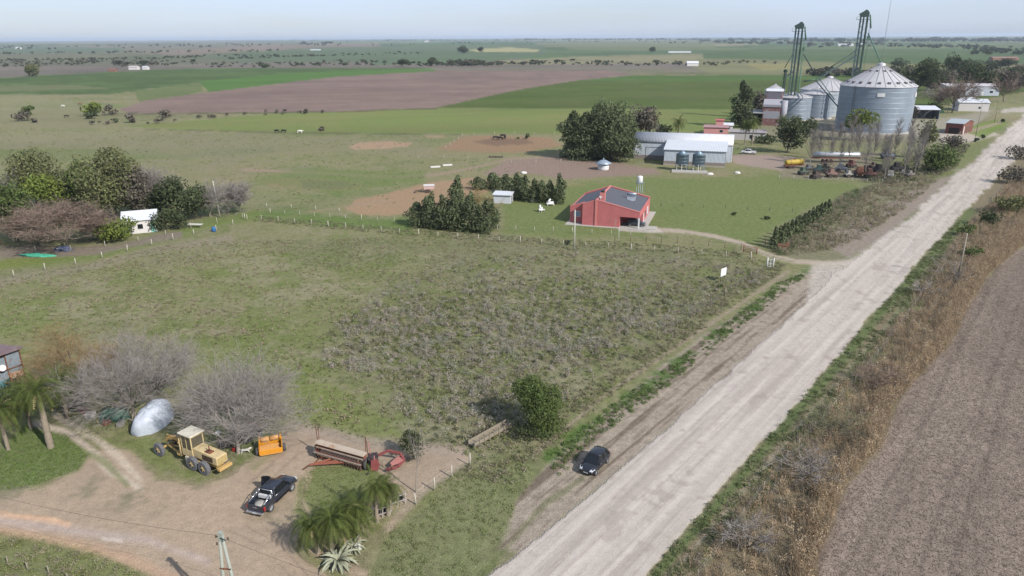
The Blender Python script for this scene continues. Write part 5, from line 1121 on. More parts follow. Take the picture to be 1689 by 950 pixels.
# ---- white farmhouse on the left, tin shed, little white shed
simple_house('house','white farmhouse with pale green doors half hidden by trees on the left','house',260,382,6.5,7,2.9,1.3,22,PLASTER,WROOF,[('f',2.6,3.8,.9,2.1,'window',WHITEP),('f',.3,1.2,0,2.3,'door',GDOOR),('f',5.4,6.2,0,1.9,'door',GDOOR),('s',1.5,2.6,0,2.2,'door',GDOOR)])
simple_house('shed','little white metal shed between the olive willow and the conifer row','shed',842,336,4.4,3.2,2.1,.25,-12,mat('white_sheet',C(212,216,222)),WROOF,[('s',.8,2.2,0,1.8,'door',mat('grey_door',C(150,150,156)))],shed=True)
def tin_shed():
    p=G(44,632); t=thing('tin_shed','patched corrugated tin shed with rust stains at the left edge','shed',(p.x,p.y,0),R(62))
    T1_=mat('grey_tin',C(150,162,172),rough=.6,metal=.2,var=.2,scale=2,col2=C(150,104,84),thr=.6,wave=('X',.18,.6)); T2_=mat('rusty_tin',C(168,116,92),rough=.8,var=.25,scale=3,col2=C(206,186,170),thr=.5,wave=('X',.18,.6))
    MB().box(-5.5,-3.4,0,.06,0,2.0).build('wall_sheet',T2_,t); MB().box(-3.4,-1.7,0,.06,1.4,4.2).build('wall_sheet',T1_,t); MB().box(-1.7,0,0,.06,0,2.0).build('wall_sheet',T2_,t); MB().box(-1.6,0,0.0,.07,2.05,4.6).build('wall_sheet',T1_,t); MB().box(-3.4,-1.7,0,.06,0,1.4).build('wall_sheet',mat('teal_sheet',C(80,130,140),var=.2),t)
    MB().box(-7.5,0,5.4,5.5,0,3.9).build('wall_sheet',T1_,t); MB().box(-.06,0,.1,5.4,0,4.2).build('wall_sheet',T1_,t)
    for x in (-7.5,-5.0,-1.65,.02): MB().box(x-.06,x+.06,-.1,.02,0,4.7).build('post',RUST,t)
    MB().bar((-7.5,-.1,2.6),(0,-.1,2.6),.1).build('rail',RUST,t)
    MB().prism([(-.6,4.75),(6,3.9),(6,4.0),(-.6,4.85)],-8,.4,'x').build('roof',mat('reddish_tin_roof',C(140,116,116),rough=.7,var=.2,scale=2,col2=C(170,150,150),thr=.6,wave=('X',.18,.6)),t)
    d=MB().lathe([(0,0),(.3,0),(.4,.07)],18); o=d.build('dish',WHITEP,t); o.location=(-2.4,-.5,3.2); o.rotation_euler=(R(70),0,0)
tin_shed()

# ================================================ POLES, WIRES, FENCES
CP=mat('pale_concrete',C(206,202,192),rough=.9,var=.1,scale=6)
def pole(px,py,h,label,m=CP,r0=.17,r1=.10,arm=False,name='concrete_pole',lean=0):
    p=G(px,py); t=thing(name,label,'pole',(p.x,p.y,0)); MB().cyl((0,0,-.1),(lean,0,h),r0,r1,10).build('shaft',m,t)
    if arm:
        MB().bar((-.9,0,h-.5),(.9,0,h-.5),.12).build('crossarm',DWOOD,t)
        for x in (-.8,0,.8): MB().lathe([(.04,h-.43),(.07,h-.38),(.04,h-.3),(.06,h-.26),(0,h-.22)],8,c=(x,0)).build('insulator',mat('insulator',C(90,70,60),rough=.3),t)
    return t
pole(947,413,HT(947,413,947,346),'square white concrete pole in front of the red house'); pole(363,358,HT(363,358,357,298),'leaning white pole beside the pale leafless trees on the left',lean=-.5)
pole(1014,402,HT(1014,402,1014,356)-.5,'left one of two thin posts in front of the red house wall',WOOD,.07,.05,name='thin_post'); pole(1020,402,HT(1020,402,1020,374),'right and shorter of two thin posts in front of the red house wall',CP,.06,.05,name='thin_post')
pole(1580,458,8.0,'weathered wooden power pole on the right verge',mat('weathered_pole',C(172,164,150),rough=.9,var=.2),.15,.1,True,'power_pole')
for x,y,ty,l in ((1609,226,170,'thin pole beside the red brick building'),(1640,202,165,'thin pole beside the small white house'),(1682,150,112,'lamp pole at the upper right edge'),(1553,120,84,'thin pole in the far settlement'),(1562,188,128,'slim pale pole in front of the rounded leafless tree'),(1462,298,215,'tall thin pole standing in the junk yard')): pole(x,y,HT(x,y,x,ty),l,WOOD,.12,.08,name='thin_pole')
def aframe():
    p=G(391,1044); t=thing('a_frame_pole','grey concrete A-frame power pole at the bottom edge','power pole',(p.x,p.y,0),R(-8)); h=HT(391,1044,366,880)
    for s in (-1,1): MB().cyl((s*.72,0,-.1),(s*.08,0,h-.1),.15,.10,9).build('shaft',mat('grey_concrete',C(168,172,162),rough=.9,var=.12,scale=6),t)
    MB().box(-.16,.16,-.12,.12,h-.5,h+.15).build('cap',mat('grey_concrete',C(168,172,162)),t); MB().bar((-.35,.05,h-.25),(.55,-.35,h-.2),.06).build('bracket',DST,t); MB().bar((-.4,-.1,h-2.8),(.4,-.1,h-2.8),.08).build('brace',RUST,t)
    for x,z in ((-.3,-.1),(-.3,-.7),(.55,-.2)): MB().cyl((x,-.1,h+z-.12),(x,-.1,h+z+.05),.06,n=7).build('insulator',mat('insulator',C(90,70,60),rough=.3),t)
    top=Vector((p.x,p.y,h)); return top
top=aframe()
def wire(a,b,label,sag=.6,r=.012,g='overhead wires'):
    a=Vector(a);b=Vector(b); pts=[a.lerp(b,i/16)-Vector((0,0,sag*4*(i/16)*(1-i/16))) for i in range(17)]
    o=MB().tube(pts,r,4).build('overhead_wire',mat('black_wire',C(60,58,58))); return tag(o,label,'wire',g)
wire(top+Vector((-.3,0,-.1)),G(40,818,7.8)+(G(40,818,7.8)-top)*.6,'thin black wire running left from the A-frame pole')
wire(top+Vector((.5,-.3,-.2)),top+(G(522,936,7.4)-top)*3,'thin black wire running right from the A-frame pole',.4)
pr=G(1580,458); wire((pr.x,pr.y,7.6),(pr.x+14,pr.y-60,7.8),'thin wire running along the right verge towards the viewer',1.0); wire((pr.x,pr.y,7.6),(G(1682,150).x,G(1682,150).y,9),'thin wire running along the right verge into the distance',2.0)
def mast():
    D=1500.; b=at(1458,75,D); h=at(1462,-30,D).z; t=thing('radio_mast','very tall thin radio mast on the horizon right of the tallest tower','mast',(b.x,b.y,0)); m=MB()
    for i in range(3): a=i*2.094; m.cyl((.5*math.cos(a),.5*math.sin(a),0),(.5*math.cos(a),.5*math.sin(a),h),.12,n=4)
    for k in range(int(h/3)): 
        for i in range(3): a=i*2.094; c=(i+1)*2.094; m.bar((.5*math.cos(a),.5*math.sin(a),k*3),(.5*math.cos(c),.5*math.sin(c),k*3+3),.08)
    m.build('lattice',mat('mast_steel',C(180,184,190)),t)
mast()
def fence(pts,spacing,h,label,pm=WOOD,r=.06,wires=3,jit=.12,wr=.009,name='wire_fence',tall=None):
    P=[G(x,y) for x,y in pts]; t=thing(name,label,'fence',tuple(P[0])); o=P[0]; tops=[]
    rr_=random.Random(int(pts[0][0]*3+pts[0][1])); segs=[(a,b,(b-a).length) for a,b in zip(P[:-1],P[1:])]; tot=sum(s[2] for s in segs); n=min(96,int(tot/spacing)+1)
    for i in range(n+1):
        d=tot*i/n
        for a,b,l in segs:
            if d<=l+1e-6: q=a.lerp(b,d/l); break
            d-=l
        else: q=P[-1]
        q=q-o; hh=h*(1+rr_.uniform(-jit,jit)); lx,ly=rr_.uniform(-.07,.07),rr_.uniform(-.07,.07); big_=(tall and i%tall==0); k=1.6 if big_ else 1.
        MB().cyl((q.x,q.y,-.1),(q.x+lx,q.y+ly,hh*(1.15 if big_ else 1)),r*k,r*.85*k,6).build('post',pm,t); tops.append((q,hh))
    m=MB()
    for w in range(wires):
        f=.35+.6*w/max(1,wires-1)
        for (a,ha),(b,hb) in zip(tops[:-1],tops[1:]): m.cyl((a.x,a.y,h*f*.95),(b.x,b.y,h*f*.95),wr,n=3,cap=False,sm=False)
    if wires: m.build('wires',WIRE,t)
    return t
PP=mat('pale_post',C(196,190,176),rough=.9,var=.15,scale=8); BP=mat('brown_post',C(116,92,78),rough=.9,var=.2,scale=8)
fence([(-30,470),(59,449),(128,436),(195,419),(258,404),(311,389),(366,378),(408,363)],5.2,1.35,'pale post fence running past the white farmhouse on the left',PP,.085)
fence([(0,428),(60,416),(165,409),(232,398),(320,376),(400,360)],6.5,1.2,'fainter second post fence nearer the white farmhouse',PP,.06)
fence([(404,362),(470,367),(540,374),(640,384),(740,393),(900,404),(1060,414),(1180,422),(1238,428)],4.6,1.3,'main post fence crossing the middle of the paddock',PP,.07,tall=5)
fence([(446,352),(520,358),(600,364),(700,371),(820,380),(930,384),(1040,390)],4.2,1.2,'post fence just behind the main one along the conifers',PP,.06,tall=6)
fence([(1040,398),(1130,402),(1222,412)],3.4,1.4,'fence along the near side of the driveway',BP,.06)
fence([(1275,434),(1160,512),(1044,584),(945,652),(893,692)],6.,1.25,'fence between the paddock and the road verge',WOOD,.06,tall=4)
fence([(1262,404),(1300,388),(1345,362),(1382,338),(1400,330)],3.4,1.5,'brown post fence beside the young conifer hedge',BP,.09)
fence([(1150,960),(1274,792),(1361,690),(1443,596),(1505,512),(1550,445),(1620,350),(1689,268)],4.8,1.3,'fence hidden in the brown weeds along the right verge',WOOD,.06)
fence([(1090,340),(1180,343),(1300,349),(1345,352)],6.,1.0,'low wire fence crossing the lawn right of the red house',DWOOD,.05,2)
fence([(735,246),(765,224),(850,222),(915,223)],9,1.3,'pale posts round the far cattle pen',PP,.1)
fence([(400,340),(500,345),(560,350)],8,1.2,'short run of pale posts left of the bare-soil pen',PP,.09)
fence([(1285,296),(1380,300),(1480,304)],4.5,1.3,'wire fence along the near side of the junk yard',PP,.07)
fence([(690,262),(760,262),(860,272),(925,268)],9,1.2,'posts along the track behind the bare-soil pen',PP,.08)
fence([(1650,185),(1612,205),(1570,232)],4,1.5,'chain fence in front of the brick building',PP,.07)
fence([(686,832),(728,800),(757,778),(775,768)],2.6,1.3,'three leaning pale posts at the corner of the farmyard',PP,.08)
fence([(-20,925),(62,945),(100,952),(140,975)],2.2,.9,'short weathered stakes in the weeds at the bottom left corner',WOOD,.06,2)
def gate(px,py,qx,qy,label,m,h=1.25,bars=4,name='gate',g=None):
    a=G(px,py);b=G(qx,qy)-a; t=thing(name,label,'gate',tuple(a),0,g); L=b.length; mb=MB()
    for k in (0,1): MB().cyl((b.x*k,b.y*k,-.1),(b.x*k,b.y*k,h+.25),.1,n=8).build('post',m,t)
    for i in range(bars): z=.2+(h-.25)*i/(bars-1); mb.bar((0,0,z),(b.x,b.y,z),.05,.09)
    mb.bar((0,0,.2),(b.x,b.y,h-.05),.05).bar((b.x/2,b.y/2,.2),(b.x/2,b.y/2,h-.05),.05); mb.build('rails',m,t); return t
RB=mat('reddish_gate',C(150,98,80),rough=.9,var=.2)
gate(1226,415,1248,419,'reddish wooden gate at the near side of the driveway',RB); gate(1283,413,1299,412,'reddish wooden gate panel under the first conifer of the hedge',RB)
gate(1265,441,1275,442,'small white metal frame beside the paddock corner',WHITEP,1.6,3)
# boarded trough in the paddock
def trough():
    a=G(783,742);b=G(846,706)-a; t=thing('loading_chute','long grey timber chute with a side rail lying by the round green tree','chute',tuple(a)); L=b.length; an=math.atan2(b.y,b.x); M=Matrix.Rotation(an,4,'Z')
    for y in (0,.9): MB().box(0,L,y,y+.06,.35,.75,M=M).build('side_board',WOOD,t)
    MB().box(0,L,.06,.9,.33,.38,M=M).build('floor_board',WOOD,t)
    for i in range(9): MB().box(L*i/8-.05,L*i/8+.05,-.06,0,0,1.15 if i%2 else .9,M=M).build('post',WOOD,t)
    m=MB()
    for i in range(5): m.box(L*.2+i*.5,L*.2+i*.5+.2,1.2,1.3,0,.9,M=M@Matrix.Rotation(.1*i,4,'X'))
    m.build('picket',DWOOD,t)
trough()
def sign():
    p=G(1187,465); q=G(1197,461); t=thing('sign_board','white land-sale board on two posts in the paddock','sign',tuple(p)); b=q-p; b=b.normalized()*1.7
    for k in (.12,.88): MB().bar((b.x*k,b.y*k,-.1),(b.x*k,b.y*k,2.3),.08).build('post',DWOOD,t)
    n=Vector((b.y,-b.x,0)).normalized()*.06
    MB().add([Vector((0,0,.95))+n,Vector((b.x,b.y,.95))+n,Vector((b.x,b.y,2.35))+n,Vector((0,0,2.35))+n,Vector((0,0,.95))+n*1.6,Vector((b.x,b.y,.95))+n*1.6,Vector((b.x,b.y,2.35))+n*1.6,Vector((0,0,2.35))+n*1.6],[(0,1,2,3),(4,7,6,5),(0,4,5,1),(1,5,6,2),(2,6,7,3),(3,7,4,0)]).build('board',mat('sign_white',C(236,236,244),rough=.4,var=.04),t)
sign()
# ================================================ VEHICLES AND MACHINES
CARP=lambda n,c:mat(n,c,rough=.3,spec=.5,coat=.35,var=.05,scale=1.)
CHROME=mat('chrome',(.6,.6,.62),rough=.2,metal=.9,var=.05); ALLOY=mat('alloy',C(190,192,198),rough=.35,metal=.4); LAMP=mat('lamp_glass',C(220,224,230),rough=.12,spec=.7); TAIL=mat('tail_lamp',C(180,40,36),rough=.2,spec=.6); PLATE=mat('number_plate',C(200,200,200)); DPL=mat('dark_plastic',C(44,44,48),rough=.6); TYRE=mat('tyre',C(84,84,86),rough=.9,var=.15,scale=8)
def wheel(par,x,y,r,w,side,rimm=ALLOY,tm=None,hub=.62,n=22,tread=False):
    t_=w/2; a=MB(); a.cyl((0,-t_,0),(0,t_,0),r,n=n,cap=False); 
    prof=[(hub*r,-t_),(r*.93,-t_),(r,-t_*.7),(r,t_*.7),(r*.93,t_),(hub*r,t_)]
    v=[(q*math.cos(2*math.pi*i/n),y_,q*math.sin(2*math.pi*i/n)) for q,y_ in prof for i in range(n)]
    m=MB().add(v,[(k*n+i,k*n+(i+1)%n,(k+1)*n+(i+1)%n,(k+1)*n+i) for k in range(len(prof)-1) for i in range(n)],0,False)
    if tread:
        for i in range(n): a_=2*math.pi*i/n; m.bar((math.cos(a_)*r*.99,-t_*.9*(1 if i%2 else .1),math.sin(a_)*r*.99),(math.cos(a_+.12)*r*.99,t_*(.1 if i%2 else .9),math.sin(a_+.12)*r*.99),.07,.06)
    o=m.build('wheel',tm or TYRE,par,loc=(x,y,r))
    rm=MB().cyl((0,side*t_*.45,0),(0,side*t_*.55,0),hub*r,n=n); 
    for i in range(5): an=i*2*math.pi/5; rm.bar((0,side*t_*.7,0),(math.cos(an)*hub*r*.95,side*t_*.7,math.sin(an)*hub*r*.95),r*.16,w*.1)
    rm.cyl((0,side*t_*.5,0),(0,side*t_*.95,0),r*.14,n=8).build('rim',rimm,o); return o
def ring(x,hw,zb,zt,tw=.86,mid=.55):
    z=lambda f: zb+(zt-zb)*f
    half=[(hw*.86,z(0)),(hw*.97,z(.14)),(hw,z(mid)),(hw*.97,z(.86)),(hw*tw,z(1))]
    return [(x,y,zz) for y,zz in half]+[(x,0,z(1.0)+.015)]+[(x,-y,zz) for y,zz in half[::-1]]+[(x,0,z(0))]
def cabin(t,pts,paint,glass):
    """pts: list of (x, z_base, z_top, hw_base, hw_top); glass house with roof and pillars"""
    rings=[[(x,hb,zb),(x,ht,zt),(x,-ht,zt),(x,-hb,zb)] for x,zb,zt,hb,ht in pts]; MB().loft(rings,sm=False).build('window_glass',glass,t)
    top=[p for p in pts if p[2]-p[1]>.12]
    xs=[p[0] for p in top]
    rr=[[(p[0],p[4]+.015,p[2]-.03),(p[0],p[4]-.06,p[2]+.035),(p[0],0,p[2]+.055),(p[0],-p[4]+.06,p[2]+.035),(p[0],-p[4]-.015,p[2]-.03)] for p in top]
    MB().loft(rr).build('roof',paint,t)
def hatchback():
    t=thing('parked_car','black hatchback parked on the verge beside the gravel road','car',(8.05,60.75,0),R(-123)); P=CARP('black_car_paint',C(30,33,42)); L=2.0
    st=[(-1.93,.70,.32,.86),(-1.86,.79,.26,.95),(-1.3,.84,.22,.97),(-.3,.85,.2,.95),(.6,.85,.2,.93),(1.1,.84,.22,.90),(1.6,.80,.25,.80),(1.86,.70,.3,.68),(1.95,.56,.36,.58)]
    MB().loft([ring(*s,) for s in st]).build('body',P,t)
    cabin(t,[(-1.88,.93,.97,.70,.62),(-1.55,.94,1.40,.74,.56),(-1.1,.94,1.49,.77,.60),(-.1,.93,1.52,.78,.62),(.28,.92,1.46,.78,.61),(.98,.90,.95,.74,.66)],P,DGLASS)
    for s in (-1,1):
        MB().bar((.95,s*.74,.93),(.28,s*.63,1.47),.07).build('pillar',P,t); MB().bar((-.45,s*.79,.93),(-.45,s*.635,1.5),.08,.05).build('pillar',P,t); MB().bar((-1.55,s*.75,.93),(-1.2,s*.60,1.48),.16,.06).build('pillar',P,t)
        MB().lathe([(0,0),(.1,.03),(.14,.12),(0,.2)],8).build('wing_mirror',P,t,loc=(.72,s*.92,.92))
        o=MB().loft([[(1.52,s*.80,.62),(1.52,s*.80,.78),(1.50,s*.55,.83),(1.6,s*.5,.66)],[(1.90,s*.66,.56),(1.88,s*.66,.69),(1.90,s*.40,.70),(1.95,s*.38,.57)]],sm=False).build('headlight',LAMP,t)
        MB().box(-1.92,-1.84,s*.68-.07,s*.68+.07,.72,.92).build('tail_light',TAIL,t)
        for x in (-1.22,1.25): wheel(t,x,s*.76,.31,.2,s)
        MB().bar((-.9,s*.855,.78),(-.75,s*.855,.78),.03).build('door_handle',CHROME,t); MB().bar((.2,s*.86,.78),(.35,s*.86,.78),.03).build('door_handle',CHROME,t)
    MB().box(1.90,1.96,-.26,.26,.36,.48).build('number_plate',PLATE,t); MB().box(1.86,1.93,-.42,.42,.5,.58).build('grille',DPL,t)
    return t
hatchback()
def pickup(loc,yaw,label,paint,open_door=False,cargo=True,g=None,bars=True):
    t=thing('pickup_truck',label,'pickup truck',loc,R(yaw),g); P=paint
    # front cab and bonnet
    st=[(-.95,.86,.42,1.12),(.2,.88,.40,1.12),(1.0,.88,.42,1.10),(1.25,.87,.45,1.12),(1.9,.86,.46,1.08),(2.35,.82,.46,1.0),(2.5,.72,.5,.85)]
    MB().loft([ring(*s,.9) for s in st]).build('body',P,t)
    cabin(t,[(-1.0,1.10,1.14,.78,.7),(-.82,1.10,1.66,.80,.66),(-.4,1.10,1.75,.82,.68),(.45,1.10,1.75,.82,.68),(.75,1.10,1.69,.81,.67),(1.42,1.08,1.13,.78,.7)],P,DGLASS)
    # bed
    bed=MB()
    for s in (-1,1): bed.prism([(-2.6,.55),(-.97,.55),(-.97,1.15),(-2.6,1.15)],s*.88,s*.76)
    bed.box(-2.6,-.97,-.76,.76,.55,.68).box(-1.06,-.97,-.76,.76,.68,1.15); bed.build('load_bed',P,t,bevel=.02)
    MB().box(-2.68,-2.6,-.8,.8,.62,1.14).build('tailgate',P,t,bevel=.015); MB().box(-2.86,-2.66,-.86,.86,.42,.58).build('rear_bumper',CHROME,t,bevel=.02); MB().box(2.44,2.6,-.8,.8,.4,.58).build('front_bumper',P,t,bevel=.03)
    MB().box(-2.70,-2.675,-.22,.22,.92,.98).build('badge',CHROME,t); MB().box(-2.885,-2.862,-.2,.2,.44,.56).build('number_plate',PLATE,t)
    MB().box(-2.55,-1.1,-.74,.74,.682,.70).build('bed_liner',mat('bed_liner',C(92,92,94),rough=.9),t)
    for s in (-1,1):
        for x in (-1.62,1.62): wheel(t,x,s*.80,.38,.24,s)
        MB().bar((1.36,s*.80,1.12),(.72,s*.69,1.70),.07).build('pillar',P,t); MB().bar((0,s*.83,1.12),(0,s*.69,1.72),.09,.05).build('pillar',P,t); MB().bar((-.95,s*.81,1.12),(-.8,s*.68,1.7),.12,.06).build('pillar',P,t)
        MB().box(-2.66,-2.5,s*.88-.08,s*.88+.012,.75,1.12).build('tail_light',TAIL,t); MB().box(2.3,2.46,s*.66-.14,s*.66+.12,.78,.98).build('headlight',LAMP,t)
        MB().box(1.1,1.3,s*.9,s*1.06,1.08,1.26).build('wing_mirror',P,t)
        MB().bar((1.35,s*.885,.45),(-.9,s*.885,.45),.1,.05).build('side_step',DPL,t)
    if bars:
        m=MB()
        for s in (-1,1): m.cyl((-1.15,s*.74,1.15),(-1.05,s*.66,1.72),.04,n=6).cyl((-1.05,s*.66,1.72),(-2.4,s*.80,1.2),.035,n=6).cyl((-1.5,s*.75,1.15),(-1.35,s*.69,1.6),.03,n=6)
        m.cyl((-1.05,-.66,1.72),(-1.05,.66,1.72),.04,n=6); m.build('roll_bar',CHROME,t); MB().box(-1.35,-1.12,-.62,.62,1.0,1.3).build('tool_box',mat('white_box',C(210,210,210)),t)
    if open_door:
        M=Matrix.Translation((1.05,.9,0))@Matrix.Rotation(R(-68),4,'Z')
        d=MB().box(-1.0,0,0,.07,.5,1.1,M=M).build('open_door',P,t); MB().box(-.95,-.1,.02,.05,1.1,1.58,M=M).build('window_glass',DGLASS,d)
        MB().bar(M@Vector((-.97,.035,1.1)),M@Vector((-.8,.035,1.62)),.05).bar(M@Vector((-.8,.035,1.62)),M@Vector((-.3,.035,1.62)),.05).bar(M@Vector((-.3,.035,1.62)),M@Vector((0,.035,1.12)),.05).build('window_frame',P,d)
    return t
pickup((-21.95,55.75,0),72.,'black double-cab pickup with an open front door on the farmyard',CARP('navy_black_paint',C(44,48,60)),True)
def ballbag():
    # round grey sack / spare in the bed
    p=Matrix.Rotation(R(72),4,'Z')@Vector((-1.95,.05,0)); o=MB().lathe([(0,0),(.40,.02),(.46,.14),(.42,.24),(.2,.28),(0,.27)],16).build('spare_wheel',mat('dusty_grey',C(170,166,160),rough=.9,var=.2)); o.location=(-21.95+p.x,55.75+p.y,.71); tag(o,'dusty round spare wheel lying in the bed of the black pickup','wheel')
ballbag()
pw=G(1234,254); pickup((pw.x,pw.y,0),160,'white pickup parked by the end door of the metal barn',CARP('white_car_paint',C(232,234,238)),bars=False)
def suv():
    Mh=Matrix.Translation(G(1054,378))@Matrix.Rotation(R(-18),4,'Z'); c=Mh@Vector((-1.0,2.6,0)); t=thing('parked_car','dark car standing in the open carport of the red house','car',tuple(c),R(-18),None); P=CARP('dark_green_paint',C(54,62,64))
    st=[(-2.1,.78,.35,.95),(-1.2,.86,.28,1.0),(.5,.86,.26,.98),(1.2,.85,.28,.95),(1.9,.78,.35,.85),(2.1,.62,.4,.65)]
    MB().loft([ring(*s) for s in st]).build('body',P,t); cabin(t,[(-2.05,.94,1.0,.7,.62),(-1.7,.96,1.5,.75,.6),(-.1,.96,1.58,.78,.62),(.35,.96,1.5,.78,.61),(1.1,.94,.99,.74,.66)],P,DGLASS)
    for s in (-1,1):
        for x in (-1.3,1.35): wheel(t,x,s*.76,.33,.2,s)
        MB().box(1.85,2.08,s*.55-.15,s*.55+.15,.62,.76).build('headlight',LAMP,t)
suv()

# ---- road grader
def grader():
    t=thing('road_grader','old yellow road grader with a white-roofed cab parked by the leafless trees','road grader',(-30.15,61.05,0),R(150.5)); Yw=mat('grader_yellow',C(214,192,146),rough=.75,var=.12,scale=2,col2=C(170,130,90),thr=.66); Yd=mat('grader_yellow_frame',C(200,166,106),rough=.75,var=.15,scale=2,col2=C(140,96,66),thr=.6); RM=mat('grader_rim',C(206,184,140),rough=.7); WT=mat('big_tyre',C(112,112,116),rough=.95,var=.12,scale=6)
    r=.72
    for s in (-1,1):
        for x in (-.82,.82): wheel(t,x,s*1.02,r,.42,s,RM,WT,.5,24,True)
        wheel(t,6.0,s*1.0,r,.36,s,RM,WT,.5,24,True)
        MB().prism([(-1.1,.5),(1.1,.5),(1.1,.95),(-1.1,.95)],s*.62,s*.78).build('tandem_case',Yd,t)
    MB().box(-1.9,1.3,-.45,.45,.75,1.15).build('rear_frame',Yd,t)
    e=MB().prism([(-2.3,1.15),(1.1,1.15),(1.1,2.15),(-2.3,2.0)],-.62,.62).build('engine_cover',Yw,t,bevel=.04)
    MB().box(-2.36,-2.3,-.5,.5,1.2,1.9).build('radiator_grille',mat('pale_grille',C(190,168,116),wave=('Y',.08,.6)),e)
    for s in (-1,1): MB().box(-1.7,-.2,s*.62,s*.635,1.3,1.85).build('engine_vent',mat('dark_engine',C(84,70,54),var=.4,scale=9),e)
    MB().cyl((-.8,.15,2.05),(-.8,.15,2.75),.06,n=8).build('exhaust_pipe',RUST,e); MB().box(-1.2,-.4,-.1,.45,2.08,2.14).build('rust_patch',RUST,e)
    MB().box(-2.75,-2.3,-.75,.75,.7,1.0).build('rear_bumper',Yd,t,bevel=.03)
    # cab
    c=MB(); x0,x1,y,z0,z1=1.1,2.65,.72,1.05,3.35
    c.box(x0,x1,-y,y,z0,z0+.75)
    for x in (x0,x1-.1):
        for yy in (-y,y-.1): c.box(x,x+.1,yy,yy+.1,z0+.75,z1)
    for yy in (-y,y-.1): c.box((x0+x1)/2-.04,(x0+x1)/2+.04,yy,yy+.1,z0+.75,z1)
    for yy in (-y,y-.08): c.box(x0+.1,x1-.1,yy,yy+.08,z1-.16,z1)
    for x in (x0,x1-.08): c.box(x,x+.08,-y+.1,y-.1,z1-.16,z1)
    cb=c.build('cab',Yw,t)
    g=MB(); 
    for yy in (-y+.03,y-.05): g.box(x0+.12,x1-.12,yy,yy+.02,z0+.77,z1-.17)
    for x in (x0+.03,x1-.05): g.box(x,x+.02,-y+.12,y-.12,z0+.77,z1-.17)
    g.build('window_glass',mat('dusty_glass',C(96,92,80),rough=.25,var=.3),cb)
    MB().box(x0-.2,x1+.2,-y-.14,y+.14,z1,z1+.16).build('cab_roof',mat('dirty_white_roof',C(218,212,196),rough=.8,var=.2,scale=3,col2=C(190,180,160),thr=.6),t,bevel=.06)
    # front gooseneck frame, blade gear
    n=MB(); P=[(2.6,1.5),(3.2,1.95),(4.6,2.0),(5.6,1.75),(6.2,1.2)]
    for a,b in zip(P[:-1],P[1:]): n.bar((a[0],0,a[1]),(b[0],0,b[1]),.3,.34)
    n.build('front_frame',Yd,t)
    n=MB()
    for s in (-1,1): n.bar((6.0,0,.75),(3.2,s*.6,.85),.14).bar((3.0,s*.45,2.0),(3.1,s*.7,.9),.12)
    n.bar((3.2,-.8,.85),(3.2,.8,.85),.14); n.build('drawbar',Yd,t)
    MB().lathe([(.62,.72),(.78,.72),(.78,.84),(.62,.84),(.62,.72)],20,c=(3.3,0)).build('turntable',Yd,t)
    b=MB(); M=Matrix.Translation((3.1,0,.12))@Matrix.Rotation(R(55),4,'Z'); b.prism([(.0,0),(.10,.0),(-.02,.3),(.10,.6),(.0,.6),(-.12,.3)],-1.7,1.7)
    b.v=[tuple(M@Vector(p)) for p in b.v]; b.build('blade',mat('worn_steel',C(180,176,168),rough=.5,metal=.3),t)
    for s in (-1,1): MB().cyl((2.95,s*.72,.8),(3.0,s*.6,2.75),.09,n=8).build('lift_cylinder',Yw,t); MB().bar((6.0,s*.2,.75),(6.0,s*.85,.72),.16).build('axle',Yd,t)
    MB().bar((2.95,-.85,2.3),(2.95,.85,2.3),.14).build('lift_bridge',Yd,t)
    MB().bar((5.6,-.3,1.7),(5.2,.4,2.4),.08).build('steering_column',Yd,t); MB().box(1.3,1.9,.86,1.02,.35,1.2).build('step_tank',mat('pale_tank',C(206,196,176)),t)
grader()
# ---- orange scraper box on wheels
def scraper():
    p=G(446,748); t=thing('scraper','orange towed earth scraper with two drums beside the leafless tree','scraper',(p.x,p.y+.3,0),R(19)); O=mat('orange_paint',C(224,152,44),rough=.45,var=.1,scale=2,coat=.2); OD=mat('dusty_orange',C(206,150,84),rough=.8,var=.15)
    MB().box(-1.15,1.15,-.75,-.66,.25,.75).box(-1.15,1.15,.72,.8,.3,1.15).box(-1.15,-1.06,-.66,.72,.3,1.0).box(1.06,1.15,-.66,.72,.3,1.15).build('box_frame',O,t,bevel=.03)
    M=Matrix.Rotation(R(28),4,'X'); MB().box(-1.05,1.05,-.6,.6,.48,.56,M=M).build('sloping_floor',OD,t)
    for x in (-.5,.42): MB().cyl((x-.4,.85,1.12),(x+.4,.85,1.12),.27,n=14).build('drum',mat('pale_orange_drum',C(226,170,104),rough=.6),t)
    MB().box(-1.1,-.95,.5,1.1,.8,1.35).build('drum_bracket',O,t); MB().box(.95,1.12,.5,1.1,.8,1.4).build('drum_bracket',O,t)
    for s in (-1,1): wheel(t,s*1.32,-.1,.4,.26,s,mat('white_rim',C(206,206,206)),TYRE).rotation_euler=(0,0,R(90)); 
    MB().bar((0,.8,.4),(0,2.2,.45),.12).build('drawbar',O,t)
scraper()
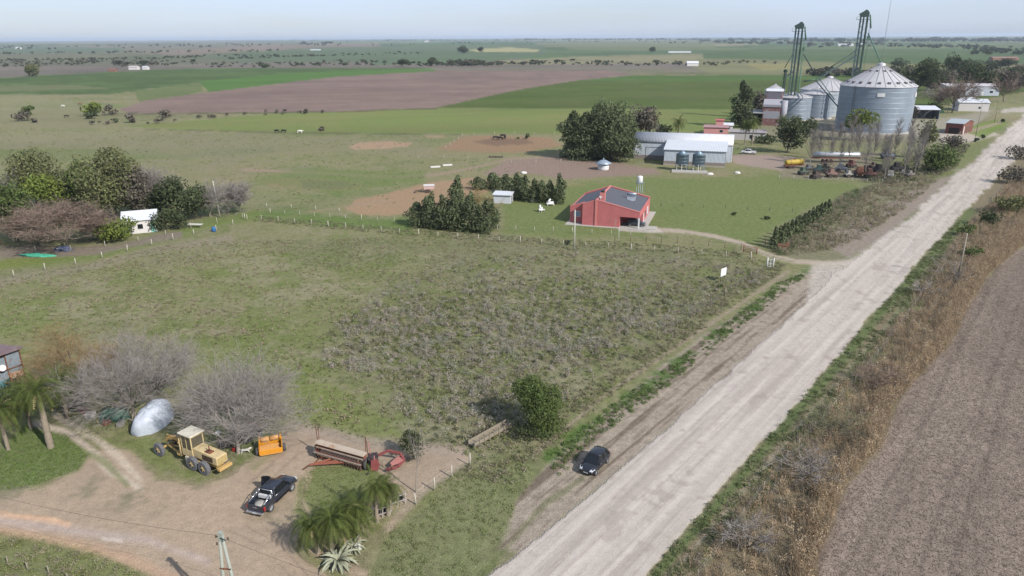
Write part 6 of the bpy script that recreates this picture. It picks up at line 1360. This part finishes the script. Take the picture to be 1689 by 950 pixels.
# ---- seed drill
def drill():
    a=G(524,752); b=G(604,775); d=(b-a); t=thing('seed_drill','long rusty seed drill with a pale lidded seed box beside the farmyard path','seed drill',((a.x+b.x)/2,(a.y+b.y)/2+.25,0),math.atan2(d.y,d.x)); L=2.9; RS=mat('rusty_red_steel',C(138,92,78),rough=.85,var=.25,scale=4); LID=mat('rusty_white_lid',C(196,180,162),rough=.8,var=.12,scale=1.5,col2=C(176,116,78),thr=.58)
    MB().prism([(-.32,1.5),(.32,1.5),(.12,.95),(-.12,.95)],-L,L,'x').build('seed_box',RS,t)
    MB().prism([(-.36,1.5),(.36,1.5),(.3,1.66),(-.2,1.7)],-L-.03,L+.03,'x').build('lid',LID,t)
    MB().box(-L,L,-.82,-.7,.72,.82).build('foot_board',mat('grey_board',C(160,146,134),rough=.9,var=.2),t); MB().box(-L,L,.3,.42,.5,.62).box(-L,L,-.45,-.35,.5,.62).build('frame',RS,t)
    m=MB()
    for i in range(17): x=-L+.2+i*(2*L-.4)/16; m.cyl((x,-.1,.98),(x,-.3,.35),.035,n=5).bar((x,.3,.55),(x,-.5,.2),.05)
    m.build('seed_tubes',RS,t)
    m=MB()
    for i in range(17): x=-L+.2+i*(2*L-.4)/16; m.cyl((x-.015,-.5,.22),(x+.015,-.5,.22),.22,n=12)
    m.build('discs',mat('disc_steel',C(110,90,80),rough=.7,metal=.3),t)
    MB().box(-L,L,-.36,-.30,1.08,1.2).build('rail',LID,t)
    for s in (-1,1): wheel(t,s*(L+.22),.0,.58,.16,s,RS,TYRE,.62,20).rotation_euler=(0,0,R(90))
    MB().bar((-.7,-.6,.5),(-2.1,-2.3,.42),.12).bar((.9,-.6,.5),(-2.1,-2.3,.42),.12).bar((.2,-.6,.5),(-2.1,-2.3,.42),.16).build('drawbar',mat('orange_red_steel',C(160,98,78),rough=.8,var=.2),t); MB().bar((-2.1,-2.2,.4),(-2.5,-2.9,.1),.1).bar((-1.6,-.6,.7),(-2.3,-1.4,.05),.07).build('parking_stand',RUST,t)
    MB().bar((-L-.15,.2,1.2),(-L-.25,.2,3.2),.05).bar((-L+.05,.2,1.2),(-L+.05,.2,2.9),.05).bar((L-.1,.3,1.2),(L,.3,3.4),.06).bar((L+.15,.3,1.2),(L+.1,.3,3.0),.05).build('marker_arm',RUST,t)
drill()
# ---- red mower / tractor wreck right of the drill
def wreck():
    p=G(640,768); t=thing('red_implement','faded red tractor-drawn implement with dark gearing right of the seed drill','farm implement',(p.x,p.y,0),R(12)); RR=mat('crimson_paint',C(140,76,74),rough=.8,var=.2,scale=3,col2=C(120,60,56),thr=.62); PK=mat('sun_faded_red',C(190,128,120),rough=.8,var=.15); DG=mat('dark_gearing',C(70,62,62),rough=.8,var=.3)
    MB().box(-1.9,-.9,-.5,.7,.3,1.3).build('gearbox',DG,t,bevel=.08); MB().cyl((-1.4,-.8,.6),(-1.4,.9,.6),.5,n=14).build('roller',DG,t)
    MB().prism([(-1.7,0.2),(-1.0,.2),(-.8,.9),(-1.0,1.5),(-1.6,1.4)],-1.0,-.85).build('side_plate',RR,t)
    m=MB(); P=[(-.9,.6,.9),(.1,.9,1.15),(1.3,.5,.9),(1.6,-.3,.6),(.9,-1.1,.45),(-.2,-1.3,.4)]
    for a,b in zip(P[:-1],P[1:]): m.bar(a,b,.22,.2)
    m.build('frame',RR,t); MB().prism([(.3,-1.0),(1.5,-.5),(1.5,.35),(1.0,.4),(.2,-.6)],.55,.68,'z').build('cover_plate',PK,t)
    for x,y in ((-1.5,1.0),(2.0,.35)): wheel(t,x,y,.36,.25,-1,DG,TYRE)
    MB().bar((-1.2,-.9,.2),(-1.25,-.95,1.9),.09).bar((-1.6,.4,1.0),(-1.7,.5,2.6),.08).build('lever',PK,t); MB().bar((-1.7,-1.,.2),(-2.1,-1.2,.05),.15).build('skid',DG,t)
wreck()
# ---- silver tarpaulin over a heap
def blob(name,label,cat,px,py,sx,sy,sz,m,seed,yaw=0,tilt=0,amp=.18,n=22,g=None,fold=.0):
    p=G(px,py); r=np.random.default_rng(seed); V=[];F=[]; k=14
    for j in range(k+1):
        f=j/k*math.pi/2
        for i in range(n):
            a=2*math.pi*i/n; rr=math.cos(f)**.55; w=1+amp*(vn(np.array([math.cos(a)*2+9.+seed]),np.array([math.sin(a)*2+f*2+9.]),seed)[0]-.5)*2+fold*math.sin(a*7+seed)*math.cos(f)
            V.append((math.cos(a)*sx*rr*w,math.sin(a)*sy*rr*w,sz*math.sin(f)**.9*(1+amp*.6*(vn(np.array([math.cos(a)*3+3.]),np.array([math.sin(a)*3+7.]),seed+1)[0]-.5))))
    F=[(j*n+i,j*n+(i+1)%n,(j+1)*n+(i+1)%n,(j+1)*n+i) for j in range(k) for i in range(n)]
    o=MB().add(V,F,0,True).build(name,m); o.location=(p.x,p.y,0); o.rotation_euler=(tilt,0,yaw); return tag(o,label,cat,g)
TP=mat('silver_tarpaulin',C(196,204,216),rough=.5,metal=.0,var=.16,scale=.8,bump=.35,col2=C(166,176,186),thr=.64)
blob('tarpaulin','silvery grey tarpaulin draped over a tall heap between the two grey trees','tarpaulin',256,701,1.35,2.7,2.5,TP,5,R(-20),tilt=R(16),amp=.12,fold=.03)
blob('green_tarpaulin','crumpled dark green tarpaulin heap under the left grey tree','tarpaulin',188,690,1.5,1.2,1.3,mat('green_tarp',C(72,104,92),rough=.6,var=.25,bump=.8),8,amp=.35,fold=.08)
LEAFP=None
# ---- bits round the machines
def simple(name,label,cat,px,py,fn,yaw=0,g=None,z=0):
    p=G(px,py); t=thing(name,label,cat,(p.x,p.y,z),R(yaw),g); fn(t); return t
def tyre_(t): 
    n=20; prof=[(.38,.0),(.6,.0),(.66,.08),(.66,.3),(.6,.38),(.38,.38),(.36,.2),(.38,.0)]; MB().lathe(prof,n).build('casing',BLACK,t); MB().lathe([(.36,.05),(.40,.1),(.36,.3)],n).build('bead',DPL,t)
simple('old_tyre','large dark tyre lying under the big grey tree behind the grader','tyre',372,735,tyre_); 
simple('white_drum','white plastic drum on a stump behind the grader engine','drum',362,733,lambda t:(MB().cyl((0,0,0),(0,0,1.0),.1,n=8).build('stump',DWOOD,t),MB().lathe([(0,1.0),(.2,1.0),(.26,1.1),(.26,1.45),(.18,1.55),(0,1.56)],14).build('drum',WHITEP,t)))
simple('red_can','small red fuel can at the foot of the big grey tree','fuel can',386,744,lambda t:(MB().box(-.18,.18,-.12,.12,0,.4).build('can',REDP,t,bevel=.03),MB().bar((-.1,0,.45),(.1,0,.45),.04).build('handle',BLACK,t)))
simple('tractor_wreck','dark dismantled tractor hidden under the right side of the big grey tree','tractor',412,722,lambda t:(MB().box(-.9,.7,-.35,.35,.6,1.2).build('engine_block',mat('dark_gearing',C(70,62,62)),t,bevel=.05),[wheel(t,-.7,s*.7,.65,.35,s,DPL,TYRE) for s in (-1,1)],[wheel(t,.9,s*.5,.36,.22,s,DPL,TYRE) for s in (-1,1)],MB().box(.0,1.1,-.4,.4,1.2,1.45).build('bonnet',mat('pinkish_paint',C(190,120,116),rough=.7,var=.2),t)),60)
def dog():
    p=G(406,747); P=mat('dog_coat',C(232,228,220),rough=.9,var=.08,scale=6,col2=C(70,62,58),thr=.62)
    t=thing('dog','small white dog with dark patches standing beside the leafless tree','dog',(p.x,p.y,0),R(12))
    bm=bmesh.new(); vs=[(-.34,0,.36),(-.12,0,.37),(.12,0,.36),(.30,0,.40),(.40,0,.50),(.50,0,.53),(.62,0,.49), (-.48,0,.42),(-.62,0,.50), (.26,.08,.30),(.27,.09,.16),(.28,.09,.02),(.26,-.08,.30),(.32,-.09,.16),(.34,-.09,.02),(-.36,.08,.28),(-.42,.09,.15),(-.37,.09,.02),(-.36,-.08,.28),(-.46,-.09,.15),(-.42,-.09,.02),(.47,.06,.60),(.47,-.06,.60)]
    ed=[(0,1),(1,2),(2,3),(3,4),(4,5),(5,6),(0,7),(7,8),(3,9),(9,10),(10,11),(3,12),(12,13),(13,14),(0,15),(15,16),(16,17),(0,18),(18,19),(19,20),(5,21),(5,22)]
    rad=[.12,.12,.13,.13,.08,.09,.045,.03,.02,.06,.035,.03,.06,.035,.03,.07,.035,.03,.07,.035,.03,.025,.025]
    me=bpy.data.meshes.new('body'); me.from_pydata(vs,ed,[]); o=bpy.data.objects.new('body',me); link(o,t); me.materials.append(P)
    sk=o.modifiers.new('skin','SKIN'); o.modifiers.new('sub','SUBSURF').levels=1
    for i,v in enumerate(me.skin_vertices[0].data): v.radius=(rad[i],rad[i]); v.use_root=(i==1)
dog()
for i,(x,y,s,c,l) in enumerate([(150,688,.5,C(200,196,190),'pale bucket in the junk row left of the green tarpaulin'),(166,696,.35,C(176,160,84),'yellow box in the junk row under the left grey tree'),(176,700,.4,C(128,88,74),'rusty red box in the junk row under the left grey tree'),(200,702,.45,C(150,146,140),'grey crate in the junk row right of the green tarpaulin'),(118,668,.5,C(220,220,216),'small white box between the palms'),(138,680,.45,C(140,90,80),'reddish crate beside the white box')]):
    simple('junk_box',l,'box',x,y,lambda t:(MB().box(-s,s,-s*.7,s*.7,0,s*1.1).build('box',mat('junk%d'%i,c,var=.25,rough=.8),t,bevel=.04),MB().box(-s*.9,s*.9,-s*.6,s*.6,s*1.1,s*1.2).build('lid',mat('junklid%d'%i,c*.7),t)),i*31,'junk under the left grey tree')
m_=[]
def stakes(px,py,label,seed):
    p=G(px,py); t=thing('stick_pile',label,'stick pile',(p.x,p.y,0)); r=random.Random(seed)
    for i in range(14): MB().cyl((r.uniform(-.9,.9),r.uniform(-.3,.3),0),(r.uniform(-.9,.9),r.uniform(-.3,.3),r.uniform(1.2,2.)),.045,n=5).build('stick',WOOD,t)
stakes(226,706,'upright old sticks stacked left of the silver tarpaulin',3)
def frame_junk(px,py,label,seed):
    p=G(px,py); t=thing('junk_rack',label,'scrap rack',(p.x,p.y,0),R(30)); WB=mat('bleached_bars',C(178,170,164),rough=.9)
    for i in range(4): MB().bar((i*.7,0,0),(i*.7+.1,.05,1.3),.08).build('upright',WB,t)
    MB().bar((-.1,0,.9),(2.3,0,1.0),.07).bar((-.1,0,.4),(2.3,0,.4),.07).build('crossbar',WB,t)
    for i in range(3): wheel(t,.3+i*.8,.6,.33,.16,1,DPL,TYRE)
frame_junk(606,862,'bleached bar frame with old wheels leaning behind the palm clump',1); frame_junk(632,842,'second bleached bar frame with dark wheels nearer the yellowish palm',2)
MB0=tag(blob('net_bundle','grey-white netting bundle fallen over the agave leaves','netting',590,905,.35,.3,.5,mat('pale_netting',C(206,206,196),rough=.9,var=.3,scale=12),3),None)
# ---- distant farm bits
simple('blue_barrel','bright blue plastic barrel in the grass left of centre','barrel',353,382,lambda t:(MB().lathe([(0,0),(.38,0),(.42,.3),(.42,.8),(.36,1.05),(0,1.07)],14).build('drum',mat('blue_plastic',C(52,112,170),rough=.5),t),MB().lathe([(.43,.33),(.45,.36),(.43,.39)],14).build('hoop',mat('blue_plastic',C(52,112,170)),t)))
for x,y,l,s in ((52,421,'left turquoise tarpaulin spread on the grass near the left edge',1),(72,422,'right turquoise tarpaulin beside the other near the left edge',2)): blob('turquoise_tarpaulin',l,'tarpaulin',x,y,2.2,.9,.35,mat('turquoise_plastic',C(84,182,150),rough=.6,var=.15),s,amp=.5,g='turquoise tarpaulins on the grass')
blob('scrap_heap','dark blue and grey scrap heap under the brown leafless tree','scrap heap',106,413,1.6,1.,.9,mat('blue_scrap',C(84,92,116),var=.5,scale=3,col2=C(190,186,184),thr=.6),4,amp=.5)
simple('plank_table','pale plank table in the grass right of the dark bushes','table',322,375,lambda t:(MB().box(-1.7,1.7,-.5,.5,.7,.78).build('tabletop',PLASTER,t),[MB().bar((x,y,0),(x,y,.7),.08).build('leg',WOOD,t) for x in (-1.5,1.5) for y in (-.4,.4)]),-8)
simple('yellow_tank_pot','pale round pot at the left foot of the bright bushy tree','pot',165,392,lambda t:(MB().lathe([(0,0),(.5,0),(.6,.5),(.5,.9),(0,.92)],14).build('pot',mat('cream_pot',C(206,200,160)),t),MB().lathe([(.5,.88),(.56,.94),(.5,1.)],14).build('rim',PLASTER,t)))
# cattle
def cow(px,py,label,yaw,m,g):
    p=G(px,py); t=thing('cow',label,'cow',(p.x,p.y,0),R(yaw),g)
    vs=[(-.85,0,1.15),(-.3,0,1.12),(.3,0,1.1),(.8,0,1.2),(1.15,0,1.2),(1.5,0,1.05),(.75,.22,.85),(.78,.24,.45),(.8,.24,.05),(.75,-.22,.85),(.7,-.24,.45),(.68,-.24,.05),(-.85,.24,.85),(-.98,.25,.5),(-.9,.25,.05),(-.85,-.24,.85),(-1.02,-.25,.5),(-.98,-.25,.05),(-1.12,0,1.05),(-1.16,0,.5)]
    ed=[(0,1),(1,2),(2,3),(3,4),(4,5),(3,6),(6,7),(7,8),(3,9),(9,10),(10,11),(0,12),(12,13),(13,14),(0,15),(15,16),(16,17),(0,18),(18,19)]
    rad=[.36,.42,.42,.36,.2,.15,.16,.08,.07,.16,.08,.07,.18,.09,.07,.18,.09,.07,.05,.04]
    me=bpy.data.meshes.new('body'); me.from_pydata(vs,ed,[]); o=bpy.data.objects.new('body',me); link(o,t); me.materials.append(m); o.modifiers.new('skin','SKIN'); o.modifiers.new('sub','SUBSURF').levels=1
    for i,v in enumerate(me.skin_vertices[0].data): v.radius=(rad[i],rad[i]); v.use_root=(i==1)
BC=mat('black_hide',C(46,42,42),rough=.7); WC_=mat('white_hide',C(224,222,216),rough=.8,col2=C(90,76,66),thr=.64,scale=2)
GCW='cattle in the far bare pen'
cow(817,230,'left black cow in the far bare pen',20,BC,GCW); cow(825,231,'middle black cow in the far bare pen',170,BC,GCW); cow(833,229,'right black cow in the far bare pen',80,BC,GCW); cow(829,227,'black cow behind the others in the far bare pen',0,BC,GCW)
GW='white animals on the far pasture'
cow(495,220,'lone white cow on the edge of the light green field',10,WC_,GW); cow(468,219,'dark cow right of a pair by the light green field',0,BC,GW); cow(457,219,'dark cow left of a pair by the light green field',170,BC,GW); cow(110,194,'black cow alone among the left pasture bushes',30,BC,GW); cow(132,174,'brownish cow on the far left pasture',0,mat('brown_hide',C(130,92,80)),GW); cow(104,177,'white cow on the far left pasture',0,WC_,GW)
# garden bits west of the house, troughs, cart
def chairset(px,py,label,yaw): 
    def f(t):
        MB().box(-.9,.9,-.35,.35,.4,.48).box(-.9,.9,.3,.38,.48,1.).build('seat',WHITEP,t)
        for x in (-.85,.85):
            for y in (-.3,.3): MB().bar((x,y,0),(x,y,.42),.08).build('leg',WHITEP,t)
        MB().cyl((-.6,.2,.9),(.1,.6,1.5),.25,n=8).build('white_sheet',WHITEP,t)
    simple('garden_bench',label,'bench',px,py,f,yaw,'white garden furniture west of the red house')
chairset(908,339,'white garden bench nearest the conifer row',10); chairset(894,349,'tilted white garden bench on the lawn, left of the red house',60); chairset(881,334,'low white garden bench farthest left by the conifers',0)
for x,y,l in ((738,273,'right white trough by the track'),(718,276,'left white trough by the track')): simple('water_trough',l,'trough',x,y,lambda t:(MB().box(-1.6,1.6,-.4,.4,0,.12).box(-1.6,1.6,-.4,-.33,.12,.42).box(-1.6,1.6,.33,.4,.12,.42).box(-1.6,-1.53,-.33,.33,.12,.42).box(1.53,1.6,-.33,.33,.12,.42).build('basin',PLASTER,t),MB().box(-1.52,1.52,-.32,.32,.28,.32).build('water',mat('trough_water',C(90,100,104),rough=.1),t)),18,'troughs beside the track')
for x,y,l in ((864,286,'pale feed trough under the tall trees'),(1171,288,'white sack on the grass in front of the barn'),(1216,286,'white sack group nearer the silo yard')): blob('white_sack',l,'sack',x,y,1.0,.6,.6,PLASTER,int(x),g='white sacks on the grass')
def cart(t):
    MB().box(-1.4,1.4,-.9,.9,1.0,1.12).box(-1.4,1.4,-.9,-.84,1.1,1.9).box(-1.4,-1.34,-.84,.84,1.1,1.9).build('box',mat('pinkish_boards',C(206,176,170),var=.2),t); MB().box(-1.5,1.5,-1,1,1.9,2.05).build('cover',PLASTER,t)
    for s in (-1,1): wheel(t,-.3,s*1.,.5,.2,s,RUST,TYRE)
    MB().bar((-1.4,0,1.0),(-3.6,0,.5),.12).bar((-3.6,-1,.5),(-3.6,1,.5),.3).build('drawbar',DWOOD,t)
simple('farm_cart','covered farm cart with a long shaft on the bare-soil pen above the conifers','cart',708,317,cart,8)
simple('feeding_rack','dark low feeding rack beside the track below the cattle pen','rack',818,260,lambda t:(MB().box(-2.5,2.5,-.4,.4,.3,.5).build('tray',DWOOD,t),[MB().bar((x,0,0),(x,0,.9),.12).build('post',DWOOD,t) for x in (-2.3,0,2.3)]),-5)
# ---- junk yard machinery
GJ='machinery in the junk yard below the silos'
def tanker(px,py,yaw,label,tm,fm,L=4.,r=.9,z=1.9,wheels=2):
    def f(t):
        n=16; prof=[(0,-L),(r*.7,-L+.05),(r,-L+.35),(r,L-.35),(r*.7,L-.05),(0,L)]
        v=[(x,q*math.cos(2*math.pi*i/n),z+q*math.sin(2*math.pi*i/n)) for q,x in prof for i in range(n)]
        MB().add(v,[(k*n+i,k*n+(i+1)%n,(k+1)*n+(i+1)%n,(k+1)*n+i) for k in range(len(prof)-1) for i in range(n)],0,True).build('tank',tm,t)
        MB().box(-L-.3,L+.1,-.5,.5,z-r-.3,z-r+.1).build('chassis',fm,t); MB().cyl((0,0,z+r-.05),(0,0,z+r+.2),.3,n=10).build('hatch',fm,t)
        for i in range(wheels):
            for s in (-1,1): wheel(t,-L*.5+i*1.3-.2,s*.8,.5,.3,s,fm,TYRE)
        for x in (-L*.5,L*.5): MB().cyl((x-.05,0,z),(x+.05,0,z),r+.03,n=16).build('band',fm,t)
    simple('tank_trailer',label,'tank trailer',px,py,f,yaw,GJ)
tanker(1309,277,18,'yellow tank trailer at the left end of the junk yard',mat('mustard_tank',C(190,164,70),rough=.6,var=.15),mat('rust',C(140,88,64)),3.4,.85)
tanker(1378,268,-6,'long silver tank trailer with a red side in the junk yard',mat('silver_tank',C(196,200,204),rough=.4,metal=.4),mat('red_chassis',C(136,88,74),var=.3),7.5,.95,2.6,3)
def junk(px,py,label,cols,seed,yaw=0,sc=1.):
    sc*=.95; cols=[np.asarray(c)*.55+np.mean(c)*.3 for c in cols]
    r=random.Random(seed)
    def f(t):
        a=mat('junk_paint_%d'%seed,cols[0],rough=.75,var=.3,scale=2); b=mat('junk_metal_%d'%seed,cols[1],rough=.85,var=.3,scale=3)
        MB().box(-1.6*sc,1.2*sc,-.7*sc,.7*sc,.7*sc,1.2*sc).build('body',a,t,bevel=.06); MB().prism([(-.9*sc,1.2*sc),(.3*sc,1.2*sc),(.1*sc,2.1*sc),(-.8*sc,2.2*sc)],-.6*sc,.6*sc).build('hopper',a,t)
        m=MB()
        for i in range(16): m.bar((r.uniform(-2,2)*sc,r.uniform(-.9,.9)*sc,r.uniform(.2,.8)),(r.uniform(-2.4,2.6)*sc,r.uniform(-.9,.9)*sc,r.uniform(.3,2.2)*sc),.09*sc)
        m.build('frame',b,t)
        for s in (-1,1): wheel(t,-.8*sc,s*.95*sc,.55*sc,.28*sc,s,b,TYRE); wheel(t,1.1*sc,s*.8*sc,.36*sc,.22*sc,s,b,TYRE)
        MB().bar((1.2*sc,0,.8*sc),(2.9*sc,0,.5*sc),.14*sc).build('drawbar',b,t)
    simple('farm_implement',label,'farm implement',px,py,f,yaw,GJ)
for i,(x,y,l,c1,c2,yw,sc) in enumerate([(1325,288,'green low machine behind the yellow tank trailer',C(90,116,92),C(80,70,64),20,1.1),(1352,285,'teal box machine in the middle of the junk row',C(60,100,96),C(84,72,66),-10,1.2),(1345,294,'dark implement at the front left of the junk row',C(100,80,70),C(90,70,60),30,1.1),(1372,292,'rusty pink frame implement in the front junk row',C(170,120,104),C(120,84,70),5,1.2),(1388,284,'blue-grey implement under the silver tank trailer',C(120,130,146),C(70,66,64),-20,1.3),(1400,292,'pale implement right of the rusty pink one',C(190,184,170),C(130,92,74),15,1.),(1416,291,'tall rusty orange rack implement in the front junk row',C(160,92,60),C(140,84,60),80,1.5),(1436,293,'rust-brown implement at the right of the front row',C(130,80,64),C(110,74,60),-15,1.3),(1450,286,'dark round-bale implement near the right end of the yard',C(70,66,64),C(80,72,66),10,1.4),(1468,294,'pale A-shaped implement near the right end of the front row',C(190,184,176),C(150,130,110),60,1.2),(1480,283,'black low implement at the right end of the yard',C(60,58,58),C(70,66,60),0,1.4),(1464,262,'light blue machine standing apart under the bare poplars',C(110,140,170),C(90,90,92),-10,1.5),(1404,276,'reddish implement behind the pale one',C(150,84,72),C(110,74,62),40,1.2),(1334,281,'small blue-grey machine between the tank trailers',C(110,120,132),C(80,76,72),15,.9),(1362,280,'dark low machine under the left end of the silver tank',C(76,72,70),C(90,70,60),-30,1.),(1428,284,'dark tangled implement behind the tall rack',C(80,70,66),C(100,76,64),50,1.1),(1442,278,'brown implement behind the right end of the rack',C(120,96,80),C(90,76,68),10,1.),(1490,289,'small pale implement beside the grey rusty one',C(170,164,152),C(110,90,78),-20,.8),(1500,292,'grey rusty implement nearest the road end of the yard',C(150,142,134),C(120,92,76),20,1.)]):
    junk(x,y,l,(c1,c2),100+i,yw,sc)
blob('green_pile','dark green covered pile beside the white-roofed shed','pile',1530,186,9,3,2.2,mat('dark_green_cover',C(64,104,76),var=.3),6,amp=.3)
blob('foundation_heap','pale grain-dust heap at the right foot of the giant silo','heap',1480,215,5,2,1.2,mat('grain_dust',C(200,186,160)),9,amp=.3)
for x,y,l in ((1653,201,'dark rounded bush on the grass island near the junction'),(1621,227,'small dark bush on the lower grass island'),(1610,233,'small dark bush by the road edge below the islands')): leafy(x,y+1,x,y-6,9,l,LEAF_DARK,name='bush',cat='bush',base=0,lobes=6,group='bushes along the road junction')
